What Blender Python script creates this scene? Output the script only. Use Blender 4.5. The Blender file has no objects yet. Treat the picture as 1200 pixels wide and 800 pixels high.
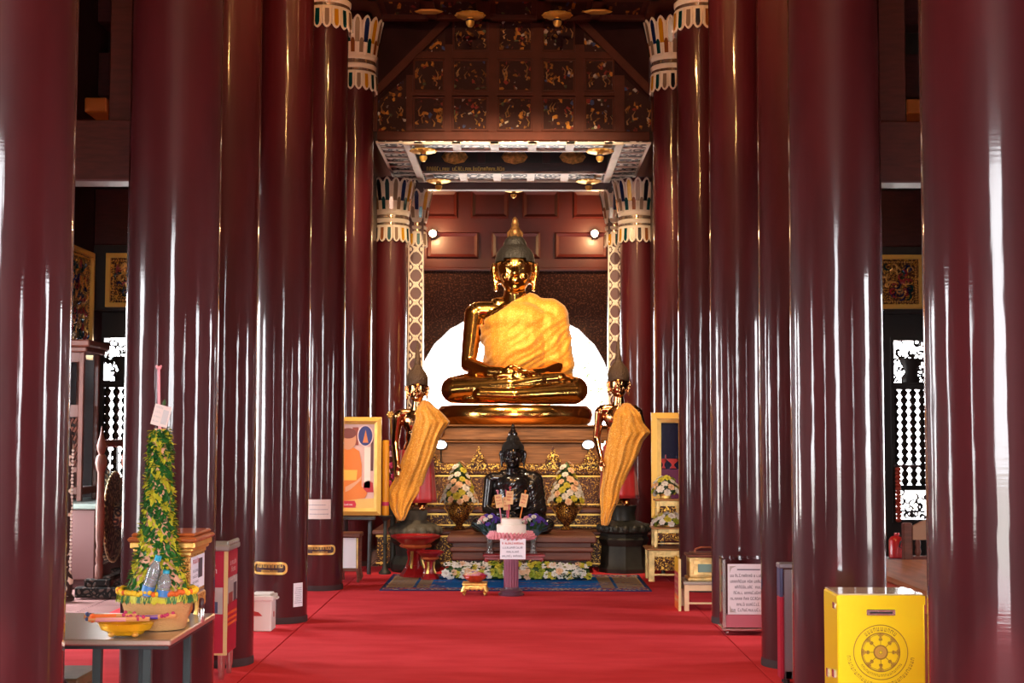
import bpy, bmesh, math, random
from mathutils import Vector, Matrix, noise as mnoise
random.seed(7)
PI = math.pi
C = bpy.context.scene.collection
SC = bpy.context.scene

# ------------------------------------------------------------------ camera
F_PX = 1667.0
CAM = Vector((.07, 0, 1.5))
ROT = (Matrix.Rotation(8 / F_PX, 3, 'Z') @ Matrix.Rotation(PI / 2 + math.atan(105 / F_PX), 3, 'X')
       @ Matrix.Rotation(.0028, 3, 'Z'))
def at(px, py, d):
    """World point of photograph pixel (px, py) at distance y = d."""
    r = ROT @ Vector(((px - 600) / F_PX, (400 - py) / F_PX, -1))
    return CAM + r * (d / r.y)
def X(px, d, py=500): return at(px, py, d).x
def Z(py, d, px=604): return at(px, py, d).z

cam_d = bpy.data.cameras.new('camera')
cam_d.sensor_width = 36; cam_d.lens = 36 * F_PX / 1200
cam_d.clip_start = .05; cam_d.clip_end = 200
cam = bpy.data.objects.new('camera', cam_d); C.objects.link(cam)
cam.matrix_world = Matrix.Translation(CAM) @ ROT.to_4x4()
SC.camera = cam

# ------------------------------------------------------------------ objects
def wloc(o):
    v = Vector((0, 0, 0))
    while o is not None:
        v = v + o.location; o = o.parent
    return v
def tag(o, label=None, cat=None, group=None, kind=None):
    if label: o['label'] = label
    if cat: o['category'] = cat
    if group: o['group'] = group
    if kind: o['kind'] = kind
    return o
def thing(name, label, cat, loc=(0, 0, 0), group=None, kind=None):
    o = bpy.data.objects.new(name, None); C.objects.link(o)
    o.location = loc
    return tag(o, label, cat, group, kind)
def dup(root, loc, label=None, group=None, rotz=None):
    r = root.copy(); C.objects.link(r); r.location = loc
    if rotz is not None: r.rotation_euler = (0, 0, rotz)
    if label: r['label'] = label
    if group: r['group'] = group
    for ch in list(root.children):
        c = ch.copy(); C.objects.link(c); c.parent = r
        for g in list(ch.children):
            d = g.copy(); C.objects.link(d); d.parent = c
    return r

class MB:
    """Collects geometry with several materials for ONE mesh."""
    def __init__(s): s.v = []; s.f = []; s.m = []; s.mats = []; s.cur = 0; s.T = None
    def use(s, m):
        if m not in s.mats: s.mats.append(m)
        s.cur = s.mats.index(m); return s
    def add(s, vs, fs):
        b = len(s.v)
        for q in vs:
            q = Vector(q)
            s.v.append(s.T @ q if s.T is not None else q)
        for f in fs:
            s.f.append([b + i for i in f]); s.m.append(s.cur)
        return s
    def box(s, lo, hi, bev=0):
        x0, y0, z0 = lo; x1, y1, z1 = hi
        if bev <= 0:
            vs = [(x0,y0,z0),(x1,y0,z0),(x1,y1,z0),(x0,y1,z0),(x0,y0,z1),(x1,y0,z1),(x1,y1,z1),(x0,y1,z1)]
            return s.add(vs, [(0,3,2,1),(4,5,6,7),(0,1,5,4),(1,2,6,5),(2,3,7,6),(3,0,4,7)])
        b = min(bev, (x1-x0)/2.01, (y1-y0)/2.01, (z1-z0)/2.01)
        vs = []; idx = {}
        for i, (xa, sx) in enumerate(((x0, 1), (x1, -1))):
            for j, (ya, sy) in enumerate(((y0, 1), (y1, -1))):
                for k, (za, sz) in enumerate(((z0, 1), (z1, -1))):
                    for ax in range(3):
                        p = [xa + sx*b, ya + sy*b, za + sz*b]
                        p[ax] = (xa, ya, za)[ax]
                        idx[(i,j,k,ax)] = len(vs); vs.append(p)
        g = lambda i,j,k,a: idx[(i,j,k,a)]
        fs = []
        for i in (0,1):
            fs.append([g(i,0,0,0),g(i,1,0,0),g(i,1,1,0),g(i,0,1,0)][::(1 if i else -1)])
            fs.append([g(0,i,0,1),g(0,i,1,1),g(1,i,1,1),g(1,i,0,1)][::(1 if i else -1)])
            fs.append([g(0,0,i,2),g(1,0,i,2),g(1,1,i,2),g(0,1,i,2)][::(1 if i else -1)])
        for i in (0,1):
            for j in (0,1):
                fs.append([g(i,j,0,0),g(i,j,1,0),g(i,j,1,1),g(i,j,0,1)][::(1 if (i+j)%2==0 else -1)])
                fs.append([g(i,0,j,0),g(i,0,j,2),g(i,1,j,2),g(i,1,j,0)][::(1 if (i+j)%2==0 else -1)])
                fs.append([g(0,i,j,1),g(1,i,j,1),g(1,i,j,2),g(0,i,j,2)][::(1 if (i+j)%2==0 else -1)])
        for i in (0,1):
            for j in (0,1):
                for k in (0,1):
                    fs.append([g(i,j,k,0),g(i,j,k,1),g(i,j,k,2)][::(1 if (i+j+k)%2==1 else -1)])
        return s.add(vs, fs)
    def lathe(s, prof, c=(0,0,0), n=24, sx=1, sy=1, a0=0, a1=2*PI, cap=True):
        """prof: list of (r, z) bottom to top."""
        full = abs(a1 - a0 - 2*PI) < 1e-6
        k = n if full else n + 1
        vs = []
        for r, z in prof:
            for i in range(k):
                a = a0 + (a1-a0)*i/n
                vs.append((c[0]+r*sx*math.cos(a), c[1]+r*sy*math.sin(a), c[2]+z))
        fs = []
        for j in range(len(prof)-1):
            for i in range(n):
                i2 = (i+1) % k
                fs.append((j*k+i, j*k+i2, (j+1)*k+i2, (j+1)*k+i))
        if cap and full:
            if prof[0][0] > 1e-5: fs.append(tuple(range(k))[::-1])
            if prof[-1][0] > 1e-5: fs.append(tuple((len(prof)-1)*k+i for i in range(k)))
        return s.add(vs, fs)
    def prism(s, prof, c=(0,0,0), n=4, rot=None, sx=1, sy=1):
        """lathe with n flat sides (n=4: square plan, r = half width)."""
        rot = PI/n if rot is None else rot
        k = 1/math.cos(PI/n)
        return s.lathe([(r*k, z) for r, z in prof], c, n, sx, sy, rot, rot+2*PI)
    def tube(s, pts, r, n=8, closed=False, cap=True):
        pts = [Vector(p) for p in pts]; N = len(pts)
        rs = r if isinstance(r, (list, tuple)) else [r]*N
        vs = []; up = None
        for i, p in enumerate(pts):
            if closed: t = pts[(i+1) % N] - pts[i-1]
            else: t = pts[min(i+1, N-1)] - pts[max(i-1, 0)]
            t = t.normalized() if t.length > 1e-9 else Vector((0,0,1))
            if up is None: up = Vector((0,0,1)) if abs(t.z) < .9 else Vector((1,0,0))
            sd = t.cross(up)
            if sd.length < 1e-6: sd = t.cross(Vector((0,1,.1)))
            sd.normalize(); up = sd.cross(t).normalized()
            for k in range(n):
                a = 2*PI*k/n
                vs.append(p + rs[i]*(math.cos(a)*sd + math.sin(a)*up))
        fs = []
        for i in range(N if closed else N-1):
            j = (i+1) % N
            for k in range(n):
                k2 = (k+1) % n
                fs.append((i*n+k, i*n+k2, j*n+k2, j*n+k))
        if cap and not closed:
            fs.append(tuple(range(n))[::-1]); fs.append(tuple((N-1)*n+k for k in range(n)))
        return s.add(vs, fs)
    def ball(s, c, r, nu=16, nv=10, rot=None):
        rx, ry, rz = r if isinstance(r, (list, tuple)) else (r, r, r)
        c = Vector(c); vs = [(0,0,-rz)]
        for j in range(1, nv):
            t = -PI/2 + PI*j/nv
            for i in range(nu):
                a = 2*PI*i/nu
                vs.append((rx*math.cos(t)*math.cos(a), ry*math.cos(t)*math.sin(a), rz*math.sin(t)))
        vs.append((0,0,rz))
        if rot is not None: vs = [rot @ Vector(q) for q in vs]
        vs = [c + Vector(q) for q in vs]
        fs = [(0, 1+(i+1)%nu, 1+i) for i in range(nu)]
        for j in range(nv-2):
            for i in range(nu):
                a = 1+j*nu; b = 1+(j+1)*nu
                fs.append((a+i, a+(i+1)%nu, b+(i+1)%nu, b+i))
        L = len(vs)-1; a = 1+(nv-2)*nu
        fs += [(a+i, a+(i+1)%nu, L) for i in range(nu)]
        return s.add(vs, fs)
    def capsule(s, p0, r0, p1, r1, n=16):
        p0, p1 = Vector(p0), Vector(p1); t = (p1-p0).normalized()
        pts = []; rs = []
        for k in range(6):
            a = -PI/2 + PI/2*k/5
            pts.append(p0 + t*r0*math.sin(a)); rs.append(max(r0*math.cos(a), 1e-3))
        for k in range(6):
            a = PI/2*k/5
            pts.append(p1 + t*r1*math.sin(a)); rs.append(max(r1*math.cos(a), 1e-3))
        return s.tube(pts, rs, n)
    def grid(s, fn, nu, nv, wrap=False):
        vs = [fn(i/nu, j/nv) for j in range(nv+1) for i in range(nu+1)]
        fs = [(j*(nu+1)+i, j*(nu+1)+i+1, (j+1)*(nu+1)+i+1, (j+1)*(nu+1)+i) for j in range(nv) for i in range(nu)]
        return s.add(vs, fs)
    def poly(s, pts, thick):
        """Flat polygon (list of 3-D points) extruded by vector thick."""
        n = len(pts); t = Vector(thick)
        vs = [Vector(p) for p in pts] + [Vector(p)+t for p in pts]
        fs = [tuple(range(n))[::-1], tuple(range(n, 2*n))] + [(i, (i+1) % n, n+(i+1) % n, n+i) for i in range(n)]
        return s.add(vs, fs)
    def xz(s, pts, y0, y1):
        return s.poly([(p[0], y0, p[1]) for p in pts], (0, y1-y0, 0))
    def build(s, name, mat=None, parent=None, smooth=True, angle=40, mods=None):
        me = bpy.data.meshes.new(name)
        off = wloc(parent) if parent is not None else Vector((0,0,0))
        me.from_pydata([tuple(q - off) for q in s.v], [], s.f)
        if mat is not None and not s.mats: s.mats = [mat]
        for m in s.mats: me.materials.append(m)
        if len(s.mats) > 1: me.polygons.foreach_set('material_index', s.m)
        bm = bmesh.new(); bm.from_mesh(me)
        bmesh.ops.recalc_face_normals(bm, faces=bm.faces)
        bm.to_mesh(me); bm.free()
        if smooth:
            me.polygons.foreach_set('use_smooth', [True]*len(me.polygons))
            try: me.set_sharp_from_angle(angle=math.radians(angle))
            except Exception: pass
        me.update()
        o = bpy.data.objects.new(name, me); C.objects.link(o)
        if parent is not None: o.parent = parent
        return o

def struct(o): o['kind'] = 'structure'; return o

def blob(mb, voxel, smooth=4):
    """Melts the collected solids into one continuous skin (voxel remesh + smooth), returns an MB-like mesh datablock."""
    me = bpy.data.meshes.new('tmp'); me.from_pydata([tuple(q) for q in mb.v], [], mb.f)
    bm = bmesh.new(); bm.from_mesh(me); bmesh.ops.recalc_face_normals(bm, faces=bm.faces); bm.to_mesh(me); bm.free()
    o = bpy.data.objects.new('tmp', me); C.objects.link(o)
    r = o.modifiers.new('r', 'REMESH'); r.mode = 'VOXEL'; r.voxel_size = voxel
    if smooth:
        sm = o.modifiers.new('s', 'SMOOTH'); sm.factor = .5; sm.iterations = smooth
    dg = bpy.context.evaluated_depsgraph_get(); dg.update()
    out = bpy.data.meshes.new_from_object(o.evaluated_get(dg))
    bpy.data.objects.remove(o); bpy.data.meshes.remove(me)
    return out
def mesh_obj(name, me, mats, parent=None, loc=None):
    """A ready datablock as an object; vertices are local to the thing."""
    me.materials.clear()
    for m in (mats if isinstance(mats, (list, tuple)) else [mats]): me.materials.append(m)
    me.polygons.foreach_set('use_smooth', [True]*len(me.polygons)); me.update()
    me.name = name
    o = bpy.data.objects.new(name, me); C.objects.link(o)
    if parent is not None: o.parent = parent
    if loc is not None: o.location = loc
    return o
def cut_mesh(me, keep):
    """New datablock with only the faces whose centre satisfies keep(co)."""
    m2 = me.copy(); bm = bmesh.new(); bm.from_mesh(m2)
    dead = [f for f in bm.faces if not keep(f.calc_center_median())]
    bmesh.ops.delete(bm, geom=dead, context='FACES')
    bm.to_mesh(m2); bm.free(); return m2

# ------------------------------------------------------------------ materials
def sr(r, g, b):
    f = lambda c: (c/255/12.92) if c/255 <= .04045 else ((c/255+.055)/1.055)**2.4
    return (f(r), f(g), f(b), 1)
class NT:
    def __init__(s, name):
        s.m = bpy.data.materials.new(name); s.m.use_nodes = True
        s.t = s.m.node_tree; s.n = s.t.nodes; s.l = s.t.links
        s.p = s.n['Principled BSDF']; s.tc = s.n.new('ShaderNodeTexCoord')
    def node(s, t, **kw):
        n = s.n.new('ShaderNode'+t)
        for k, v in kw.items():
            if k in n.inputs.keys(): n.inputs[k].default_value = v
            else: setattr(n, k, v)
        return n
    def link(s, a, b): s.l.new(a, b)
    def coords(s, scale=(1,1,1), rot=(0,0,0)):
        m = s.node('Mapping'); m.inputs['Scale'].default_value = scale; m.inputs['Rotation'].default_value = rot
        s.link(s.tc.outputs['Object'], m.inputs['Vector']); return m.outputs['Vector']
    def ramp(s, stops, interp='LINEAR'):
        r = s.node('ValToRGB'); cr = r.color_ramp; cr.interpolation = interp
        while len(cr.elements) < len(stops): cr.elements.new(.5)
        for e, (p, c) in zip(cr.elements, stops):
            e.position = p; e.color = c if len(c) == 4 else (*c, 1)
        return r
    def set(s, **kw):
        for k, v in kw.items(): s.p.inputs[k.replace('_', ' ')].default_value = v
        return s
    def bump(s, h, strength=.3, dist=.01):
        b = s.node('Bump'); b.inputs['Strength'].default_value = strength; b.inputs['Distance'].default_value = dist
        s.link(h, b.inputs['Height']); s.link(b.outputs['Normal'], s.p.inputs['Normal'])
        return b
def mat(name, col, rough=.5, metal=0, var=0, vs=6, stretch=(1,1,1), bump=0, bs=30, bd=.01, coat=0, coat_r=.05, emit=0, ecol=None,
        trans=0, alpha=1, spec=.5, sheen=0):
    t = NT(name); p = t.p.inputs
    p['Base Color'].default_value = col; p['Roughness'].default_value = rough; p['Metallic'].default_value = metal
    p['Coat Weight'].default_value = coat; p['Coat Roughness'].default_value = coat_r
    p['Transmission Weight'].default_value = trans; p['Alpha'].default_value = alpha
    p['Specular IOR Level'].default_value = spec; p['Sheen Weight'].default_value = sheen
    if emit:
        p['Emission Color'].default_value = ecol or col; p['Emission Strength'].default_value = emit
    if var:
        nz = t.node('TexNoise', Scale=vs, Detail=4.0); t.link(t.coords(stretch), nz.inputs['Vector'])
        lo = tuple(c*(1-var) for c in col[:3]); hi = tuple(min(1, c*(1+var)) for c in col[:3])
        r = t.ramp([(.3, lo), (.7, hi)]); t.link(nz.outputs['Fac'], r.inputs['Fac'])
        t.link(r.outputs['Color'], t.p.inputs['Base Color'])
    if bump:
        nb = t.node('TexNoise', Scale=bs, Detail=3.0); t.link(t.coords(stretch), nb.inputs['Vector'])
        t.bump(nb.outputs['Fac'], bump, bd)
    return t.m
def filigree(name, gold, dark, scale=22, ratio=.5, metal=.9, rough=.35, rnd=.35):
    """Carved scroll work: raised gold (or silver) scrolls over a dark ground."""
    t = NT(name)
    nz = t.node('TexNoise', Scale=scale*.5, Detail=1.0); t.link(t.coords(), nz.inputs['Vector'])
    mx = t.node('MixRGB'); mx.blend_type = 'LINEAR_LIGHT'; mx.inputs[0].default_value = .06
    t.link(t.coords(), mx.inputs[1]); t.link(nz.outputs['Color'], mx.inputs[2])
    vo = t.node('TexVoronoi', Scale=scale); vo.feature = 'F1'; vo.inputs['Randomness'].default_value = rnd
    t.link(mx.outputs[0], vo.inputs['Vector'])
    sn = t.node('Math'); sn.operation = 'MULTIPLY'; sn.inputs[1].default_value = 10
    t.link(vo.outputs['Distance'], sn.inputs[0])
    s2 = t.node('Math'); s2.operation = 'SINE'; t.link(sn.outputs[0], s2.inputs[0])
    r = t.ramp([(0, (0,0,0)), (ratio-.12, (0,0,0)), (ratio+.12, (1,1,1)), (1, (1,1,1))])
    mr = t.node('MapRange'); mr.inputs['From Min'].default_value = -1
    t.link(s2.outputs[0], mr.inputs['Value']); t.link(mr.outputs[0], r.inputs['Fac'])
    cm = t.node('MixRGB'); cm.inputs[1].default_value = dark; cm.inputs[2].default_value = gold
    t.link(r.outputs['Color'], cm.inputs[0]); t.link(cm.outputs[0], t.p.inputs['Base Color'])
    mm = t.node('Math'); mm.operation = 'MULTIPLY'; mm.inputs[1].default_value = metal
    t.link(r.outputs['Color'], mm.inputs[0]); t.link(mm.outputs[0], t.p.inputs['Metallic'])
    t.p.inputs['Roughness'].default_value = rough; t.p.inputs['Specular IOR Level'].default_value = .15
    t.bump(r.outputs['Color'], .6, .008)
    return t.m
def mosaic(name, scale=26):
    """Dark maroon panel inlaid with small scattered bits of coloured glass and gilding."""
    t = NT(name)
    vo = t.node('TexVoronoi', Scale=scale); t.link(t.coords((1, .2, 1)), vo.inputs['Vector'])
    sep = t.node('SeparateColor'); t.link(vo.outputs['Color'], sep.inputs[0])
    base = (.035, .011, .009)
    r = t.ramp([(0, base), (.46, (.06,.02,.014)), (.56, (.34,.13,.02)), (.66, base), (.74, (.5,.2,.03)), (.80, (.22,.03,.02)),
                (.86, (.5,.42,.33)), (.90, (.05,.07,.16)), (.93, base), (.97, (.1,.12,.05))], 'CONSTANT')
    t.link(sep.outputs[0], r.inputs['Fac'])
    nz = t.node('TexNoise', Scale=7.0, Detail=2.0); t.link(t.coords(), nz.inputs['Vector'])
    r2 = t.ramp([(.45, (0,0,0)), (.55, (1,1,1))]); t.link(nz.outputs['Fac'], r2.inputs['Fac'])
    mx = t.node('MixRGB'); mx.inputs[1].default_value = (*base, 1)
    t.link(r2.outputs['Color'], mx.inputs[0]); t.link(r.outputs['Color'], mx.inputs[2])
    t.link(mx.outputs[0], t.p.inputs['Base Color'])
    t.p.inputs['Roughness'].default_value = .7; t.p.inputs['Specular IOR Level'].default_value = .15
    t.bump(sep.outputs[1], .2, .004)
    return t.m

def lacquer():
    t = NT('maroon_lacquer')
    t.set(Base_Color=sr(92, 26, 34), Roughness=.5, Coat_Weight=1.0, Coat_Roughness=.10, Specular_IOR_Level=.2)
    t.p.inputs['Coat IOR'].default_value = 1.46
    n1 = t.node('TexNoise', Scale=1.0, Detail=3.0); t.link(t.coords((6, 6, .30)), n1.inputs['Vector'])
    n2 = t.node('TexNoise', Scale=1.0, Detail=4.0); t.link(t.coords((34, 34, .5)), n2.inputs['Vector'])
    n3 = t.node('TexNoise', Scale=26.0, Detail=3.0); t.link(t.coords((.3, .3, 4)), n3.inputs['Vector'])
    a = t.node('Math'); a.operation = 'MULTIPLY_ADD'; a.inputs[1].default_value = .09
    t.link(n2.outputs['Fac'], a.inputs[0]); t.link(n1.outputs['Fac'], a.inputs[2])
    b = t.node('Math'); b.operation = 'MULTIPLY_ADD'; b.inputs[1].default_value = .02
    t.link(n3.outputs['Fac'], b.inputs[0]); t.link(a.outputs[0], b.inputs[2])
    n4 = t.node('TexNoise', Scale=1.0, Detail=2.0); t.link(t.coords((15, 15, 3.2)), n4.inputs['Vector'])
    e = t.node('Math'); e.operation = 'MULTIPLY_ADD'; e.inputs[1].default_value = .22
    t.link(n4.outputs['Fac'], e.inputs[0]); t.link(b.outputs[0], e.inputs[2]); b = e
    n5 = t.node('TexNoise', Scale=1.0, Detail=4.0); t.link(t.coords((5, 5, .8)), n5.inputs['Vector'])
    rr = t.ramp([(.35, (.04,.04,.04)), (.7, (.12,.12,.12))]); t.link(n5.outputs['Fac'], rr.inputs['Fac']); t.link(rr.outputs['Color'], t.p.inputs['Coat Roughness'])
    bp = t.bump(b.outputs[0], .45, .012); t.link(bp.outputs['Normal'], t.p.inputs['Coat Normal'])
    c = t.node('TexNoise', Scale=1.0, Detail=5.0); t.link(t.coords((3, 3, 1.2)), c.inputs['Vector'])
    r = t.ramp([(.3, sr(54, 8, 14)), (.7, sr(74, 14, 21))]); t.link(c.outputs['Fac'], r.inputs['Fac'])
    t.link(r.outputs['Color'], t.p.inputs['Base Color'])
    return t.m
M = {}
M['lacquer'] = lacquer()
M['base_ring'] = mat('worn_column_foot', sr(52, 30, 32), .7, var=.3)
def carpet_mat():
    t = NT('red_carpet'); t.set(Roughness=.95, Specular_IOR_Level=.1)
    n = t.node('TexNoise', Scale=2.2, Detail=6.0); t.link(t.coords((1, 2.5, 1)), n.inputs['Vector'])
    r = t.ramp([(.35, sr(208, 54, 62)), (.65, sr(220, 66, 74))]); t.link(n.outputs['Fac'], r.inputs['Fac'])
    t.link(r.outputs['Color'], t.p.inputs['Base Color'])
    n2 = t.node('TexNoise', Scale=240.0, Detail=2.0); t.link(t.coords(), n2.inputs['Vector'])
    t.bump(n2.outputs['Fac'], .5, .004)
    return t.m
M['carpet'] = carpet_mat()
def tile_mat():
    t = NT('pink_tile'); t.set(Roughness=.22)
    b = t.node('TexBrick', Scale=1.0); b.offset = 0; b.inputs['Mortar Size'].default_value = .006
    b.inputs['Brick Width'].default_value = .4; b.inputs['Row Height'].default_value = .4
    b.inputs['Color1'].default_value = sr(196, 152, 148); b.inputs['Color2'].default_value = sr(186, 140, 138)
    b.inputs['Mortar'].default_value = sr(150, 110, 108)
    t.link(t.coords(), b.inputs['Vector']); t.link(b.outputs['Color'], t.p.inputs['Base Color'])
    return t.m
M['tile'] = tile_mat()
M['dark_wood'] = mat('dark_maroon_timber', sr(62, 26, 26), .4, var=.3, vs=3, stretch=(2, 2, 12), coat=.3, coat_r=.25)
M['wall_wood'] = mat('maroon_panel_wood', sr(74, 24, 20), .45, var=.2, vs=3, coat=.15, coat_r=.2)
M['matte_wood'] = mat('matte_maroon_boards', sr(44, 20, 20), .85, var=.3, vs=3, spec=.15)
M['painted_lit_wood'] = mat('brace_wood_lit_by_colour', sr(200, 110, 40), .6)  # warm light on the brace is put into its base colour
M['black_wood'] = mat('black_stained_wood', sr(34, 27, 25), .4, var=.2, coat=.3, coat_r=.25)
M['frame_wood'] = mat('gable_brown_wood', sr(78, 36, 25), .6, var=.2, vs=5, spec=.15)
M['plaster'] = mat('white_mosaic_plaster', sr(226, 208, 190), .5, var=.08, bump=.2)
M['gold'] = mat('polished_gold', (.80, .40, .10, 1), .16, 1.0, bump=.12, bs=9, bd=.02)
M['gold_soft'] = mat('gilded_wood', (.85, .50, .14, 1), .38, .85, var=.2, bump=.3, bs=40)
M['gold_paint'] = mat('gold_paint', (.78, .46, .10, 1), .4, .6)
M['gold_fil'] = filigree('gold_filigree', (.50, .26, .05, 1), (.06, .022, .012, 1), 26, .58)
M['gold_fil_fine'] = filigree('fine_gold_filigree', (.40, .19, .04, 1), (.065, .022, .012, 1), 30, .62)
M['gold_fil_bright'] = filigree('bright_gold_filigree', (.8, .44, .08, 1), (.08, .025, .012, 1), 30, .45)
M['silver_fil'] = filigree('silver_openwork', (.82, .69, .58, 1), (.035, .018, .016, 1), 9, .5, .3, .4)
M['dark_fil'] = filigree('dark_carved_lacquer', (.10, .04, .025, 1), (.03, .010, .007, 1), 20, .62, .3, .5)
M['black_fil'] = filigree('black_carved_wood', (.09, .06, .05, 1), (.01, .008, .007, 1), 16, .5, 0, .5)
M['mosaic'] = mosaic('inlaid_panel')
for k, c in dict(teal=(0, 62, 66), blue=(16, 34, 88), yellow=(214, 150, 20), amber=(150, 86, 40), taupe=(150, 122, 98), navy=(22, 24, 40)).items():
    M['glass_'+k] = mat('mirror_glass_'+k, sr(*c), .12, .25, spec=.9)
M['mirror_bit'] = mat('mirror_strip', (.62, .48, .38, 1), .12, .8, var=.35, vs=25)
M['steel'] = mat('brushed_steel', (.62, .58, .54, 1), .25, .95)
M['white'] = mat('white_paint', sr(232, 226, 222), .5)
M['paper'] = mat('white_paper', sr(240, 240, 250), .8)
M['paper_warm'] = mat('cream_paper', sr(226, 212, 206), .8)
M['ink'] = mat('grey_ink', sr(120, 120, 142), .8)
M['ink_red'] = mat('red_ink', sr(190, 60, 60), .8)
M['ink_white'] = mat('white_ink', sr(240, 225, 225), .7)
M['black'] = mat('black_metal', sr(26, 24, 26), .4)
# ------------------------------------------------------------------ the setting
YB, YE = -3.2, 16.2          # front wall, end walls of the aisles
XW = 4.7                     # outer walls
def wall_holes(name, axis, pos, th, u0, u1, z0, z1, holes, m):
    """A wall in the plane axis=pos, thick th, from u0..u1 and z0..z1, with rectangular openings (u0,u1,z0,z1)."""
    us = sorted({u0, u1, *[h[0] for h in holes], *[h[1] for h in holes]})
    zs = sorted({z0, z1, *[h[2] for h in holes], *[h[3] for h in holes]})
    b = MB()
    for i in range(len(us)-1):
        col = []
        for j in range(len(zs)-1):
            cu, cz = (us[i]+us[i+1])/2, (zs[j]+zs[j+1])/2
            if any(h[0] < cu < h[1] and h[2] < cz < h[3] for h in holes): continue
            if col and abs(col[-1][1]-zs[j]) < 1e-6: col[-1][1] = zs[j+1]
            else: col.append([zs[j], zs[j+1]])
        for a, c in col:
            if axis == 'x': b.box((pos, us[i], a), (pos+th, us[i+1], c))
            else: b.box((us[i], pos, a), (us[i+1], pos+th, c))
    return struct(b.build(name, m, smooth=False))
fl = MB(); fl.box((-7, -7, -.3), (7, 23, -.012)); struct(fl.build('floor', M['tile'], smooth=False))
g = MB(); g.box((-60, -60, -.5), (60, 80, -.31)); struct(g.build('ground_outside', mat('pale_pavement', sr(205, 200, 190), .8), smooth=False))

SIDE_WIN = [(y-.4, y+.4, .7, 2.6) for y in (-.4, 5.2, 10.4)]
wall_holes('wall_left', 'x', -XW-.2, .2, YB, YE, -.012, 6.8, SIDE_WIN+[(12.3, 13.5, .5, 2.8)], M['matte_wood'])
wall_holes('wall_right', 'x', XW, .2, YB, YE, -.012, 6.8, SIDE_WIN, M['matte_wood'])
FRONT = [(-1.3, 1.3, -.012, 3.8)]
wall_holes('wall_front', 'y', YB-.2, .2, -XW-.2, XW+.2, -.012, 6.8, FRONT, M['dark_wood'])

# carved windows in the end walls of the aisles
WL = dict(x0=X(121, YE), x1=X(163, YE), bz0=Z(590, YE), bz1=Z(455, YE), tz0=Z(447, YE), tz1=Z(397, YE), lz0=Z(640, YE), lz1=Z(600, YE))
WR = dict(x0=X(1048, YE), x1=X(1090, YE), bz0=Z(567, YE), bz1=Z(455, YE), tz0=Z(447, YE), tz1=Z(398, YE), lz0=Z(607, YE), lz1=Z(573, YE))
for nm, w, u0, u1 in (('wall_end_left', WL, -XW-.2, -1.7), ('wall_end_right', WR, 1.7, XW+.2)):
    wall_holes(nm, 'y', YE, .2, u0, u1, -.012, 6.8, [(w['x0'], w['x1'], w[a], w[b_]) for a, b_ in (('bz0','bz1'),('tz0','tz1'),('lz0','lz1'))], M['black_wood'])
def carved_openwork(mb, x0, x1, z0, z1, y, seed, vase=False):
    """Leafy scroll fretwork: rings and tendrils that touch each other, with gaps the daylight shines through."""
    rnd = random.Random(seed)
    w, h = x1-x0, z1-z0
    for i in range(int(w*h*260)):
        cx, cz = rnd.uniform(x0, x1), rnd.uniform(z0, z1)
        r = rnd.uniform(.022, .045); a = rnd.uniform(0, 6.28)
        mb.tube([(min(max(cx+r*math.cos(a+t*.9), x0), x1), y+rnd.uniform(-.004,.004), min(max(cz+r*math.sin(a+t*.9), z0), z1)) for t in range(6)],
                [.008,.011,.013,.013,.011,.007], 5)
    if vase:
        mb.lathe([(.10,0),(.11,.06),(.06,.12),(.12,.24),(.13,.28)], ((x0+x1)/2, y, z0), 10, 1, .15)
def win_carved(name, w, seed):
    y = YE+.05
    t = thing(name, None, None, (w['x0'], YE, w['bz0']), kind='structure')
    b = MB()
    fr = .035
    for a, c in (('bz0','bz1'),('tz0','tz1'),('lz0','lz1')):
        x0, x1, z0, z1 = w['x0'], w['x1'], w[a], w[c]
        b.box((x0-fr, YE-.03, z0-fr), (x0, YE+.02, z1+fr)); b.box((x1, YE-.03, z0-fr), (x1+fr, YE+.02, z1+fr))
        b.box((x0, YE-.03, z0-fr), (x1, YE+.02, z0)); b.box((x0, YE-.03, z1), (x1, YE+.02, z1+fr))
    b.build('window_frame', M['black_wood'], t)
    n = 4
    for i in range(n):
        cx = w['x0'] + (i+.25)*(w['x1']-w['x0'])/n
        pr = []; k = 13; h = w['bz1']-w['bz0']
        for j in range(k):
            for q, r in ((0,.022),(.25,.036),(.5,.048),(.75,.04)):
                pr.append((r, h*(j+q)/k))
        pr.append((.018, h))
        m = MB(); m.lathe(pr, (cx, y, w['bz0']), 10); m.build('turned_bar', M['black_wood'], t)
    m = MB(); carved_openwork(m, w['x0'], w['x1'], w['tz0'], w['tz1'], y, seed, True); m.build('carved_fretwork', M['black_wood'], t)
    m = MB(); carved_openwork(m, w['x0'], w['x1'], w['lz0'], w['lz1'], y, seed+1); m.build('carved_fretwork', M['black_wood'], t)
win_carved('window_1', WL, 3); win_carved('window_2', WR, 8)

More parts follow.
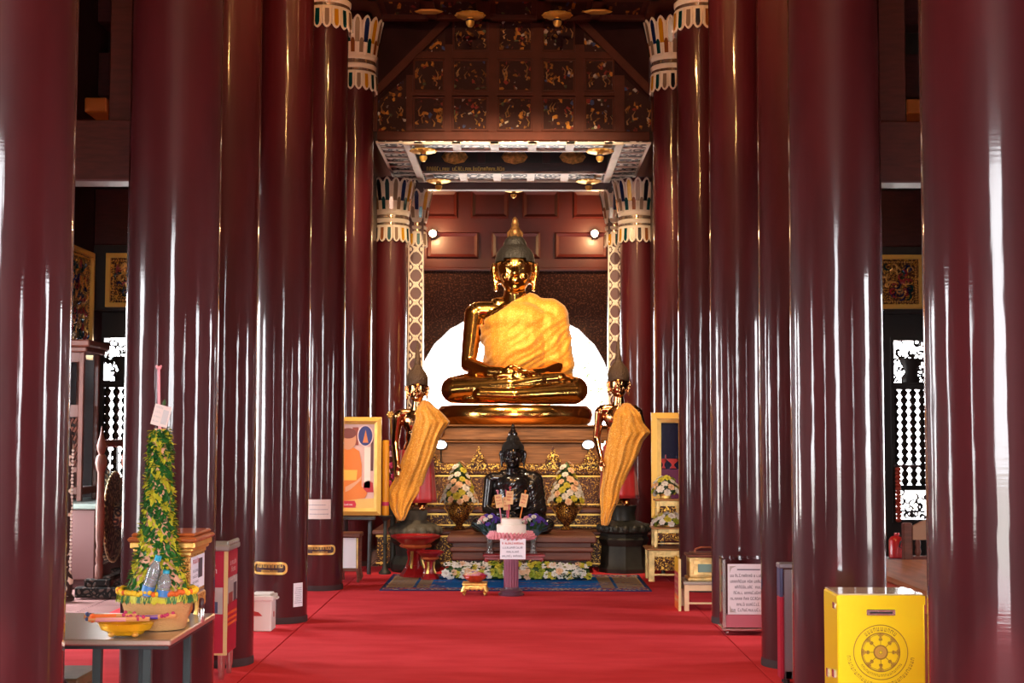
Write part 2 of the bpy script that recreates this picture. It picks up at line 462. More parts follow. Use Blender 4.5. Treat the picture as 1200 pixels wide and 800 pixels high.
# altar bay beyond the last columns
b = MB(); b.box((-1.95, YE, 0), (-1.75, 22.2, 6.8)); struct(b.build('wall_bay_left', M['dark_wood'], smooth=False))
b = MB(); b.box((1.75, YE, 0), (1.95, 22.2, 6.8)); struct(b.build('wall_bay_right', M['dark_wood'], smooth=False))
YK = 22.0
ARX, ARB, ART = 1.47, 2.2, 3.40     # half width, springing height, crown
def arch(x):
    u = min(1, abs(x)/ARX)
    return ARB + (ART-ARB)*math.sqrt(max(0, 1-u*u))
b = MB()
N = 96; xs = [-1.75 + 3.5*i/N for i in range(N+1)]
AX = 1.0
def lowz(x):
    if abs(x) >= ARX: return 0
    z = arch(x); a = math.atan2(z-ARB, x)
    return z - .022*abs(math.sin(a*13))
for i in range(N):
    xa, xb = xs[i], xs[i+1]
    za, zb = lowz(xa), lowz(xb)
    if (za == 0) != (zb == 0): za = zb = max(za, zb) if False else 0
    zt = Z(316, YK)
    for y0, y1 in ((YK, YK+.2),):
        b.add([(xa,y0,za),(xb,y0,zb),(xb,y0,zt),(xa,y0,zt),(xa,y1,za),(xb,y1,zb),(xb,y1,zt),(xa,y1,zt)],
              [(0,1,2,3),(5,4,7,6),(0,4,5,1),(3,2,6,7)])
bw = struct(b.build('wall_back', M['dark_fil'], smooth=False))
# panelled upper back wall
b = MB(); zt = Z(316, YK)
b.box((-1.75, YK, zt), (1.75, YK+.2, 6.8))
def raised_panel(b, x0, x1, z0, z1, y, f=.07, d=.045):
    # moulded frame
    o = [(x0,z0),(x1,z0),(x1,z1),(x0,z1)]; i = [(x0+f,z0+f),(x1-f,z0+f),(x1-f,z1-f),(x0+f,z1-f)]
    mid = [(x0+f*.35,z0+f*.35),(x1-f*.35,z0+f*.35),(x1-f*.35,z1-f*.35),(x0+f*.35,z1-f*.35)]
    vs = [(p[0], y, p[1]) for p in o]+[(p[0], y-d, p[1]) for p in mid]+[(p[0], y-.006, p[1]) for p in i]
    fs = []
    for k in range(4):
        k2 = (k+1) % 4
        fs += [(k,k2,4+k2,4+k), (4+k,4+k2,8+k2,8+k)]
    fs.append((8,9,10,11))
    b.add(vs, fs)
for px0, px1 in ((449,485),(497,537),(552,596),(612,655),(671,712),(727,760)):
    raised_panel(b, X(px0,YK,240), X(px1,YK,240), Z(256,YK), Z(223,YK), YK)
for px0, px1 in ((430,484),(500,561),(576,633),(650,712),(728,770)):
    raised_panel(b, X(px0,YK,290), X(px1,YK,290), Z(303,YK), Z(272,YK), YK)
b.box((-1.75, YK-.05, zt-.02), (1.75, YK, zt+.035), .012)
struct(b.build('wall_back_panelling', M['wall_wood'], smooth=False))

# patterned jambs either side of the bay, with a lattice of white scrolls
def jamb(nm, x0, x1):
    y0, y1 = 18.75, 18.95; zt = Z(287, 18.75)
    t = thing(nm, None, None, (x0, y0, 0), kind='structure')
    b = MB(); b.box((x0, y0, .0), (x1, y1, Z(222, 18.95)-.01)); b.build('jamb_board', M['wall_wood'], t, smooth=False)
    b = MB(); cx = (x0+x1)/2; w = (x1-x0)/2-.012; per = .235; z = 1.2
    while z < zt:
        for s in (1, -1):
            b.tube([(cx+s*w*math.cos(PI*k/6)*(1 if abs(math.cos(PI*k/6)) > .2 else .9), y0-.006, z+per*k/6) for k in range(7)], .0105, 5)
        for s in (0, 1):
            zc = z + per*(.5*s*0+.5)
        for k in range(4):
            a = PI/4+PI/2*k
            b.ball((cx+.028*math.cos(a), y0-.006, z+per*.5+.028*math.sin(a)), (.022,.008,.022), 8, 5)
        for s in (1, -1):
            b.ball((cx+s*w*.8, y0-.006, z+per*.5), (.016,.008,.03), 8, 5)
        z += per
    for s in (1, -1): b.box((cx+s*(w+.008)-.008, y0-.012, .3), (cx+s*(w+.008)+.008, y0, zt))
    b.build('white_scroll_lattice', M['plaster'], t)
    return t
JL = jamb('trim_1', X(478, 18.75, 400), X(495.5, 18.75, 400)); JR = jamb('trim_2', X(713, 18.75, 400), X(729, 18.75, 400))

# sparse leaves of a tree in the bright garden beyond the arch
def garden_tree():
    t = thing('garden_tree', 'pale leafy branches in the bright garden seen through the arch', 'tree', (2.3, 28.5, -.31), kind='thing')
    rnd = random.Random(6)
    b = MB(); b.tube([(2.3,28.5,-.31),(2.35,28.5,1.5),(2.2,28.4,3.2),(2.3,28.5,4.6)], [.12,.10,.07,.03], 10)
    for k in range(14):
        z = 1.3+.22*k; s = -1 if k % 3 else 1
        b.tube([(2.3,28.5,z),(2.3+s*.4,28.4,z+.1),(2.3+s*rnd.uniform(.6,1.1),28.3,z+rnd.uniform(-.1,.3))], [.03,.02,.006], 6)
    b.build('trunk', mat('grey_bark', (.05,.04,.03,1), .9), t)
    b = MB()
    for k in range(420):
        a = rnd.uniform(0, 6.28); r = 1.15*math.sqrt(rnd.random()); z = rnd.uniform(1.2, 4.6)
        p = Vector((2.3+r*math.cos(a), 28.4+r*.6*math.sin(a), z)); d = Vector((rnd.uniform(-1,1), rnd.uniform(-1,1), rnd.uniform(-1,.4))).normalized(); sd = d.cross(Vector((.3,.5,.8))).normalized()*.035; L = rnd.uniform(.10,.17)
        b.add([p, p+d*L*.4+sd, p+d*L, p+d*L*.4-sd], [(0,1,2,3)])
    b.build('foliage', mat('garden_leaf', (.045,.062,.012,1), .7), t, smooth=False)
garden_tree()
# ceilings
b = MB()
b.box((-XW-.2, YB-.2, 6.8), (XW+.2, YE+.2, 7.0))
struct(b.build('ceiling', M['dark_wood'], smooth=False))
b = MB()
b.box((-1.95, YE+.2, 6.8), (1.95, 22.2, 7.0)); struct(b.build('ceiling_bay', M['dark_wood'], smooth=False))
ZC = 6.26
b = MB(); b.use(M['frame_wood'])
b.box((-2.05, 11.4, ZC), (2.05, 16.3, ZC+.12)); 
for x in (-1.55, -.93, -.31, .31, .93, 1.55): b.box((x-.05, 11.4, ZC-.06), (x+.05, 16.1, ZC))
for y in (12.4, 13.4, 14.4, 15.3, 16.05): b.box((-1.65, y-.05, ZC-.06), (1.65, y+.05, ZC))
b.use(M['mosaic'])
for i in range(5):
    for y in (12.9, 13.9, 14.85, 15.68):
        b.box((-1.24+.62*i-.2, y-.3, ZC-.012), (-1.24+.62*i+.2, y+.3, ZC-.001))
b.use(M['gold_paint'])
for x in (-.93-.0, 0.93+.0):
    b.lathe([(.0,0),(.13,.004),(.15,.02)], (x*1.02, 15.7, ZC-.08), 6, 1.1, .6)
struct(b.build('ceiling_nave', M['frame_wood'], smooth=False))

# tie beams over the aisles, struts and end-wall ledges
def tb(name, lo, hi, m='dark_wood'):
    b = MB(); b.box(lo, hi, .012); return struct(b.build(name, M[m], smooth=False))
for s, nm in ((-1, 'left'), (1, 'right')):
    xa, xb = (-XW, -2.0) if s < 0 else (2.0, XW)
    z0, z1 = Z(213, 11.35), Z(141, 11.35)
    tb('beam_aisle_'+nm, (xa, 11.35, z0), (xb, 11.63, z1))
    px = (-3.27, -2.92) if s < 0 else (2.92, X(1064, 11.35, 80))
    tb('beam_post_'+nm, (px[0], 11.4, z1), (px[1], 11.6, 6.8))
    for k, (pa, pb, th) in enumerate(((288, 222, .36), (113, 62, .34), (27, -10, .4))):
        tb('beam_end_%s_%d' % (nm, k+1), (xa, YE-th, Z(pa, YE-th)), (xb, YE-.002, Z(pb, YE-th)))
    tb('beam_brace_'+nm, ((-4.69 if s < 0 else 4.3), 15.35, Z(138, 15.6)), ((-4.45 if s < 0 else 4.69), 15.8, Z(121, 15.6)), 'painted_lit_wood') if 'painted_lit_wood' in M else None

# ------------------------------------------------------------------ columns
RC = .216
def petals(b, n, r0, z0, r1, z1, w, up=True, off=0, cols=None, inlay=.55, th=.014):
    """A ring of upright or hanging lotus petals, each with a strip of coloured mirror glass."""
    for i in range(n):
        a = 2*PI*(i+off)/n
        ca, sa = math.cos(a), math.sin(a)
        def P(u, v, lift):    # u across -1..1, v 0..1 from root to tip
            r = r0+(r1-r0)*v + lift; z = z0+(z1-z0)*v
            aa = u*w/max(r, .01)
            c2, s2 = math.cos(a+aa), math.sin(a+aa)
            return (r*c2, r*s2, z)
        out = []
        for v, u in ((0,.96),(.35,1),(.7,.98),(.86,.78),(.95,.42),(1,0)): out.append((u, v))
        ring = [(-u, v) for u, v in out] + [(u, v) for u, v in reversed(out[:-1])]
        k = len(ring)
        b.use(M['plaster'])
        vs = [P(u, v, 0) for u, v in ring] + [P(u*.9, v*.985, th) for u, v in ring]
        fs = [tuple(range(k, 2*k))] + [(j, (j+1) % k, k+(j+1) % k, k+j) for j in range(k)]
        b.add(vs, fs)
        b.use(M['glass_'+cols[i % len(cols)]])
        out = [(-.45, .1), (-.5, .72), (-.3, .86), (0, .9), (.3, .86), (.5, .72), (.45, .1)]
        vs = [P(u, v, th+.002) for u, v in out] + [P(u, v, th+.006) for u, v in out]
        k = len(out)
        b.add(vs, [tuple(range(k, 2*k))] + [(j, (j+1) % k, k+(j+1) % k, k+j) for j in range(k)])
def capital(parent, x, y, zb, zt, r=RC, n=17, sc=1.0, off=0):
    """Mosaic lotus capital from zb (tips of the hanging petals) to zt."""
    h = zt-zb; T = Matrix.Translation((x, y, zb))
    b = MB(); b.use(M['plaster']); b.T = T
    R = r+.008
    b.lathe([(R,.06*h),(R+.012,.22*h),(R+.016,.24*h),(R+.016,.262*h),(R+.006,.268*h),(R+.006,.30*h),(R+.014,.31*h),(R+.02,.335*h),(R+.02,.36*h),
             (R+.006,.37*h),(R+.006,.42*h),(R+.014,.43*h),(R+.022,.46*h),(R+.02,.48*h),(R+.012,.5*h),(R+.03,.7*h),(R+.07,.93*h),(R+.02,.94*h)], n=28)
    b.use(M['mirror_bit'])
    b.lathe([(R+.009,.268*h),(R+.009,.305*h)], n=28, cap=False); b.lathe([(R+.009,.372*h),(R+.009,.425*h)], n=28, cap=False)
    b.build('capital', None, parent)
    b = MB(); b.T = T
    pal1 = ['teal','taupe','navy','amber','teal','taupe','yellow']; pal2 = ['taupe','teal','amber']; pal3 = ['blue','yellow','taupe','navy','teal','taupe']
    wp = PI*(R+.02)/n*.98
    petals(b, n, R+.008, .25*h, R+.02, 0, wp, False, off, pal1)
    b.build('hanging_petals', None, parent)
    b = MB(); b.T = T
    petals(b, n, R+.012, .48*h, R+.042, .72*h, wp*1.08, True, off+.25, pal2)
    b.build('short_petals', None, parent)
    b = MB(); b.T = T
    petals(b, n, R+.02, .60*h, R+.088, 1.0*h, wp*1.25, True, off+.75, pal3)
    b.build('tall_petals', None, parent)
COLS = [  # name, sign, y, inner half gap, height, capital (bottom, top), label
 (-1, 4.47, 1.35, 6.8, None, 'nearest maroon lacquered column, cut off by the left edge of the view'),
 (-1, 6.74, 1.36, 6.8, None, 'thick maroon column standing right behind the steel offering table'),
 (-1, 9.30, 1.645, 6.8, (5.35, 6.2), 'maroon column standing behind the red info kiosk on feet'),
 (-1, 11.35, 1.60, 6.8, (5.35, 6.2), 'maroon column with a gold plaque and a paper near its foot, by the white box'),
 (-1, 13.64, 1.60, 6.8, (5.35, 6.2), 'maroon column with a white notice above its gold plaque'),
 (-1, 16.1, 1.60, 6.3, (5.35, 6.2), 'maroon column with mosaic capital behind the gold framed monk portrait'),
 (-1, 18.25, 1.374, 4.74, (3.905, 4.735), 'short maroon column with mosaic capital left of the great Buddha'),
 (1, 4.47, 1.35, 6.8, None, 'nearest maroon lacquered column, cut off by the right edge of the view'),
 (1, 6.74, 1.36, 6.8, None, 'thick maroon column standing right behind the yellow donation box'),
 (1, 9.30, 1.645, 6.8, (5.35, 6.2), 'maroon column standing behind the grey framed display stand'),
 (1, 11.35, 1.60, 6.8, (5.35, 6.2), 'maroon column standing behind the clear donation box with a white sign'),
 (1, 13.64, 1.60, 6.8, (5.35, 6.2), 'maroon column just behind the little cream table with a gold chest'),
 (1, 16.1, 1.60, 6.3, (5.35, 6.2), 'maroon column with mosaic capital behind the dark gold framed picture'),
 (1, 18.25, 1.374, 4.74, (3.905, 4.735), 'short maroon column with mosaic capital right of the great Buddha'),
]
COLX = {}
for i, (s, y, w, h, cap, lab) in enumerate(COLS):
    x = s*(w+RC); COLX[i] = (x, y)
    t = thing('temple_column', lab, 'column', (x, y, 0), 'maroon temple columns', 'thing')
    b = MB(); b.lathe([(RC,0.0),(RC,h*.25),(RC,h*.5),(RC,h*.75),(RC,h)], (x,y,0), 72); b.build('shaft', M['lacquer'], t)
    b = MB(); b.lathe([(RC+.004,0),(RC+.004,.03),(RC+.001,.05)], (x,y,0), 48); b.build('foot', M['base_ring'], t)
    if cap: capital(t, x, y, cap[0], cap[1], off=.3*i)
for s, jx in ((-1, JL), (1, JR)):
    x0 = (X(478,18.75)+X(495.5,18.75))/2 if s < 0 else (X(713,18.75)+X(729,18.75))/2
    t = thing('jamb_capital', ('mosaic lotus capital crowning the white-latticed jamb, %s of the great Buddha' % ('left' if s < 0 else 'right')), 'capital', (x0, 18.86, Z(287,18.75)), 'jamb capitals', 'thing')
    capital(t, x0, 18.86, Z(289, 18.75), Z(222, 18.75), r=.10, n=9)

# carpets with narrow seams
for x0, x1, lab in ((-1.6, 1.6, 'long red carpet down the middle of the nave'), (-3.3, -1.606, 'red carpet strip in the aisle under the steel offering table'), (1.606, 3.3, 'red carpet strip in the aisle under the wooden platform table')):
    b = MB(); b.box((x0, YB, -.012), (x1, 15.9, .0), .003); tag(b.build('red_carpet', M['carpet'], smooth=False), lab, 'carpet', kind='thing')

# ------------------------------------------------------------------ light
w = bpy.data.worlds.new('sky'); SC.world = w; w.use_nodes = True
bg = w.node_tree.nodes['Background']
bg.inputs['Color'].default_value = (.95, .97, 1.0, 1); bg.inputs['Strength'].default_value = 20.0
def light(kind, name, loc, power, col=(1,1,1), size=.3, rot=None, **kw):
    d = bpy.data.lights.new(name, kind); d.energy = power; d.color = col
    if kind == 'AREA': d.size = size
    elif kind in ('POINT', 'SPOT'): d.shadow_soft_size = size
    o = bpy.data.objects.new(name, d); C.objects.link(o); o.location = loc
    if rot is not None: o.rotation_euler = rot
    for k, v in kw.items(): setattr(d, k, v)
    return o
def aim(o, target):
    o.rotation_euler = (Vector(target)-o.location).to_track_quat('-Z', 'Y').to_euler(); return o
def portal(loc, target, sx, sy):
    d = bpy.data.lights.new('daylight_opening', 'AREA'); d.shape = 'RECTANGLE'; d.size = sx; d.size_y = sy
    d.cycles.is_portal = True
    o = bpy.data.objects.new('daylight_opening', d); C.objects.link(o); o.location = loc; aim(o, target)
portal((0, YB-.3, 1.9), (0, 5, 1.9), 2.6, 3.8)
for h in SIDE_WIN:
    for s in (-1, 1): portal((s*(XW+.25), (h[0]+h[1])/2, 1.7), (0, (h[0]+h[1])/2, 1.7), .8, 1.9)
portal((-XW-.25, 12.9, 1.65), (0, 12.9, 1.65), 1.2, 2.3)
portal((0, YK+.25, 1.7), (0, 5, 1.7), 3.0, 3.4)
WARM = (1, .50, .16)
for y in (1.0, 5.0, 9.0): light('POINT', 'nave_lamp', (0, y, 6.1), 210, WARM, .12)
aim(light('SPOT', 'altar_spot', (-1.3, 12.6, 5.9), 1300, (1, .72, .42), .08, spot_size=.85, spot_blend=.6), (0, 17.5, 2.6))
aim(light('SPOT', 'altar_spot', (1.3, 12.6, 5.9), 1300, (1, .72, .42), .08, spot_size=.85, spot_blend=.6), (0, 17.5, 2.6))
for s in (-1, 1): aim(light('SPOT', 'added_statue_fill', (s*1.2, 12.7, 5.9), 700, (1, .74, .45), .06, spot_size=.42, spot_blend=.7), (s*1.1, 15.3, 1.2))  # unseen spots added to brighten the two standing statues
for px in (507, 697):
    p = at(px, 273, 21.6)
    light('POINT', 'wall_lamp_glow', (p.x, p.y-.12, p.z), 40, (1, .55, .25), .05)
SC.view_settings.view_transform = 'Standard'; SC.view_settings.look = 'None'
SC.view_settings.gamma = 1; SC.view_settings.use_curve_mapping = False
SC.view_settings.exposure = .42
SC.cycles.use_denoising = True
SC.cycles.caustics_reflective = False; SC.cycles.caustics_refractive = False
SC.cycles.sample_clamp_indirect = 6
# ------------------------------------------------------------------ gable panel, soffit, drops
M['dull_gold'] = mat('dull_old_gold', (.26, .13, .045, 1), .45, .7, var=.4, bump=.3, bs=40)
M['gold_medal'] = mat('gilt_carving', (.62, .34, .10, 1), .45, .6, var=.55, vs=22, bump=1.0, bs=24, bd=.02)
M['gold_relief'] = mat('dull_gold_relief', (.34, .17, .05, 1), .45, .5, var=.5, vs=9)
M['red_lacquer'] = mat('red_lacquer', sr(150, 22, 26), .3, coat=.5, var=.15)
M['old_stone'] = mat('weathered_stone', sr(84, 76, 62), .85, var=.35, vs=9, bump=.6, bs=14, bd=.02)
M['dark_bronze'] = mat('dark_green_bronze', sr(52, 50, 44), .5, .45, var=.5, vs=5, bump=.3, bs=9)
M['brown_wood'] = mat('brown_timber', sr(108, 58, 42), .55, var=.3, vs=4, stretch=(1, 4, 14), coat=.1, coat_r=.3)
M['gilt_plank'] = mat('worn_gilt_planks', (.20, .082, .028, 1), .4, .6, var=.45, vs=5, stretch=(.6, 4, 9), bump=.25, bs=14)
M['black_bronze'] = mat('black_bronze', (.022, .018, .018, 1), .22, .35, coat=.6, coat_r=.1, var=.3)
M['black_hair'] = mat('black_curled_hair', (.018, .015, .013, 1), .5, bump=.9, bs=42, bd=.02)
M['brown_hair'] = mat('brown_curled_hair', (.10, .055, .03, 1), .5, .4, bump=.9, bs=60, bd=.02)
M['copper_gold'] = mat('reddish_gold', (.66, .30, .12, 1), .18, 1.0, var=.15, bump=.12, bs=12, bd=.02)
def robe_mat():
    t = NT('sequinned_saffron_cloth'); t.set(Roughness=.55, Metallic=.25, Sheen_Weight=.4)
    v = t.node('TexVoronoi', Scale=170.0); t.link(t.coords(), v.inputs['Vector'])
    sep = t.node('SeparateColor'); t.link(v.outputs['Color'], sep.inputs[0])
    r = t.ramp([(0, (.60,.21,.008)), (.6, (.74,.30,.014)), (.92, (.86,.42,.04)), (1, (1,.70,.25))]); t.link(sep.outputs[0], r.inputs['Fac'])
    t.link(r.outputs['Color'], t.p.inputs['Base Color'])
    w = t.node('TexWave', Scale=3.0, Distortion=2.0, Detail=1.0); t.link(t.coords((1, .1, .25), (0, .15, 0)), w.inputs['Vector'])
    a = t.node('Math'); a.operation = 'MULTIPLY_ADD'; a.inputs[1].default_value = .12
    t.link(sep.outputs[1], a.inputs[0]); t.link(w.outputs['Fac'], a.inputs[2])
    t.bump(a.outputs[0], .22, .02)
    return t.m
M['robe'] = robe_mat()

def gable():
    y = 16.36; d = y
    t = thing('gable_screen', 'square-panelled wooden gable screen with inlaid pictures, high above the Buddha', 'gable screen', (0, y, Z(165, d)), kind='thing')
    b = MB(); x0, x1 = -1.585, 1.585; zb = Z(165, d)
    b.box((x0, y+.05, zb), (x1, y+.09, 6.5))
    b.build('back_board', M['matte_wood'], t, smooth=False)
    rnd = random.Random(5)
    colx = [(443,476),(484,521),(530,572),(583,624),(635,674),(685,720),(732,763)]
    rows = [(113,153),(69,107),(21,60)]
    xx = [(X(a,d,90), X(c,d,90)) for a, c in colx]; zz = [(Z(bm_,d), Z(tp,d)) for tp, bm_ in rows]
    zt0, zt1 = Z(106, d), Z(12, d)
    def pan(pts): 
        q = MB(); q.use(M['mosaic']); q.xz(pts, y+.03, y+.052)
        cx = sum(p_[0] for p_ in pts)/len(pts); z0_ = min(p_[1] for p_ in pts); w_ = max(p_[0] for p_ in pts)-cx; q.use(M['gold_relief'])
        if len(pts) == 4:
            for k in range(6):
                s_ = -1 if k % 2 else 1; hh = rnd.uniform(.04, .12); px = cx + s_*rnd.uniform(.25, .85)*w_; pz = z0_+rnd.uniform(.05, .24)
                q.tube([(px, y+.028, pz), (px+s_*.012, y+.022, pz+hh*.5), (px-s_*.02, y+.026, pz+hh)], [.010, .009, .002], 6)
        q.build('inlaid_panel', None, t, smooth=False)
    for j, (za, zb2) in enumerate(zz):
        for i, (xa, xb) in enumerate(xx):
            if j == 0 and i in (0, 6):
                zc = Z(88, d) ; ztop = Z(90, d)
                pts = [(xa,za),(xb,za),(xb,ztop),(xa,Z(118,d))] if i == 0 else [(xa,za),(xb,za),(xb,Z(118,d)),(xa,ztop)]
                pan(pts)
            elif i in (0, 6): continue
            elif j == 2 and i in (1, 5):
                pan([(X(497,d,60),za),(xb,za),(xb,Z(37,d))] if i == 1 else [(xa,za),(X(710,d,60),za),(xa,Z(37,d))])
            else: pan([(xa,za),(xb,za),(xb,zb2),(xa,zb2)])
    # raised grid of stiles and rails
    b = MB()
    zlo = Z(165,d)
    b.box((x0, y-.02, zlo), (x1, y+.05, Z(154,d)), .01)
    edges = [X(437,d,90)] + [q for p in xx for q in p] + [X(769,d,90)]
    zr = Z(154,d)
    for k in range(0, 14, 2):
        a, c = edges[k], edges[k+1]
        top = {0: Z(108,d), 2: Z(88,d), 4: Z(52,d), 6: ZC, 8: ZC, 10: Z(52,d), 12: Z(88,d)}.get(k, ZC)
        b.box((a+.002, y, zr), (c-.002, y+.05, top))
    b.box((edges[14]+.002, y, zr), (edges[15]-.002, y+.05, Z(108,d)))
    rl = [(Z(112,d), Z(107.5,d), 0, 7), (Z(68.5,d), Z(60.5,d), 1, 6), (Z(20.5,d), Z(14,d), 2, 5)]
    for za, zb2, i0, i1 in rl:
        for i in range(i0, i1):
            if (i in (0, 6)) : continue
            b.box((xx[i][0]-.03, y+.001, za), (xx[i][1]+.03, y+.05, zb2))
    for s in (0, 1):   # sloping battens
        q = ((440,108),(524,24)) if s == 0 else ((766,110),(678,22))
        p0, p1 = at(*q[0], d), at(*q[1], d)
        dx = Vector((p1.x-p0.x, 0, p1.z-p0.z)).normalized(); nrm = Vector((-dx.z, 0, dx.x))*.045
        b.xz([((p0+nrm).x,(p0+nrm).z),((p0-nrm).x,(p0-nrm).z),((p1-nrm).x,(p1-nrm).z),((p1+nrm).x,(p1+nrm).z)], y-.012, y+.05)
    b.build('panel_grid', M['frame_wood'], t, smooth=False)
    # mouldings round each picture
    b = MB()
    for j, (za, zb2) in enumerate(zz):
        for i in range(1, 6):
            if j == 2 and i in (1, 5): continue
            xa, xb = xx[i]; f = .022
            for lo, hi in (((xa,za),(xb,za+f)),((xa,zb2-f),(xb,zb2)),((xa,za+f),(xa+f,zb2-f)),((xb-f,za+f),(xb,zb2-f))):
                b.box((lo[0], y+.012, lo[1]), (hi[0], y+.045, hi[1]))
    b.build('panel_moulding', M['frame_wood'], t, smooth=False)
gable()

def soffit():
    z = Z(165, 16.36)-.01
    t = thing('carved_soffit', 'silver carved soffit frame hung under the gable screen above the Buddha', 'soffit', (0, 17.4, z), kind='thing')
    xo, xi = 1.6, 1.2
    y0, y1, y2, y3 = 16.36, 16.82, 18.25, 18.9
    b = MB(); b.use(M['silver_fil'])
    for s in (-1, 1):
        a, c = sorted((s*xo, s*(xi+.07)))
        b.box((a, y0, z), (c, y3, z+.006))
    b.box((-xi-.07, y0, z), (xi+.07, y1, z+.006)); b.box((-xi-.07, y2, z), (xi+.07, y3, z+.006))
    b.build('carved_panels', None, t, smooth=False)
    b = MB()
    for s in (-1, 1):
        a, c = sorted((s*(xi+.085), s*(xi-.01))); b.box((a, y0, z-.035), (c, y3, z+.004), .008)
        a, c = sorted((s*xo, s*(xo-.03))); b.box((a, y0, z-.02), (c, y3, z))
        k = 0; yy = y0+.02
        while yy < y3:
            a, c = sorted((s*xo, s*(xi+.08))); b.box((a, yy, z-.018), (c, yy+.03, z)); yy += .30
    for ya, yb in ((y0, y1), (y2, y3)):
        b.box((-xi, ya, z-.03), (xi, ya+.045, z)); b.box((-xi, yb-.045, z-.03), (xi, yb, z))
        for k in range(6):
            x = -xi+.09+k*(2*xi-.18)/5
            b.box((x-.05, ya, z-.025), (x+.05, yb, z))
    b.build('white_bars', M['plaster'], t, smooth=False)
    # recess above the opening
    b = MB(); b.use(M['black_wood'])
    zt = z+.55
    b.box((-xi-.02, y1-.05, z+.012), (xi+.02, y1, zt)); b.box((-xi-.02, y2, z+.012), (xi+.02, y2+.05, zt))
    for s in (-1, 1):
        a, c = sorted((s*xi, s*(xi+.05))); b.box((a, y1, z+.012), (c, y2, zt))
    b.box((-xi, y1, zt), (xi, y2, zt+.04))
    b.use(M['dark_wood']); 
    for x in (-.42, .42): b.box((x-.05, y2-.03, z+.1), (x+.05, y2, zt))
    b.box((-xi, y2-.02, z), (xi, y2, z+.11))
    b.build('recess', None, t, smooth=False)
    for px in (533, 603, 671):
        p = at(px, 184, y2-.01)
        b = MB(); b.T = Matrix.Translation(p) @ Matrix.Rotation(PI/2, 4, 'X')
        b.lathe([(.17,0),(.175,.015),(.14,.03),(.12,.03),(.05,.045),(0,.05)], n=8, sx=1, sy=.56)
        b.build('gilt_medallion', M['gold_medal'], t)
    b = MB(); scribble(b, Vector((X(500, y2, 198), y2-.024, Z(200.5, y2))), Vector((1,0,0)), Vector((0,0,1)), X(592,y2,198)-X(500,y2,198), .05, 17)
    b.build('gold_lettering', M['gold_paint'], t, smooth=False)
def scribble(b, o, ux, uz, w, h, seed, dens=1.0):
    """A line of small looped letters, width w and height h, on the plane o + ux,uz (marks stand .5 mm proud)."""
    rnd = random.Random(seed); x = 0; nrm = ux.cross(uz)*-.0 
    st = h*.15
    def q(xa, za, xb, zb):
        b.add([o+ux*xa+uz*za, o+ux*xb+uz*za, o+ux*xb+uz*zb, o+ux*xa+uz*zb], [(0,1,2,3)])
    while x < w-h*.4:
        gw = h*rnd.uniform(.42, .62)
        if rnd.random() < .12: x += h*.35; continue
        k = rnd.randrange(4)
        q(x, 0, x+st, h*.8)
        if k != 1: q(x+gw-st, 0, x+gw, h*.8)
        if k in (0, 2): q(x+st, h*.66, x+gw-st, h*.8)
        if k in (1, 3): q(x+st, 0, x+gw-st*(k == 3), h*.15)
        if k == 2: q(x+st, h*.34, x+gw*.6, h*.47)
        if rnd.random() < .3: q(x, h*.9, x+gw*.8, h*1.05)
        x += gw + h*.16
    return b
Z_SOF = Z(165, 16.36)-.01
soffit()

# small gold lotus drops
def drop(loc, label, s=1.0, first=[None]):
    if first[0] is None:
        t = thing('lotus_drop', label, 'ceiling ornament', loc, 'gold lotus drops')
        o = Vector(loc)
        b = MB(); b.lathe([(.03,-.03),(.13,-.02),(.155,.0),(.15,.012),(.05,.03),(0,.03)], o, 24)
        for k in range(12):
            a = 2*PI*k/12; b.ball((o.x+.145*math.cos(a), o.y+.145*math.sin(a), o.z), (.03,.03,.014), 8, 5)
        b.build('lotus_disc', M['gold_paint'], t)
        b = MB(); b.lathe([(0,-.135),(.025,-.13),(.045,-.10),(.05,-.07),(.035,-.06),(.04,-.045),(.03,-.02)], o, 16)
        b.build('hanging_bud', M['gold_paint'], t)
        b = MB(); b.lathe([(.037,-.066),(.045,-.058),(.045,-.05),(.037,-.042)], o, 16, cap=False); b.build('blue_band', M['glass_blue'], t)
        b = MB(); b.lathe([(.012,.03),(.012,.035)], o, 8); b.build('hanger', M['dark_wood'], t)
        first[0] = t
        return t
    o = dup(first[0], loc, label); o.scale = (s, s, s); return o
p = at(551, 18, 15.5); drop((p.x, p.y, p.z), 'gold lotus drop hanging in front of the gable screen, left of its middle')
p = at(653, 18, 15.5); drop((p.x, p.y, p.z), 'gold lotus drop hanging in front of the gable screen, right of its middle')
p = at(496, 174, 16.55); drop((p.x, p.y, Z_SOF-.074), 'gold lotus drop at the front left corner of the silver soffit', .95)
p = at(703, 174, 16.55); drop((p.x, p.y, Z_SOF-.074), 'gold lotus drop at the front right corner of the silver soffit', .95)
p = at(514, 212, 18.55); drop((p.x, p.y, Z_SOF-.074), 'gold lotus drop at the back left corner of the silver soffit', .95)
p = at(690, 212, 18.55); drop((p.x, p.y, Z_SOF-.074), 'gold lotus drop at the back right corner of the silver soffit', .95)
p = at(602, 223, 19.2); drop((p.x, p.y, p.z), 'gold lotus drop hanging straight above the head of the great Buddha', .8)
b = MB(); b.box((-1.75, 18.95, Z(222, 18.95)), (1.75, 19.1, Z(215, 18.95)+.1), .01); struct(b.build('beam_bay', M['wall_wood'], smooth=False))

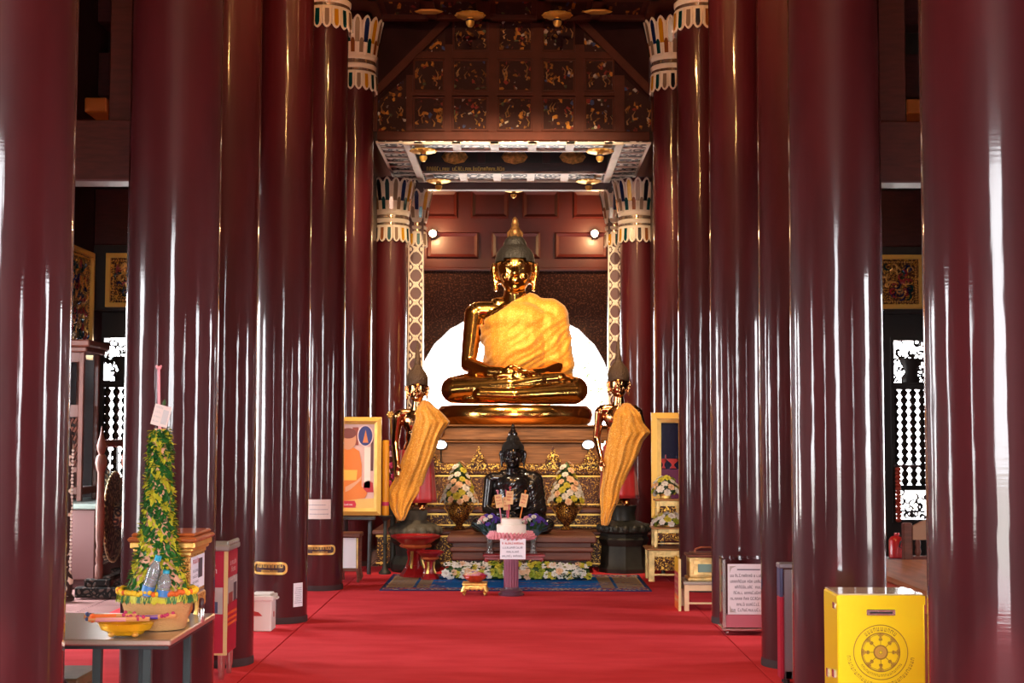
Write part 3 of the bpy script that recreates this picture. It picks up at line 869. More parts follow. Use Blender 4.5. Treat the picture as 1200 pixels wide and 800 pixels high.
# two little wall lamps (lit)
M['bulb'] = mat('warm_lit_lamp', (1, .7, .4, 1), .5, emit=26, ecol=(1, .66, .34, 1))
for px, side in ((507, 'left'), (697, 'right')):
    p = at(px, 273, 21.75)
    t = thing('wall_spotlight', 'small glowing wall spotlight on the panelled wall, %s of the Buddha head' % side, 'lamp', (p.x, 21.98, p.z), 'warm wall spotlights')
    b = MB(); b.T = Matrix.Translation((p.x, 21.999, p.z)) @ Matrix.Rotation(PI/2, 4, 'X'); b.lathe([(.04,0),(.04,.03),(.015,.04),(.015,.14)], n=16); b.build('wall_mount', M['black'], t)
    b = MB(); b.T = Matrix.Translation((p.x, 21.86, p.z)) @ Matrix.Rotation(PI/2, 4, 'X'); b.lathe([(.03,0),(.045,.03),(.06,.10),(.052,.10),(.04,.04)], n=20); b.build('lamp_housing', M['steel'], t)
    b = MB(); b.ball((p.x, 21.775, p.z), (.045,.04,.045), 16, 10); b.build('bulb', M['bulb'], t)

# ------------------------------------------------------------------ stepped altar
def altar():
    t = thing('stepped_altar', 'wide stepped altar of dark red wood covered in gold filigree, under the Buddha', 'altar', (0, 17, 0), kind='thing')
    def tier(name, x0, x1, y0, y1, z0, z1, m, top='brown_wood', lip=.05):
        b = MB(); b.use(M[m]); b.box((x0, y0, z0), (x1, y1, z1-.05), .006)
        b.use(M[top]); b.box((x0-lip, y0-lip, z1-.05), (x1+lip, y1, z1), .012)
        b.use(M['gold_paint']); b.box((x0-.01, y0-.012, z1-.075), (x1+.01, y0, z1-.055)); b.box((x0-.01, y0-.012, z0+.03), (x1+.01, y0, z0+.045))
        return b.build(name, None, t, smooth=False)
    xl, xr = -1.50, 1.50
    tier('lower_tier', xl, xr, 15.9, 17.95, .0, .40, 'gold_fil')
    tier('middle_tier', -1.31, 1.31, 16.2, 20.2, .40, Z(596, 16.15), 'gold_fil_fine')
    zm = Z(596, 16.15)
    tier('upper_tier', -1.2, 1.25, 16.45, 20.2, zm, Z(551, 16.4), 'gold_fil_fine', 'gold_fil', .03)
    zu = Z(551, 16.4)
    # arcaded band with upright flame ornaments
    b = MB(); b.box((-1.23, 16.43, zu), (1.28, 16.6, zu+.075), .006); b.build('filigree_band', M['gold_fil_bright'], t, smooth=False)
    for px in (506, 561, 648, 692):
        x = X(px, 16.45, 545); zz = zu+.07
        b = MB()
        pts = [(-.10,0),(.10,0),(.09,.05),(.06,.075),(.065,.10),(.03,.125),(.02,.17),(0,.21),(-.02,.17),(-.03,.125),(-.065,.10),(-.06,.075),(-.09,.05)]
        b.xz([(x+q[0], zz+q[1]) for q in pts], 16.40, 16.43)
        for s in (-1, 1): b.tube([(x+s*.07,16.395,zz+.02),(x+s*.05,16.39,zz+.07),(x+s*.015,16.39,zz+.09),(x+s*.02,16.395,zz+.04)], [.012,.012,.01,.006], 6)
        b.build('flame_ornament', M['gold_fil_bright'], t)
    # square gold medallion panels low on the front
    for px in (477, 748):
        x = X(px, 15.9, 648)
        b = MB(); b.box((x-.10, 15.87, .06), (x+.10, 15.9, .30), .006); b.box((x-.075, 15.86, .085), (x+.075, 15.875, .275), .004)
        b.build('gold_square_panel', M['gold_fil_bright'], t, smooth=False)
    # gilt plank plinth
    b = MB()
    z0 = zu+.06; zA, zB, zC_ = Z(541, 16.8), Z(516, 16.85), Z(497.5, 16.95)
    ya = 16.7
    b.box((X(505,16.8,530), ya, zu), (X(702,16.8,530), 19.6, zB-.02), .012)
    b.box((X(500,16.8,516)-.02, ya-.05, zB-.035), (X(705,16.8,516)+.03, 19.65, zB+.0), .015)
    b.box((X(498,16.9,505), ya-.02, zB), (X(713,16.9,505), 19.6, zC_-.03), .012)
    b.box((X(498,16.9,505)-.03, ya-.06, zC_-.03), (X(713,16.9,505)+.03, 19.65, zC_), .012)
    b.build('gilt_plinth', M['gilt_plank'], t, smooth=False)
    return zC_
Z_PL = altar()

# ------------------------------------------------------------------ seated figures
def face(b, c, w, rot=None):
    """Face relief on a head of half width w centred at c, looking to -y; everything overlaps the skull."""
    cx, cy, cz = c
    V = lambda x, y, z: Vector((cx+x*w, cy+y*w, cz+z*w))
    b.capsule(V(0,-.98,.18), .10*w, V(0,-1.16,-.18), .15*w, 10)                # nose
    for s in (-1, 1):
        b.ball(V(s*.10,-1.08,-.22), .10*w, 10, 8)                              # nostril
        b.tube([V(s*.10,-.98,.30), V(s*.30,-1.0,.42), V(s*.55,-.86,.36), V(s*.70,-.68,.22)], [.05*w,.07*w,.06*w,.03*w], 8)   # brow
        b.ball(V(s*.36,-.86,.16), (.22*w,.12*w,.11*w), 10, 8)                  # lowered eyelid
        b.ball(V(s*.42,-.70,-.30), (.3*w,.26*w,.3*w), 12, 8)                   # cheek
        # ear with a long lobe
        b.tube([V(s*.98,-.02,.42), V(s*1.12,.02,.45), V(s*1.2,.06,.15), V(s*1.10,.02,-.35), V(s*1.03,-.04,-.85), V(s*1.0,-.05,-1.02)], [.10*w,.12*w,.13*w,.11*w,.13*w,.10*w], 8)
        b.capsule(V(s*.9,.05,.2), .16*w, V(s*1.08,.05,.1), .12*w, 8)
        b.capsule(V(s*.86,.02,-.5), .14*w, V(s*1.04,-.0,-.6), .09*w, 8)
    b.tube([V(-.30,-.90,-.50), V(-.12,-1.04,-.47), V(0,-1.02,-.50), V(.12,-1.04,-.47), V(.30,-.90,-.50)], [.03*w,.07*w,.06*w,.07*w,.03*w], 8)
    b.tube([V(-.24,-.92,-.60), V(0,-1.05,-.63), V(.24,-.92,-.60)], [.03*w,.085*w,.03*w], 8)
    b.ball(V(0,-.80,-.88), (.26*w,.22*w,.2*w), 12, 8)                          # chin
def seated_parts():
    b = MB()
    # trunk
    b.ball((0,.14,.27), (.46,.34,.28), 20, 14)
    b.ball((0,.10,.55), (.36,.25,.32), 20, 14)
    b.ball((0,.08,.95), (.42,.25,.36), 20, 14)
    b.ball((0,-.05,1.03), (.36,.17,.20), 18, 12)
    b.capsule((-.44,.08,1.17), .125, (.44,.08,1.17), .125)
    b.capsule((-.2,.08,1.24), .11, (.2,.08,1.24), .11)
    b.capsule((0,.08,1.2), .165, (0,.04,1.48), .135)
    trunk = MB(); trunk.v = list(b.v); trunk.f = list(b.f)
    larm = MB(); larm.capsule((.50,.08,1.13), .145, (.60,.02,.52), .115); larm.v and None
    # head
    b.ball((0,.03,1.69), (.232,.245,.28), 24, 18); b.ball((0,-.01,1.55), (.178,.19,.18), 18, 12)
    face(b, (0,.03,1.645), .232)
    # right arm (bare), forearm to the lap
    b.capsule((-.50,.08,1.13), .13, (-.57,.02,.52), .10)
    b.capsule((-.57,.02,.50), .10, (-.30,-.36,.40), .075); b.capsule((-.30,-.36,.40), .075, (-.14,-.45,.39), .07)
    # left arm
    b.v += []; n0 = len(b.v)
    b.capsule((.50,.08,1.13), .13, (.58,.02,.52), .10)
    b.capsule((.58,.02,.50), .10, (.32,-.36,.38), .075); b.capsule((.32,-.36,.38), .075, (.16,-.45,.36), .07)
    # hands resting one upon the other, fingers crossing
    b.ball((-.04,-.47,.39), (.13,.10,.045), 14, 8); b.ball((.06,-.47,.34), (.13,.10,.045), 14, 8)
    for k in range(4):
        y = -.55+.042*k; L = (.19,.22,.21,.17)[k]
        b.tube([(.04,y,.405),(.04+L*.5,y-.005,.40),(.04+L,y,.375)], [.026,.025,.018], 8)
        b.tube([(-.02,y-.012,.345),(-.02-L*.5,y-.014,.345),(-.02-L,y-.01,.33)], [.026,.025,.018], 8)
    b.tube([(-.10,-.50,.42),(-.04,-.56,.455),(.02,-.555,.46)], [.03,.027,.02], 8); b.tube([(.12,-.50,.38),(.06,-.57,.43),(.025,-.565,.455)], [.03,.027,.02], 8)
    # folded legs
    b.capsule((-.26,.12,.23), .24, (-.73,-.26,.18), .168, 20); b.capsule((.26,.12,.23), .24, (.73,-.26,.18), .168, 20)
    b.capsule((.72,-.30,.15), .15, (.0,-.56,.105), .105, 20); b.capsule((.0,-.56,.105), .105, (-.40,-.50,.12), .085, 16)
    b.capsule((-.72,-.30,.175), .155, (-.05,-.50,.235), .115, 20); b.capsule((-.05,-.50,.235), .115, (.32,-.42,.30), .085, 16)
    # upturned right foot with toes
    b.capsule((.30,-.42,.30), .085, (.56,-.36,.325), .07, 14)
    for k in range(5): b.capsule((.56,-.42+.035*k,.325+.006*k), .025, (.64-.012*abs(k-3),-.415+.035*k,.325), .02, 8)
    b.ball((0,-.2,.15), (.62,.42,.14), 20, 10); b.lathe([(.70,.006),(.80,.02),(.84,.07),(.80,.12),(.0,.12)], (0,-.08,0), 36, 1, .62)
    return b, trunk
SEAT, TRUNK = seated_parts()
ME_SEAT = blob(SEAT, .0125, 3)
# robe: the trunk and left arm swollen a little, cut along the bare right shoulder
rb = MB()
rb.ball((0,.14,.30), (.48,.36,.28), 20, 14); rb.ball((0,.10,.55), (.395,.285,.34), 20, 14); rb.ball((0,.08,.95), (.455,.285,.39), 20, 14)
rb.ball((0,-.05,1.03), (.40,.20,.24), 18, 12); rb.ball((.02,-.03,.72), (.40,.25,.42), 18, 12)
rb.capsule((-.44,.08,1.17), .145, (.44,.08,1.17), .15); rb.capsule((-.2,.08,1.25), .135, (.2,.08,1.25), .135); rb.capsule((0,.08,1.2), .19, (0,.05,1.42), .165)
rb.capsule((.49,.08,1.12), .165, (.585,.03,.50), .15); rb.capsule((.40,.0,1.0), .16, (.48,.0,.5), .16); rb.capsule((.585,.05,.52), .15, (.60,.06,.30), .11)
ME_RB = blob(rb, .016, 16)
def robe_keep(c):
    x, y, z = c
    if z < .36: return x > .42 and z > .24
    # neckline from the left armpit (viewer) over the chest to the far side of the neck
    edge = -.42 if z < 1.0 else -.42 + (z-1.0)*(.56/.36)
    edge += .012*math.sin(z*23)
    if y > .12: edge = -.46 if z < .98 else -.46+(z-.98)*1.5
    return x > edge and not (x < -.36 and z > .98)
ME_ROBE = cut_mesh(ME_RB, robe_keep)
def drape(me):
    """Presses slanting folds into the robe, from the far shoulder down to the near hip."""
    nn = [v.normal.copy() for v in me.vertices]
    for v, n in zip(me.vertices, nn):
        x, y, z = v.co
        p = x*.62 - z*.78
        w = mnoise.noise((x*3, y*3, z*3))
        a = .016*(1-abs(math.sin(p*19+w*2.2)))**2 + .009*(1-abs(math.sin(p*41+w*3+1)))**2 - .008
        fade = min(1, max(.25, (1.25-z)*2.2))
        v.co += n*a*fade
    me.update()
drape(ME_ROBE)
HAIRM = MB()
def hair_parts(b):
    b.ball((0,.05,1.775), (.25,.262,.25), 24, 18)
    b.ball((0,.06,1.99), (.145,.15,.13), 18, 12)
ME_HAIR = None
def make_hair():
    b = MB(); hair_parts(b)
    me = blob(b, .012, 3)
    return cut_mesh(me, lambda c: c.z > 1.80 + max(0, (c.y-.0))*-.9 + (0 if c.y < -.1 else 0) - (.03 if abs(c.x) > .14 else 0))
ME_HAIR = make_hair()
def finial(b):
    b.lathe([(.075,0),(.08,.02),(.062,.05),(.068,.07),(.052,.11),(.06,.13),(.042,.16),(.05,.18),(.034,.22),(.038,.235),(.016,.27),(0,.28)], (0,.06,2.07), 10)
    for k in range(6):
        a = 2*PI*k/6
        b.tube([(.075*math.cos(a), .06+.075*math.sin(a), 2.09), (.085*math.cos(a), .06+.085*math.sin(a), 2.14), (.05*math.cos(a), .06+.05*math.sin(a), 2.2)], [.022,.018,.003], 6)
def seated_buddha(name, label, loc, scale, mats, group=None):
    t = thing(name, label, 'statue', loc, kind='thing')
    t.scale = (scale,)*3
    bo = mesh_obj('body', ME_SEAT.copy(), M[mats[0]], t)
    ro = mesh_obj('draped_robe', ME_ROBE.copy(), M[mats[1]], t)
    so = ro.modifiers.new('thick', 'SOLIDIFY'); so.thickness = .014; so.offset = 1
    mesh_obj('hair', ME_HAIR.copy(), M[mats[2]], t)
    b = MB(); finial(b); o = b.build('flame_finial', M[mats[3]], None); o.parent = t
    return t
BX = X(603, 17.5, 440)
ZL = Z(475, 17.2)+.012
seated_buddha('great_buddha', 'great golden seated Buddha in a saffron robe, hands in lap, topmost on the altar', (BX, 17.55, ZL), 1.0, ('gold', 'robe', 'black_hair', 'dull_gold'))
# lotus seat
t = thing('lotus_cushion', 'polished golden lotus cushion carrying the great Buddha', 'lotus seat', (BX, 17.5, Z_PL), kind='thing')
b = MB(); h = ZL-Z_PL-.010
b.lathe([(.89,0),(.92,.05*h),(.955,.3*h),(.965,.55*h),(.95,.8*h),(.915,.95*h),(.90,h)], (BX, 17.5, Z_PL), 64, 1, .72)
b.build('cushion', M['gold'], t)
# dark Buddha in front, on a brown wooden dais
t = thing('wooden_dais', 'long brown stepped wooden dais carrying the black Buddha', 'dais', (0, 15.4, 0))
b = MB(); xa, xb = X(524, 15.15, 640), X(699, 15.15, 640)
ztop, zbot = Z(628, 15.1), Z(657, 15.1)
b.box((xa, 15.12, ztop-.075), (xb, 15.85, ztop), .015); b.box((xa+.06, 15.18, ztop-.12), (xb-.06, 15.85, ztop-.075)); b.box((xa+.03, 15.14, ztop-.17), (xb-.03, 15.85, ztop-.12), .012); b.box((xa+.05, 15.16, zbot), (xb-.05, 15.85, ztop-.17), .01)
b.build('dais_top', M['brown_wood'], t, smooth=False)
b = MB(); b.box((xa+.1, 15.22, 0), (xb-.1, 15.85, zbot)); b.build('dais_base', M['dark_wood'], t, smooth=False)
seated_buddha('black_buddha', 'black bronze seated Buddha behind the tiered white offering cake', (X(601, 15.55, 560), 15.52, ztop+.012), .5, ('black_bronze', 'black_bronze', 'black_hair', 'black_bronze'))

# ------------------------------------------------------------------ standing figures
def standing_parts():
    b = MB()
    for s in (-1, 1):
        b.capsule((s*.06,.0,.56), .085, (s*.065,.0,.06), .052, 16)
        b.capsule((s*.065,.02,.045), .045, (s*.075,-.15,.03), .035, 12)
        for k in range(5): b.capsule((s*(.05+.013*k),-.15,.026), .013, (s*(.05+.013*k),-.20+.008*k,.02), .010, 8)
    b.ball((0,0,.62), (.155,.115,.16), 18, 12); b.ball((0,0,.78), (.125,.09,.16), 18, 12); b.ball((0,0,.94), (.16,.10,.15), 18, 12)
    b.capsule((-.165,0,1.03), .055, (.165,0,1.03), .055); b.capsule((0,.0,1.02), .07, (0,-.01,1.19), .055)
    b.ball((0,0,1.305), (.105,.115,.135), 24, 18); b.ball((0,-.02,1.24), (.082,.088,.085), 18, 12)
    face(b, (0,0,1.285), .105)
    # bare right arm hanging, forearm forward
    b.capsule((-.205,0,1.0), .055, (-.235,.03,.72), .042, 14); b.capsule((-.235,.03,.72), .042, (-.20,-.10,.52), .03, 14)
    b.ball((-.195,-.13,.47), (.028,.04,.055), 12, 8)
    for k in range(4): b.capsule((-.195+.012*(k-1.5),-.14,.44), .011, (-.19+.012*(k-1.5),-.15,.36+.008*abs(k-1.5)), .008, 8)
    b.capsule((-.17,-.14,.47), .012, (-.155,-.165,.42), .009, 8)
    # raised left forearm that holds up the cloth
    b.capsule((.205,0,1.0), .055, (.26,.03,.82), .042, 14); b.capsule((.26,.03,.82), .042, (.17,-.07,.74), .03, 14)
    b.ball((.14,-.09,.73), (.045,.025,.03), 12, 8)
    for k in range(4): b.capsule((.11,-.095,.715+.012*k), .009, (.06,-.10,.715+.010*k), .007, 8)
    b.capsule((.14,-.095,.755), .010, (.105,-.105,.775), .008, 8)
    return b
ME_STAND = blob(standing_parts(), .0075, 3)
# under-skirt
def skirt():
    b = MB()
    def f(u, v):
        a = 2*PI*u; z = .64-.56*v
        r = .165+.05*v+.008*math.sin(a*9+v*2)
        return (r*math.cos(a), r*.72*math.sin(a), z)
    b.grid(f, 48, 12); return b
ROBE_L = [(468,493,500),(475,490,508),(484,487,518),(493,486,526),(503,483,519),(520,478,513),(540,470,505),(560,462,498),(578,453,489),(593,458,481),(607,468,473)]
ROBE_R = [(471,728,740),(478,723,747),(486,719,751),(494,717,755),(504,714,762),(514,711,755),(530,709,748),(550,706,738),(570,704,730),(590,703,722),(603,703,716),(612,705,710)]
def standing_buddha(label, px, py0, d, rows, side):
    base = at(px, py0, d); x0 = base.x; z0 = base.z
    t = thing('standing_buddha', label, 'statue', (x0, d, z0), kind='thing')
    mesh_obj('body', ME_STAND if side < 0 else ME_STAND.copy(), M['copper_gold'], t)
    b = MB(); b.T = Matrix.Translation((x0, d, z0)); s = skirt(); b.add(s.v, s.f)
    o = b.build('red_underskirt', M['red_silk'], t); so = o.modifiers.new('thick', 'SOLIDIFY'); so.thickness = .006
    b = MB(); b.T = Matrix.Translation((x0, d, z0))
    b.lathe([(.112,.0),(.12,.03),(.116,.09),(.095,.14),(.062,.18),(.04,.21),(.03,.23)], (0,.012,1.335), 24, 1, 1.05)
    b.build('hair', M['brown_hair'], t)
    b = MB(); b.T = Matrix.Translation((x0, d, z0))
    b.lathe([(.034,0),(.038,.02),(.03,.06),(.026,.12),(.018,.18),(.006,.24),(0,.245)], (0,.012,1.555), 12); b.build('flame_finial', M['brown_hair'], t)
    # shawl hanging from the far shoulder to a point
    pr = [(at(0, py, d-.13).z, X(l, d-.13, py), X(r, d-.13, py)) for py, l, r in rows]
    b = MB(); nu = 40; nv = 60
    def row(v):
        f = v*(len(pr)-1); i = min(int(f), len(pr)-2); f -= i
        return tuple(pr[i][k]*(1-f)+pr[i+1][k]*f for k in range(3))
    def fn(u, v):
        z, l, r = row(v)
        depth = .135+.05*math.sin(PI*u)*min(1, v*4+.3)+max(0, v-.75)*.5
        sh = max(0, 1-v*7)                       # climbs over the shoulder
        y = d - depth + sh*.10 + .016*(abs(math.sin(u*9+v*3+.6*math.sin(v*6)))-.5)*min(1, v*3+.3)+.006*math.sin(u*31-v*9)
        return (l+(r-l)*u + .006*math.sin(v*31+u*3), y, z + .012*sh*math.sin(PI*u))
    b.grid(fn, nu, nv)
    def back(u, v):                              # the fall of cloth behind the shoulder
        z, l, r = row(v*.45)
        return (l+(r-l)*(.5+.5*u), d+.02+.09*math.sin(PI*min(1, .15+v*.8))+.012*math.sin(u*12), z)
    b.grid(back, 20, 20)
    def edge(u, v):
        z, l, r = row(v*.6)
        f = fn(1, v*.45); g_ = back(1, v)
        return tuple(f[k]*(1-u)+g_[k]*u + (.006*math.sin(PI*u) if k == 0 else 0) for k in range(3))
    b.grid(edge, 6, 24)
    o = b.build('saffron_shawl', M['robe'], t); so = o.modifiers.new('thick', 'SOLIDIFY'); so.thickness = .012
    return t
M['red_silk'] = mat('red_silk', sr(176, 32, 34), .35, sheen=.3, var=.2)
standing_buddha('standing golden Buddha in a saffron shawl left of the great Buddha', 488, 597, 15.35, ROBE_L, -1)
standing_buddha('standing golden Buddha in a saffron shawl right of the great Buddha', 725, 592, 15.35, ROBE_R, 1)
# their pedestals
def pedestal(label, px, top, d, m, prof, n=8):
    p = at(px, top, d)
    t = thing('statue_pedestal', label, 'pedestal', (p.x, d, 0))
    H = p.z
    b = MB(); b.lathe([(r, z*H) for r, z in prof[0]], (p.x, d, 0), n); b.build('base', m[0], t, angle=30)
    b = MB(); b.lathe([(r, z*H) for r, z in prof[1]], (p.x, d, 0), 24); 
    for k in range(16):
        a = 2*PI*k/16; b.ball((p.x+prof[2][0]*math.cos(a), d+prof[2][0]*math.sin(a), prof[2][1]*H), (.05,.05,.05), 8, 6)
    b.build('lotus_plinth', m[1], t)
pedestal('squat dark stone pedestal under the standing Buddha behind the red offering stands', 487, 597, 15.4, (M['dark_bronze'], M['old_stone']),
         ([(.25,0),(.27,.05),(.27,.13),(.21,.26),(.22,.42),(.27,.50),(.27,.56)], [(.22,.56),(.27,.60),(.275,.68),(.23,.76),(.15,.80),(.12,.84),(.13,1)], (.25,.66)), 24)
pedestal('tall dark green octagonal pedestal under the standing Buddha beside the gold altar tables', 731, 592, 15.4, (M['dark_bronze'], M['dark_bronze']),
         ([(.27,0),(.275,.06),(.25,.12),(.24,.40),(.265,.46),(.275,.5),(.25,.54),(.26,.58)], [(.24,.58),(.275,.62),(.275,.70),(.2,.75),(.13,.78),(.12,.9),(.14,1)], (.25,.66)), 8)
# ------------------------------------------------------------------ flowers
M['leaf'] = mat('dark_green_leaf', sr(52, 84, 36), .5, var=.35, vs=12)
M['leaf_light'] = mat('yellow_green_leaf', sr(150, 160, 40), .5, var=.3, vs=12)
M['pet_white'] = mat('white_petal', sr(236, 226, 214), .6, var=.06)
M['pet_peach'] = mat('peach_petal', sr(236, 190, 150), .6, var=.1)
M['pet_yellow'] = mat('yellow_green_petal', sr(206, 190, 60), .6, var=.2)
M['pet_pink'] = mat('pink_petal', sr(226, 150, 160), .6, var=.12)
M['pet_magenta'] = mat('magenta_petal', sr(190, 40, 92), .6, var=.2)
M['pet_purple'] = mat('purple_petal', sr(92, 60, 168), .6, var=.25)
M['pet_blue'] = mat('grey_teal_leaf', sr(70, 96, 104), .6, var=.25)
def rose_mesh(name, m, seed=1, green=None):
    """A little cupped blossom of radius 1 facing +z."""
    rnd = random.Random(seed); b = MB(); b.use(M[m])
    for ring, (n, r, tilt, L) in enumerate(((5, .05, .35, .55), (6, .12, .85, .8), (7, .16, 1.25, .95))):
        for k in range(n):
            a = 2*PI*k/n + ring*.4 + rnd.uniform(-.1, .1)
            Rz = Matrix.Rotation(a, 3, 'Z')
            def P(u, v):
                t = tilt*(.55+.6*v); w = .44*math.sin(PI*min(.97, .22+.72*v))*(1+.12*ring)
                return Rz @ Vector((r + L*v*math.sin(t) + .02, w*u, .05 + L*v*math.cos(t) - .1*u*u))
            vs = [P(u, v) for v in (0, .35, .7, 1) for u in (-1, 0, 1)]
            b.add(vs, [(j*3+i, j*3+i+1, j*3+i+4, j*3+i+3) for j in range(3) for i in range(2)])
    b.ball((0, 0, .22), (.22, .22, .26), 8, 6)
    o = b.build(name, None, None); me = o.data; bpy.data.objects.remove(o); return me
ROSES = {m: rose_mesh('rose', m, i) for i, m in enumerate(('pet_white', 'pet_peach', 'pet_yellow', 'pet_pink', 'pet_magenta', 'pet_purple', 'leaf_light'))}
def put_rose(parent, p, r, kind, out, name='rose'):
    o = bpy.data.objects.new(name, ROSES[kind]); C.objects.link(o); o.parent = parent
    o.location = Vector(p) - wloc(parent); o.scale = (r, r, r)
    o.rotation_euler = Vector(out).to_track_quat('Z', 'Y').to_euler()
    return o
def leaf(b, p, d, L, w):
    d = Vector(d).normalized(); sd = d.cross(Vector((0, 0, 1)))
    if sd.length < .1: sd = Vector((1, 0, 0))
    sd.normalize(); n = sd.cross(d)
    p = Vector(p)
    vs = [p, p+d*L*.35+sd*w, p+d*L*.4-n*w*.3, p+d*L*.35-sd*w, p+d*L*.75+sd*w*.7-n*w*.2, p+d*L*.8-n*w*.6, p+d*L*.75-sd*w*.7-n*w*.2, p+d*L-n*w*.7]
    b.add(vs, [(0,2,1),(0,3,2),(1,2,5,4),(2,3,6,5),(4,5,7),(5,6,7)])
def bouquet(t, c, w, h, n, r, kinds, seed, cone=True, flat=.6, leaves=60):
    """Cone (or dome) of blossoms standing on point c, half width w, height h."""
    rnd = random.Random(seed); c = Vector(c)
    b = MB(); b.use(M['leaf'])
    prof = [(w*.35, -.02), (w*.72, .02*h), (w*.74, .15*h), (w*.5, .5*h), (w*.2, .85*h), (0, .97*h)] if cone else [(w*.4, -.01), (w*.75, .1*h), (w*.75, .4*h), (w*.5, .75*h), (0, .88*h)]
    b.lathe(prof, c, 12, 1, flat)
    for i in range(leaves):
        b.use(M['leaf'] if rnd.random() < .55 else M['leaf_light'])
        v = rnd.random()**1.3; a = rnd.uniform(-PI, PI)
        rr = w*((1-.82*v) if cone else math.sqrt(max(.05, 1-v*v)))*.8
        q = c+Vector((rr*math.cos(a), flat*rr*math.sin(a), v*h*.85))
        leaf(b, q, (math.cos(a), math.sin(a)*flat, rnd.uniform(-.3, .5)), rnd.uniform(.035, .06)*w/.18, .012*w/.18)
    b.build('foliage', None, t, smooth=False)
    # golden-angle spread so the blossoms sit side by side
    for i in range(n):
        v = (i+.5)/n; v = 1-math.sqrt(1-v) if cone else v*.92
        a = i*2.399963
        rr = w*((1-.86*v) if cone else math.sqrt(max(.02, 1-v*v)))*.92
        q = c+Vector((rr*1.06*math.cos(a), flat*rr*1.06*math.sin(a)-.012, v*h))
        out = Vector((math.cos(a), math.sin(a), .35+v*.9 if cone else .2+v*1.4))
        put_rose(t, q, r*rnd.uniform(.85, 1.15), rnd.choice(kinds), out)

def urn_flowers(label, px, seed):
    d = 16.03; zb = .402
    x = X(px, d, 600)
    t = thing('flower_urn', label, 'flower arrangement', (x, d, zb), 'cone bouquets in filigree urns')
    ztop = Z(587, d); h = ztop-zb
    b = MB(); b.lathe([(.07,0),(.075,.02*h),(.035,.12*h),(.04,.2*h),(.10,.38*h),(.125,.6*h),(.12,.8*h),(.09,.92*h),(.115,h),(.10,h)], (x,d,zb), 24, 1, .9); b.build('filigree_urn', M['gold_fil_bright'], t)
    for s in (-1, 1):
        b = MB(); b.tube([(x+s*.10,d,zb+.85*h),(x+s*.15,d,zb+.95*h),(x+s*.165,d,zb+.75*h),(x+s*.12,d,zb+.55*h)], .009, 8); b.build('urn_handle', M['gold_soft'], t)
    bouquet(t, (x, d, ztop-.01), .205, Z(538, d)-ztop, 56, .041, ['pet_white','pet_white','pet_white','pet_peach','pet_peach','pet_yellow'], seed)
urn_flowers('cone bouquet of white and peach blossoms in a gold urn, left of the black Buddha', 538, 1)
urn_flowers('cone bouquet of white and peach blossoms in a gold urn, right of the black Buddha', 664, 2)

# purple bouquets in glass vases on the low red table
M['glass'] = mat('clear_glass', (.9, .95, .95, 1), .05, trans=.9)
def table_red():
    d = 14.78; zt = Z(649, 14.7); x0, x1 = X(566, 14.7, 655), X(639, 14.7, 655)
    t = thing('low_red_table', 'low red carved table behind the white cake pedestal', 'table', ((x0+x1)/2, d, 0))
    b = MB(); b.box((x0, d-.12, zt-.03), (x1, d+.12, zt), .008); b.box((x0+.02, d-.11, zt-.055), (x1-.02, d+.11, zt-.03)); b.build('tabletop', M['red_lacquer'], t, smooth=False)
    for sx in (x0+.045, x1-.045):
        for sy in (-.085, .085):
            s = 1 if sx > (x0+x1)/2 else -1
            b = MB(); b.tube([(sx, d+sy, zt-.05), (sx+s*.015, d+sy, zt-.10), (sx, d+sy, .05), (sx+s*.01, d+sy, .022)], [.03, .028, .018, .024], 8); b.build('leg', M['red_lacquer'], t)
    b = MB(); b.box((x0+.06, d-.118, zt-.085), (x1-.06, d-.11, zt-.055)); b.build('apron', M['gold_fil'], t, smooth=False)
    return d, zt
D_T, Z_T = table_red()
def purple(label, px, seed):
    x = X(px, D_T, 640)
    t = thing('purple_bouquet', label, 'flower arrangement', (x, D_T, Z_T), 'purple bouquets in glass vases')
    b = MB(); b.lathe([(.04,0),(.042,.01),(.028,.04),(.03,.12),(.048,.19),(.043,.19),(.026,.12),(.022,.05)], (x, D_T, Z_T), 20); b.build('glass_vase', M['glass'], t)
    rnd = random.Random(seed); c = Vector((x, D_T, Z_T+.18))
    b = MB()
    for i in range(70):
        a = rnd.uniform(0, 2*PI); e = rnd.uniform(.1, 1.3); L = rnd.uniform(.08, .17)
        b.use(M[rnd.choice(['leaf', 'pet_blue', 'pet_blue'])]); leaf(b, c+Vector((math.cos(a)*.03, math.sin(a)*.02, .02)), (math.cos(a), math.sin(a)*.6, e), L*1.35, .014)
    b.ball(c+Vector((0,0,.06)), (.09,.06,.07), 10, 8)
    b.build('foliage', None, t, smooth=False)
    for i in range(16):
        a = i*2.4; v = (i+.5)/16
        q = c+Vector((.14*math.sqrt(v)*math.cos(a), .08*math.sqrt(v)*math.sin(a), .06+.15*(1-v*.6)))
        put_rose(t, q, .028, ('pet_purple','pet_purple','pet_white','pet_purple','pet_pink')[i % 5], (math.cos(a)*v, -.6, .8))
purple('purple and white bouquet in a glass vase, left of the white cake', 574, 4)
purple('purple and white bouquet in a glass vase, right of the white cake', 625, 5)

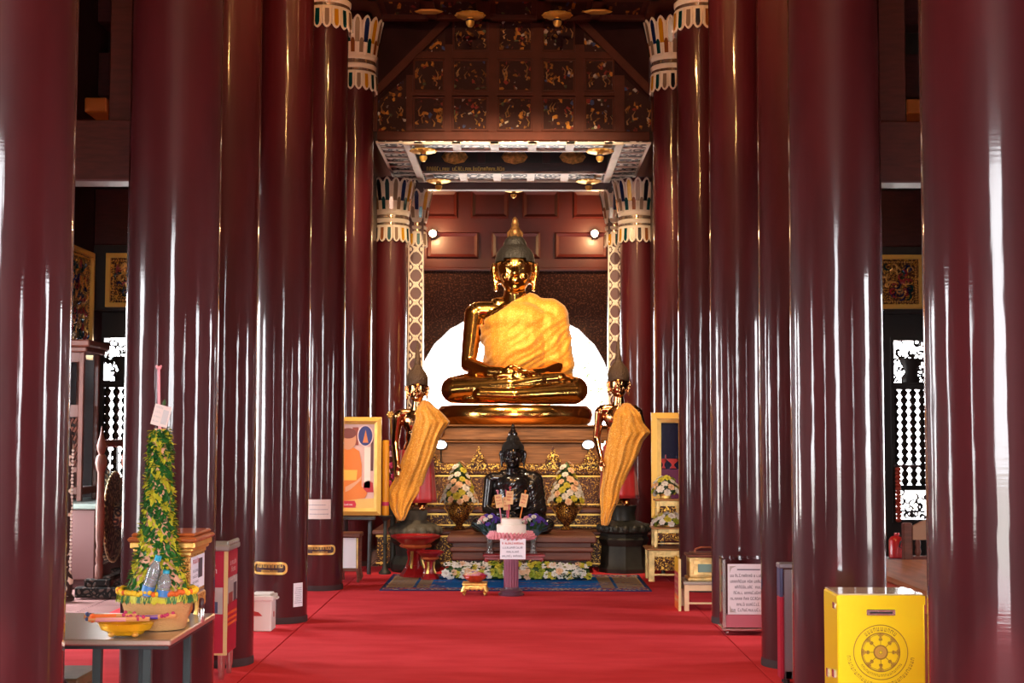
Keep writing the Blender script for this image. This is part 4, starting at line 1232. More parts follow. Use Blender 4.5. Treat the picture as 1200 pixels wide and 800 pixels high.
# long garland bed on the rug
def garland():
    d = 14.42; x0, x1 = X(521, d, 668), X(690, d, 668)
    t = thing('flower_garland', 'long low garland of white and yellow flowers lying on the blue rug', 'garland', ((x0+x1)/2, d, .012))
    b = MB(); rnd = random.Random(3)
    n = 30
    b.use(M['leaf'])
    b.tube([(x0+(x1-x0)*i/n, d+.02*math.sin(i*1.3), .09) for i in range(n+1)], [.03+.045*min(1, min(i, n-i)/3) for i in range(n+1)], 10)
    for i in range(150):
        x = rnd.uniform(x0, x1); a = rnd.uniform(-.5, 1.4); b.use(M[rnd.choice(['leaf','leaf','leaf_light'])])
        leaf(b, (x, d-.07*math.cos(a), .09+.06*math.sin(a)), (rnd.uniform(-.5,.5), -math.cos(a), math.sin(a)*.8), .07, .016)
    b.build('foliage', None, t, smooth=False)
    for i in range(98):
        x = x0+(x1-x0)*((i//2)+.5)/49 + rnd.uniform(-.015, .015); a = (-.25 if i % 2 else .85) + rnd.uniform(-.35, .35)
        kind = rnd.choice(['pet_white','pet_white','pet_peach','pet_white','pet_yellow'])
        if .32 < (x-x0)/(x1-x0) < .42 or .6 < (x-x0)/(x1-x0) < .68: kind = 'leaf_light' if i % 3 else 'pet_yellow'
        put_rose(t, (x, d-.085*math.cos(a), .10+.08*math.sin(a)), rnd.uniform(.032, .042), kind, (rnd.uniform(-.3,.3), -math.cos(a), math.sin(a)+.2))
garland()

# blue rug
def rug_mat():
    t = NT('blue_patterned_rug'); t.set(Roughness=.95, Specular_IOR_Level=.1)
    sx = t.node('SeparateXYZ'); t.link(t.tc.outputs['Object'], sx.inputs[0])
    ax = t.node('Math'); ax.operation = 'ABSOLUTE'; t.link(sx.outputs['X'], ax.inputs[0])
    r = t.ramp([(0, sr(24, 108, 196)), (.62, sr(24, 108, 196)), (.64, sr(150, 130, 110)), (.74, sr(24, 90, 160)), (.765, sr(160, 140, 118)), (.95, sr(196, 172, 130)), (.965, sr(16, 66, 140))], 'CONSTANT')
    dv = t.node('Math'); dv.operation = 'DIVIDE'; dv.inputs[1].default_value = 1.28; t.link(ax.outputs[0], dv.inputs[0]); t.link(dv.outputs[0], r.inputs['Fac'])
    ay = t.node('Math'); ay.operation = 'ABSOLUTE'; t.link(sx.outputs['Y'], ay.inputs[0])
    ry = t.ramp([(0, (0,0,0)), (.50, (0,0,0)), (.52, (1,1,1)), (.70, (.2,.2,.2)), (.72, (0,0,0))], 'CONSTANT'); t.link(ay.outputs[0], ry.inputs['Fac'])
    vo = t.node('TexVoronoi', Scale=24.0); t.link(t.coords(), vo.inputs['Vector'])
    vr = t.ramp([(.0, sr(214, 190, 150)), (.3, sr(196, 150, 120)), (.42, sr(46, 92, 150)), (.6, sr(150, 60, 60))], 'CONSTANT'); t.link(vo.outputs['Distance'], vr.inputs['Fac'])
    mx = t.node('MixRGB'); t.link(ry.outputs['Color'], mx.inputs[0]); t.link(r.outputs['Color'], mx.inputs[1]); t.link(vr.outputs['Color'], mx.inputs[2])
    nz = t.node('TexNoise', Scale=3.2, Detail=3.0); t.link(t.coords((1, 2.5, 1)), nz.inputs['Vector'])
    nr = t.ramp([(.56, (0,0,0)), (.6, (.75,.75,.75))]); t.link(nz.outputs['Fac'], nr.inputs['Fac'])
    m2 = t.node('MixRGB'); t.link(nr.outputs['Color'], m2.inputs[0]); t.link(mx.outputs[0], m2.inputs[1]); t.link(vr.outputs['Color'], m2.inputs[2])
    t.link(m2.outputs[0], t.p.inputs['Base Color'])
    return t.m
t = thing('blue_rug', 'blue patterned rug spread in front of the altar', 'rug', (.045, 14.2, 0))
b = MB(); b.box((-1.215, 13.5, .0005), (1.305, 14.95, .011), .003); b.build('pile', rug_mat(), t, smooth=False)
b = MB()
for s, x in ((-1, -1.235), (1, 1.325)): b.box((min(x, x-s*.02), 13.5, .0005), (max(x, x-s*.02), 14.95, .010))
b.box((-1.235, 13.48, .0005), (1.325, 13.5, .010)); b.box((-1.235, 14.95, .0005), (1.325, 14.97, .010))
b.build('border', mat('navy_binding', sr(18, 36, 84), .9), t, smooth=False)

# ------------------------------------------------------------------ white offering cake on a fluted pedestal
def cake():
    d = 13.16; x = X(599, d, 690)
    t = thing('fluted_pedestal', 'purple fluted pedestal carrying the white tiered offering', 'pedestal', (x, d, 0))
    zt = Z(629, d)
    b = MB(); b.lathe([(.115,0),(.12,.015),(.10,.03),(.105,.045),(.075,.06),(.07,.075)], (x,d,0), 28); b.build('base', mat('purple_grey_base', sr(92, 62, 78), .35, coat=.4), t)
    b = MB()
    k = 16; n = 64
    prof = []
    def f(u, v):
        a = 2*PI*u; r = .067-.007*abs(math.sin(k*a/2))**.7 if True else 0
        return (x+r*math.cos(a), d+r*math.sin(a), .07+v*(zt-.075))
    b.grid(f, n*2, 4); b.build('fluted_shaft', mat('mauve_plastic', sr(140, 74, 96), .4, coat=.3), t)
    b = MB(); b.lathe([(.07,0),(.078,.01),(.072,.02),(.07,.025)], (x,d,zt-.03), 28); b.lathe([(.069,0),(.072,.012),(.069,.02)], (x,d,zt*.82), 28); b.build('rings', mat('mauve_rings', sr(150, 70, 84), .4), t)
    c = thing('tiered_cake', 'white three-tiered cake offering with a pink ruffle, on the purple pedestal', 'cake', (x, d, zt))
    z1, z2, z3, z4 = zt+.002, Z(624.5, d), Z(614, d), Z(607, d)
    b = MB(); b.lathe([(.155,0),(.16,.01),(.16,z2-z1),(.12,z2-z1+.004)], (x,d,z1), 36); b.lathe([(.132,0),(.136,.006),(.136,z3-z2-.008),(.13,z3-z2)], (x,d,z2), 36); b.lathe([(.095,0),(.098,.006),(.098,z4-z3-.006),(.09,z4-z3)], (x,d,z3), 36)
    b.lathe([(.115,0),(.117,.005),(.117,.04),(.11,.045)], (x,d,z2+.02), 36)
    b.build('cake_tiers', mat('white_icing', sr(238, 226, 214), .6, bump=.3, bs=40), c)
    b = MB(); zr = Z(627, d)
    for k in range(34):
        a = 2*PI*k/34
        for j in range(3):
            b.tube([(x+(.165+.02*j)*math.cos(a+j*.07), d+(.165+.02*j)*math.sin(a+j*.07), zr-.005*j), (x+(.19+.015*j)*math.cos(a+.05+j*.07), d+(.19+.015*j)*math.sin(a+.05), zr+.028-.018*j), (x+(.185+.012*j)*math.cos(a+.12), d+(.185+.012*j)*math.sin(a+.12), zr-.03)], [.014,.016,.006], 6)
    b.lathe([(.158,-.03),(.185,-.02),(.185,.01),(.158,.02)], (x,d,zr), 30)
    b.build('pink_ruffle', M['pet_pink'], c)
    # tagged sticks
    M['tag_paper'] = mat('gold_tag_paper', sr(226, 186, 130), .6, var=.15, vs=30)
    for px, py0, py1, lean, tg, lab, rc, dy in ((583, 575, 611, 6, 587, 'leftmost', (190,110,130), -.03), (593, 575, 609, 2, 590, 'shortest', (176,60,90), .02),
                                          (598, 571, 608, -3, 583, 'tallest', (196,70,80), -.02), (616, 575, 611, -9, 586, 'leaning right', (214,120,40), -.03)):
        yy = d+dy
        p0 = at(px+lean*.8, py1, yy); p1 = at(px, py0, yy); zb = z4-.01 if abs(px+lean*.8-599) < 9 else z3-.012
        p0 = Vector((p0.x, yy, max(zb, p0.z-.0))) ; 
        s_ = thing('tagged_stick', lab+' stick with a gold paper tag stuck in the white cake', 'decorative stick', tuple(p0), 'tagged sticks in the cake')
        dv = (p1-p0); p0b = p0-dv.normalized()*max(0, (p0.z-zb))/max(.3, dv.normalized().z)
        b = MB(); b.tube([p0b, p1], .006, 8); b.ball(p1, .011, 8, 6); b.build('stick', mat('stick_colour', sr(*rc), .5), s_)
        q = p0+dv*((py1-tg)/(py1-py0)); ux = Vector((dv.normalized().z, 0, -dv.normalized().x)); uz = dv.normalized()
        b = MB(); b.poly([q-ux*.033-uz*.06+Vector((0,-.008,0)), q+ux*.033-uz*.06+Vector((0,-.008,0)), q+ux*.033+uz*.06+Vector((0,-.008,0)), q-ux*.033+uz*.06+Vector((0,-.008,0))], (0,-.003,0))
        b.build('paper_tag', M['tag_paper'], s_, smooth=False)
        b = MB()
        for j in range(3): scribble(b, q-ux*.022+uz*(.028-.028*j)+Vector((0,-.0125,0)), ux, uz, .044, .016, px*7+j)
        b.build('tag_lettering', M['ink_red'], s_, smooth=False)
    # sign hung on the pedestal
    y = d-.205; x0, x1, z0, z1_ = X(586, y, 640), X(616, y, 640), Z(655, y), Z(631, y)
    s_ = thing('paper_sign', 'white paper sign with a red first line hung below the pink ruffle', 'sign', ((x0+x1)/2, y, z0))
    b = MB(); b.poly([(x0, y-.004, z0), (x1, y-.004, z0), (x1, y, z1_), (x0, y, z1_)], (0, .004, 0)); b.build('sheet', M['paper'], s_, smooth=False)
    b = MB(); ux, uz = Vector((1,0,0)), Vector((0,0,1))
    for j in range(1, 5):
        b.use(M['ink_red'] if j == 1 else M['ink'])
        ww = (x1-x0)*(.84, .84, .8, .5, .84)[j]; scribble(b, Vector(((x0+x1-ww)/2, y-.0055, z1_-.012-.038*j)), ux, uz, ww, .019, 60+j)
    b.build('lettering', None, s_, smooth=False)
    b = MB(); b.tube([(x0+.03, y, z1_-.002), (x0+.05, y+.03, z1_+.02)], .003, 6); b.tube([(x1-.03, y, z1_-.002), (x1-.05, y+.03, z1_+.02)], .003, 6); b.build('hanging_cord', M['ink_red'], s_)
cake()

# gold stand with a bowl of flowers
def goldstand():
    d = 13.17; x = X(556.5, d, 690); w = .115
    t = thing('gold_footed_stand', 'small gold footed stand on the carpet left of the fluted pedestal', 'stand', (x, d, 0))
    zt = Z(682, d)
    b = MB(); b.box((x-w, d-w*.8, zt-.02), (x+w, d+w*.8, zt), .006); b.box((x-w*.92, d-w*.74, zt-.045), (x+w*.92, d+w*.74, zt-.02), .004); b.build('top', M['gold_soft'], t, smooth=False)
    for sx in (-1, 1):
        for sy in (-1, 1):
            b = MB(); b.tube([(x+sx*w*.8, d+sy*w*.62, zt-.04), (x+sx*w*.95, d+sy*w*.72, zt-.075), (x+sx*w*.75, d+sy*w*.6, .03), (x+sx*w*.9, d+sy*w*.68, .012)], [.022,.02,.013,.018], 8); b.build('leg', M['gold_soft'], t)
    b = MB()
    for k in range(4): b.ball((x-.06+.04*k, d-w*.75, zt-.05), (.022,.006,.018), 8, 6)
    b.build('scalloped_apron', M['gold_soft'], t)
    o = thing('red_flower_bowl', 'red and gold bowl of flowers on the small gold stand', 'bowl', (x, d, zt+.001))
    b = MB(); b.lathe([(.05,0),(.06,.01),(.09,.03),(.118,.065),(.11,.065),(.08,.03)], (x,d,zt+.001), 28, 1, .8)
    b.build('bowl', mat('red_gold_bowl', sr(190, 66, 40), .35, .2, var=.4, vs=20), o)
    for i in range(22):
        a = i*2.4; v = (i+.5)/22; rr = .1*math.sqrt(v)
        put_rose(o, (x+rr*math.cos(a), d+.75*rr*math.sin(a), zt+.055+.03*(1-v)), .022, ('pet_pink','pet_purple','pet_peach','pet_magenta','pet_white')[i % 5], (math.cos(a)*v, math.sin(a)*v-.2, 1))
goldstand()

# red footed offering trays, left
def tok(label, px, d, pyt, wpx, base_w, zb=.012):
    x = X(px, d, 650); zt = Z(pyt, d); w = wpx/2*d/F_PX; bw = base_w/2*d/F_PX; h = zt-zb
    t = thing('red_offering_stand', label, 'offering stand', (x, d, zb), 'red lacquer offering stands')
    R = lambda r, z: (r, z*h)
    b = MB(); b.lathe([R(bw,0),R(bw,.06),R(bw*.86,.12),R(bw*.7,.2),R(bw*.5,.27)], (x,d,zb), 8); b.build('base', M['red_lacquer'], t, angle=25)
    b = MB(); b.lathe([R(bw*.34,.25),R(bw*.3,.45),R(bw*.45,.6),R(w*.55,.76)], (x,d,zb), 8); b.build('stem', M['red_lacquer'], t, angle=25)
    for k in range(8):
        a = 2*PI*(k+.5)/8
        b = MB(); b.tube([(x+bw*.62*math.cos(a), d+bw*.62*math.sin(a), zb+h*.2), (x+bw*.45*math.cos(a), d+bw*.45*math.sin(a), zb+h*.42), (x+bw*.5*math.cos(a), d+bw*.5*math.sin(a), zb+h*.62)], [.016,.011,.016], 6); b.build('bracket', M['gold_soft'] if k % 2 else M['red_lacquer'], t)
    b = MB(); b.lathe([R(w*.6,.70),R(w*.66,.74),R(w*.6,.78)], (x,d,zb), 8); b.build('gilt_rim', mat('dull_gold_red', sr(196, 96, 50), .4, .3), t, angle=25)
    b = MB(); b.lathe([R(w*.55,.77),R(w*.8,.88),R(w*.97,.94),R(w,.97),R(w,1),R(w*.93,1),R(w*.85,.955),R(0,.94)], (x,d,zb), 8, cap=False); b.build('tray', M['red_lacquer'], t, angle=25)
tok('large red octagonal offering stand in front of the squat stone pedestal', 487, 14.72, 627, 58, 36)
tok('small red offering stand at the left end of the flower garland', 504, 14.45, 645.5, 33, 21)

# ------------------------------------------------------------------ framed pictures
def flat(b, m, pts, y, th=.003):
    b.use(m); b.xz(pts, y-th, y)
def ell(cx, cz, rx, rz, n=24, a0=0, a1=2*PI): return [(cx+rx*math.cos(a0+(a1-a0)*i/n), cz+rz*math.sin(a0+(a1-a0)*i/n)) for i in range(n)]
def frame(t, x0, x1, z0, z1, y, fw, mats, depth=.05):
    def bar(m, a, f0, f1, d0, d1):
        b = MB()
        o = [(x0+f0,z0+f0),(x1-f0,z0+f0),(x1-f0,z1-f0),(x0+f0,z1-f0)]; i = [(x0+f1,z0+f1),(x1-f1,z0+f1),(x1-f1,z1-f1),(x0+f1,z1-f1)]
        vs = [(p[0], y, p[1]) for p in o] + [(p[0], y-d0, p[1]) for p in o] + [(p[0], y-d1, p[1]) for p in i] + [(p[0], y, p[1]) for p in i]
        fs = []
        for k in range(4):
            k2 = (k+1) % 4
            fs += [(k,k2,4+k2,4+k),(4+k,4+k2,8+k2,8+k),(8+k,8+k2,12+k2,12+k),(12+k,12+k2,k2,k)]
        b.add(vs, fs); return b.build(a, m, t, smooth=False)
    bar(mats[0], 'frame_moulding', 0, fw*.55, depth*.75, depth); bar(mats[1], 'inner_moulding', fw*.55, fw, depth*.55, depth*.4)
    b = MB(); b.box((x0+fw*.3, y, z0+fw*.3), (x1-fw*.3, y+.02, z1-fw*.3)); b.build('backing', M['dark_wood'], t, smooth=False)
def easel(label, x0, x1, zb, zt, y):
    t = thing('easel', label, 'easel', ((x0+x1)/2, y+.1, 0))
    for s, x in ((-1, x0+.12), (1, x1-.12)):
        b = MB(); b.tube([(x-s*.0, y-.03, 0.006), (x, y+.06, zb), (x, y+.11, zt)], .022, 8); b.build('leg', M['black_wood'], t)
    b = MB(); b.tube([((x0+x1)/2, y+.14, zt*.92), ((x0+x1)/2, y+.42, .008)], .02, 8); b.build('leg', M['black_wood'], t)
    b = MB(); b.box((x0+.06, y-.04, zb-.05), (x1-.06, y+.05, zb-.012), .005); b.build('crossbar', M['black_wood'], t, smooth=False); b = MB(); b.box((x0+.1, y+.075, zt-.05), (x1-.1, y+.15, zt), .005); b.build('crossbar', M['black_wood'], t, smooth=False)
def portrait():
    y = 15.0; x1 = X(447, y, 550); x0 = x1-.80; z0, z1 = Z(604, y), Z(489, y)
    t = thing('gold_framed_portrait', 'gold framed portrait of a seated person in orange robes', 'picture', ((x0+x1)/2, y, z0))
    frame(t, x0, x1, z0, z1, y, .075, (M['gold_paint'], M['gold_soft']))
    px = lambda p: X(p, y, 550); pz = lambda p: Z(p, y)
    b = MB(); col = lambda n, c: mat(n, sr(*c), .45)
    ya = y-.004
    flat(b, col('print_rose', (214, 170, 160)), [(x0+.06,z0+.06),(x1-.06,z0+.06),(x1-.06,z1-.06),(x0+.06,z1-.06)], ya)
    flat(b, col('print_floor', (226, 178, 96)), [(x0+.06,z0+.06),(x1-.06,z0+.06),(x1-.06,pz(584)),(x0+.06,pz(588))], ya-.003)
    flat(b, col('print_white', (232, 214, 200)), [(px(427),pz(572)),(px(434),pz(572)),(px(434),pz(524)),(px(427),pz(524))], ya-.003)
    flat(b, col('print_brown', (92, 52, 52)), [(px(434.5),pz(552)),(px(437.5),pz(552)),(px(437.5),pz(512)),(px(434.5),pz(512))], ya-.003)
    flat(b, col('print_red', (176, 36, 44)), [(px(426),pz(577)),(px(438),pz(577)),(px(437),pz(566)),(px(431),pz(563)),(px(426),pz(567))], ya-.003)
    cx = px(408)
    flat(b, M['robe_print'] if 'robe_print' in M else col('print_orange', (222, 120, 44)), [(cx-.26,pz(590)),(px(428),pz(584)),(px(431),pz(578)),(px(424),pz(570)),(px(424),pz(545)),(px(421),pz(529)),(px(413),pz(524)),(cx-.05,pz(524)),(cx-.18,pz(532)),(cx-.3,pz(570)),(cx-.34,pz(584))], ya-.006)
    flat(b, col('print_yellow', (236, 178, 70)), [(cx-.2,pz(563)),(px(418),pz(563)),(px(419),pz(551)),(cx-.16,pz(551))], ya-.009)
    flat(b, col('print_skin', (222, 158, 118)), [(px(405),pz(577)),(px(411),pz(574)),(px(423),pz(563)),(px(424),pz(558)),(px(418),pz(564)),(px(405),pz(571))], ya-.009)
    flat(b, col('print_skin2', (206, 140, 104)), ell(cx, pz(515), .085, .11), ya-.009)
    flat(b, col('print_dark', (120, 60, 52)), ell(cx-.0, pz(508), .084, .055), ya-.011)
    flat(b, col('print_shelf', (150, 70, 56)), [(px(413),pz(522)),(px(420),pz(522)),(px(420),pz(501)),(px(413),pz(501))], ya-.003)
    flat(b, col('print_ring', (232, 196, 190)), ell(px(428), pz(511), .085, .115), ya-.008)
    flat(b, col('print_oval', (48, 52, 110)), ell(px(428), pz(511), .074, .102), ya-.010)
    flat(b, col('print_orange2', (206, 120, 70)), [(px(425),pz(519)),(px(431.5),pz(519)),(px(430),pz(512)),(px(428.3),pz(504)),(px(426.6),pz(512))], ya-.012)
    flat(b, col('print_label', (204, 40, 62)), [(px(395),pz(595)),(px(417),pz(595)),(px(418),pz(591)),(px(416),pz(587)),(px(395),pz(587))], ya-.008)
    b.use(M['ink_white']); scribble(b, Vector((px(404), ya-.012, pz(592.5))), Vector((1,0,0)), Vector((0,0,1)), .085, .018, 9)
    b.build('printed_portrait', None, t, smooth=False)
    easel('dark easel holding the gold framed portrait', x0, x1, z0, z0+.7, y)
portrait()
def dark_picture():
    y = 15.0; x0 = X(763, y, 550); x1 = x0+.78; z0, z1 = Z(606, y), Z(483, y)
    t = thing('gold_framed_picture', 'gold framed dark navy picture with painted reflections of red trays, behind the gold altar tables', 'picture', ((x0+x1)/2, y, z0))
    frame(t, x0, x1, z0, z1, y, .105, (M['gold_paint'], M['gold_soft']))
    px = lambda p: X(p, y, 550); pz = lambda p: Z(p, y); ya = y-.004
    b = MB(); g = lambda n, c: mat(n, sr(*c), .15, coat=.6)
    flat(b, g('print_navy', (28, 28, 52)), [(x0+.08,z0+.08),(x1-.08,z0+.08),(x1-.08,z1-.08),(x0+.08,z1-.08)], ya)
    flat(b, g('print_purple', (104, 52, 84)), [(x0+.08,z0+.08),(x1-.08,z0+.08),(x1-.08,pz(549)),(x0+.08,pz(549))], ya-.003)
    for c, w in ((777.5, .035), (788.5, .06), (799, .05)):
        cx = px(c); z = pz(548); R_ = g('painted_tray_reflection', (170, 56, 58))  # reflected red trays, painted as flat shapes on the picture
        flat(b, R_, [(cx-w*.6,z),(cx+w*.6,z),(cx+w*.2,z+.03),(cx+w*.3,z+.05),(cx+w,z+.085),(cx+w,z+.1),(cx-w,z+.1),(cx-w,z+.085),(cx-w*.3,z+.05),(cx-w*.2,z+.03)], ya-.006)
    flat(b, g('print_candle', (150, 50, 60)), [(px(779),pz(540)),(px(781),pz(540)),(px(780.5),pz(532)),(px(779.5),pz(532))], ya-.006)
    b.build('printed_picture', None, t, smooth=False)
    easel('dark easel holding the navy picture behind the gold altar tables', x0, x1, z0, z0+.7, y)
dark_picture()
# ------------------------------------------------------------------ notices and plaques on the columns
UX, UZ = Vector((1,0,0)), Vector((0,0,1))
def on_column(i, px, d_est=None):
    """Angle on column i (0 = facing the camera) whose surface projects to pixel px."""
    cx, cy = COLX[i]; best = None
    for k in range(-85, 86):
        a = math.radians(k); x = cx+RC*math.sin(a); y = cy-RC*math.cos(a)
        e = abs((x-.07)/y*F_PX+608-px)
        if best is None or e < best[0]: best = (e, a)
    return best[1]
def curved(b, i, pts, lift, th=.003):
    """Polygon of (angle, z) points wrapped round column i at radius RC+lift."""
    cx, cy = COLX[i]
    f = lambda a, z, r: (cx+r*math.sin(a), cy-r*math.cos(a), z)
    n = len(pts)
    vs = [f(a, z, RC+lift+th) for a, z in pts]+[f(a, z, RC+lift) for a, z in pts]
    b.add(vs, [tuple(range(n))] + [(k, (k+1) % n, n+(k+1) % n, n+k) for k in range(n)])
def curved_rect(b, i, a0, a1, z0, z1, lift, th=.003, n=8, skew=0):
    for k in range(n):
        p, q = a0+(a1-a0)*k/n, a0+(a1-a0)*(k+1)/n
        curved(b, i, [(p,z0+skew*k/n),(q,z0+skew*(k+1)/n),(q,z1+skew*(k+1)/n),(p,z1+skew*k/n)], lift, th)
def plaque(i, px0, px1, py0, py1, label, seed):
    cx, cy = COLX[i]; d = cy-RC
    a0, a1 = on_column(i, px0), on_column(i, px1); z0, z1 = Z(py1, d, px0), Z(py0, d, px0)
    am = (a0+a1)/2
    t = thing('gold_rimmed_plaque', label, 'plaque', (cx+RC*math.sin(am), cy-RC*math.cos(am), z0), 'oblong gold plaques on columns', 'thing')
    h = z1-z0; w = (a1-a0)*RC; r = h*.5; n = 24
    def outline(ins):
        out = []
        hw, hh = w/2-ins, h/2-ins; c = min(hh*.8, hw)
        for sx, sz, st in ((1,1,0),(-1,1,1),(-1,-1,2),(1,-1,3)):
            for k in range(5):
                a = PI/2*st+PI/2*k/4
                out.append((sx*(hw-c)+c*math.cos(a), sz*(hh-c)+c*math.sin(a)))
        fine = []
        for j, p in enumerate(out):
            q = out[(j+1) % len(out)]; m_ = 8 if abs(q[0]-p[0]) > .04 else 1
            for k in range(m_): fine.append((p[0]+(q[0]-p[0])*k/m_, p[1]+(q[1]-p[1])*k/m_))
        return [(am+p[0]/RC, (z0+z1)/2+p[1]) for p in fine]
    b = MB(); o, ii = outline(0), outline(.016)
    k = len(o); f = lambda p, r_: (cx+r_*math.sin(p[0]), cy-r_*math.cos(p[0]), p[1])
    vs = [f(p, RC+.002) for p in o]+[f(p, RC+.012) for p in o]+[f(p, RC+.012) for p in ii]+[f(p, RC+.004) for p in ii]
    fs = []
    for j in range(k):
        j2 = (j+1) % k
        for L in range(3): fs.append((L*k+j, L*k+j2, (L+1)*k+j2, (L+1)*k+j))
    b.add(vs, fs); b.build('gold_rim', M['gold_soft'], t)
    b = MB(); hh = h/2-.014
    curved_rect(b, i, am-(w/2-h*.42)/RC, am+(w/2-h*.42)/RC, (z0+z1)/2-hh, (z0+z1)/2+hh, .003, .002, 10)
    for s in (-1, 1): curved_rect(b, i, am+s*(w/2-h*.42)/RC if s > 0 else am-(w/2-.02)/RC, am+(w/2-.02)/RC if s > 0 else am-(w/2-h*.42)/RC, (z0+z1)/2-hh*.6, (z0+z1)/2+hh*.6, .003, .002, 3)
    b.build('dark_face', M['dark_wood'], t, smooth=False)
    b = MB(); rnd = random.Random(seed)
    for row, (zz, ww, hgt) in enumerate((((z0+z1)/2+.004, w*.72, .030), ((z0+z1)/2-.032, w*.42, .018))):
        x = -ww/2
        while x < ww/2:
            g = hgt*rnd.uniform(.5, .75)
            for (xa, xb, za, zb) in ((0, .22, 0, 1), (.78, 1, 0, 1), (0, 1, .8, 1) if rnd.random() < .6 else (0, 1, 0, .2)):
                curved(b, i, [(am+(x+g*xa)/RC, zz+hgt*za), (am+(x+g*xb)/RC, zz+hgt*za), (am+(x+g*xb)/RC, zz+hgt*zb), (am+(x+g*xa)/RC, zz+hgt*zb)], .0055, .001)
            x += g+hgt*.2
    b.build('gold_lettering', M['gold_paint'], t, smooth=False)
plaque(3, 302, 339.5, 658.5, 673, 'gold rimmed plaque above the white lidded box', 3)
plaque(4, 359.5, 394, 638.5, 650, 'gold rimmed plaque below a white notice, near the gold framed portrait', 4)
def notice(i, px0, px1, py0, py1, label, seed, m='paper_warm', rows=3, skew=0, dens=.5):
    cx, cy = COLX[i]; d = cy-RC
    a0, a1 = on_column(i, px0), on_column(i, px1); z0, z1 = Z(py1, d, px0), Z(py0, d, px0); am = (a0+a1)/2
    t = thing('paper_notice', label, 'notice', (cx+RC*math.sin(am), cy-RC*math.cos(am), z0), kind='thing')
    b = MB(); curved_rect(b, i, a0, a1, z0, z1, .002, .002, 10, skew); b.build('sheet', M[m], t, smooth=False)
    b = MB(); rnd = random.Random(seed); w = (a1-a0)*RC
    for r in range(rows):
        zz = z1-(z1-z0)*(.18+.7*(r+.5)/rows); h = min(.012, (z1-z0)*.35/rows)
        x = w*(.12+.1*rnd.random()); end = w*(.9-.2*rnd.random())
        while x < end:
            g = h*rnd.uniform(.6, 1.4); a = a0+x/RC
            sk = skew*x/w
            curved(b, i, [(a, zz+sk), (a+g/RC, zz+sk), (a+g/RC, zz+h*.5+sk), (a, zz+h*.5+sk)], .0045, .0006)
            x += g+h*.5
    b.build('lettering', M['ink'], t, smooth=False)
notice(4, 360, 389, 585, 608, 'white printed notice stuck above a gold rimmed plaque', 5, rows=3)
notice(3, 346.5, 357, 684, 712, 'tall white paper stuck low on a column beside the white lidded box', 6, 'paper', rows=9)

# ------------------------------------------------------------------ white lidded box by the column
def white_box():
    d = 10.72; x0, x1 = X(292, d, 715), X(318, d, 715); h = Z(697, d)
    t = thing('white_lidded_box', 'small white lidded box on the carpet at a column foot', 'box', ((x0+x1)/2, d+.12, 0))
    b = MB(); b.box((x0, d, .003), (x1, d+.2, h-.05), .006); b.build('body', M['white'], t, smooth=False)
    b = MB(); b.box((x0-.012, d-.012, h-.05), (x1+.012, d+.212, h-.012), .006); b.box((x0+.01, d+.01, h-.012), (x1-.01, d+.19, h), .006); b.box((x1+.012, d+.06, h-.045), (x1+.035, d+.14, h-.03), .004); b.build('lid', M['white'], t, smooth=False)
    b = MB(); b.use(M['ink_red']); b.xz([(x0+.02, h*.42), (x0+.10, h*.42), (x0+.07, h*.52), (x0+.02, h*.56)], d-.002, d)
    b.box((x1, d+.09, h*.36), (x1+.002, d+.12, h*.5)); b.build('red_mark', None, t, smooth=False)
white_box()

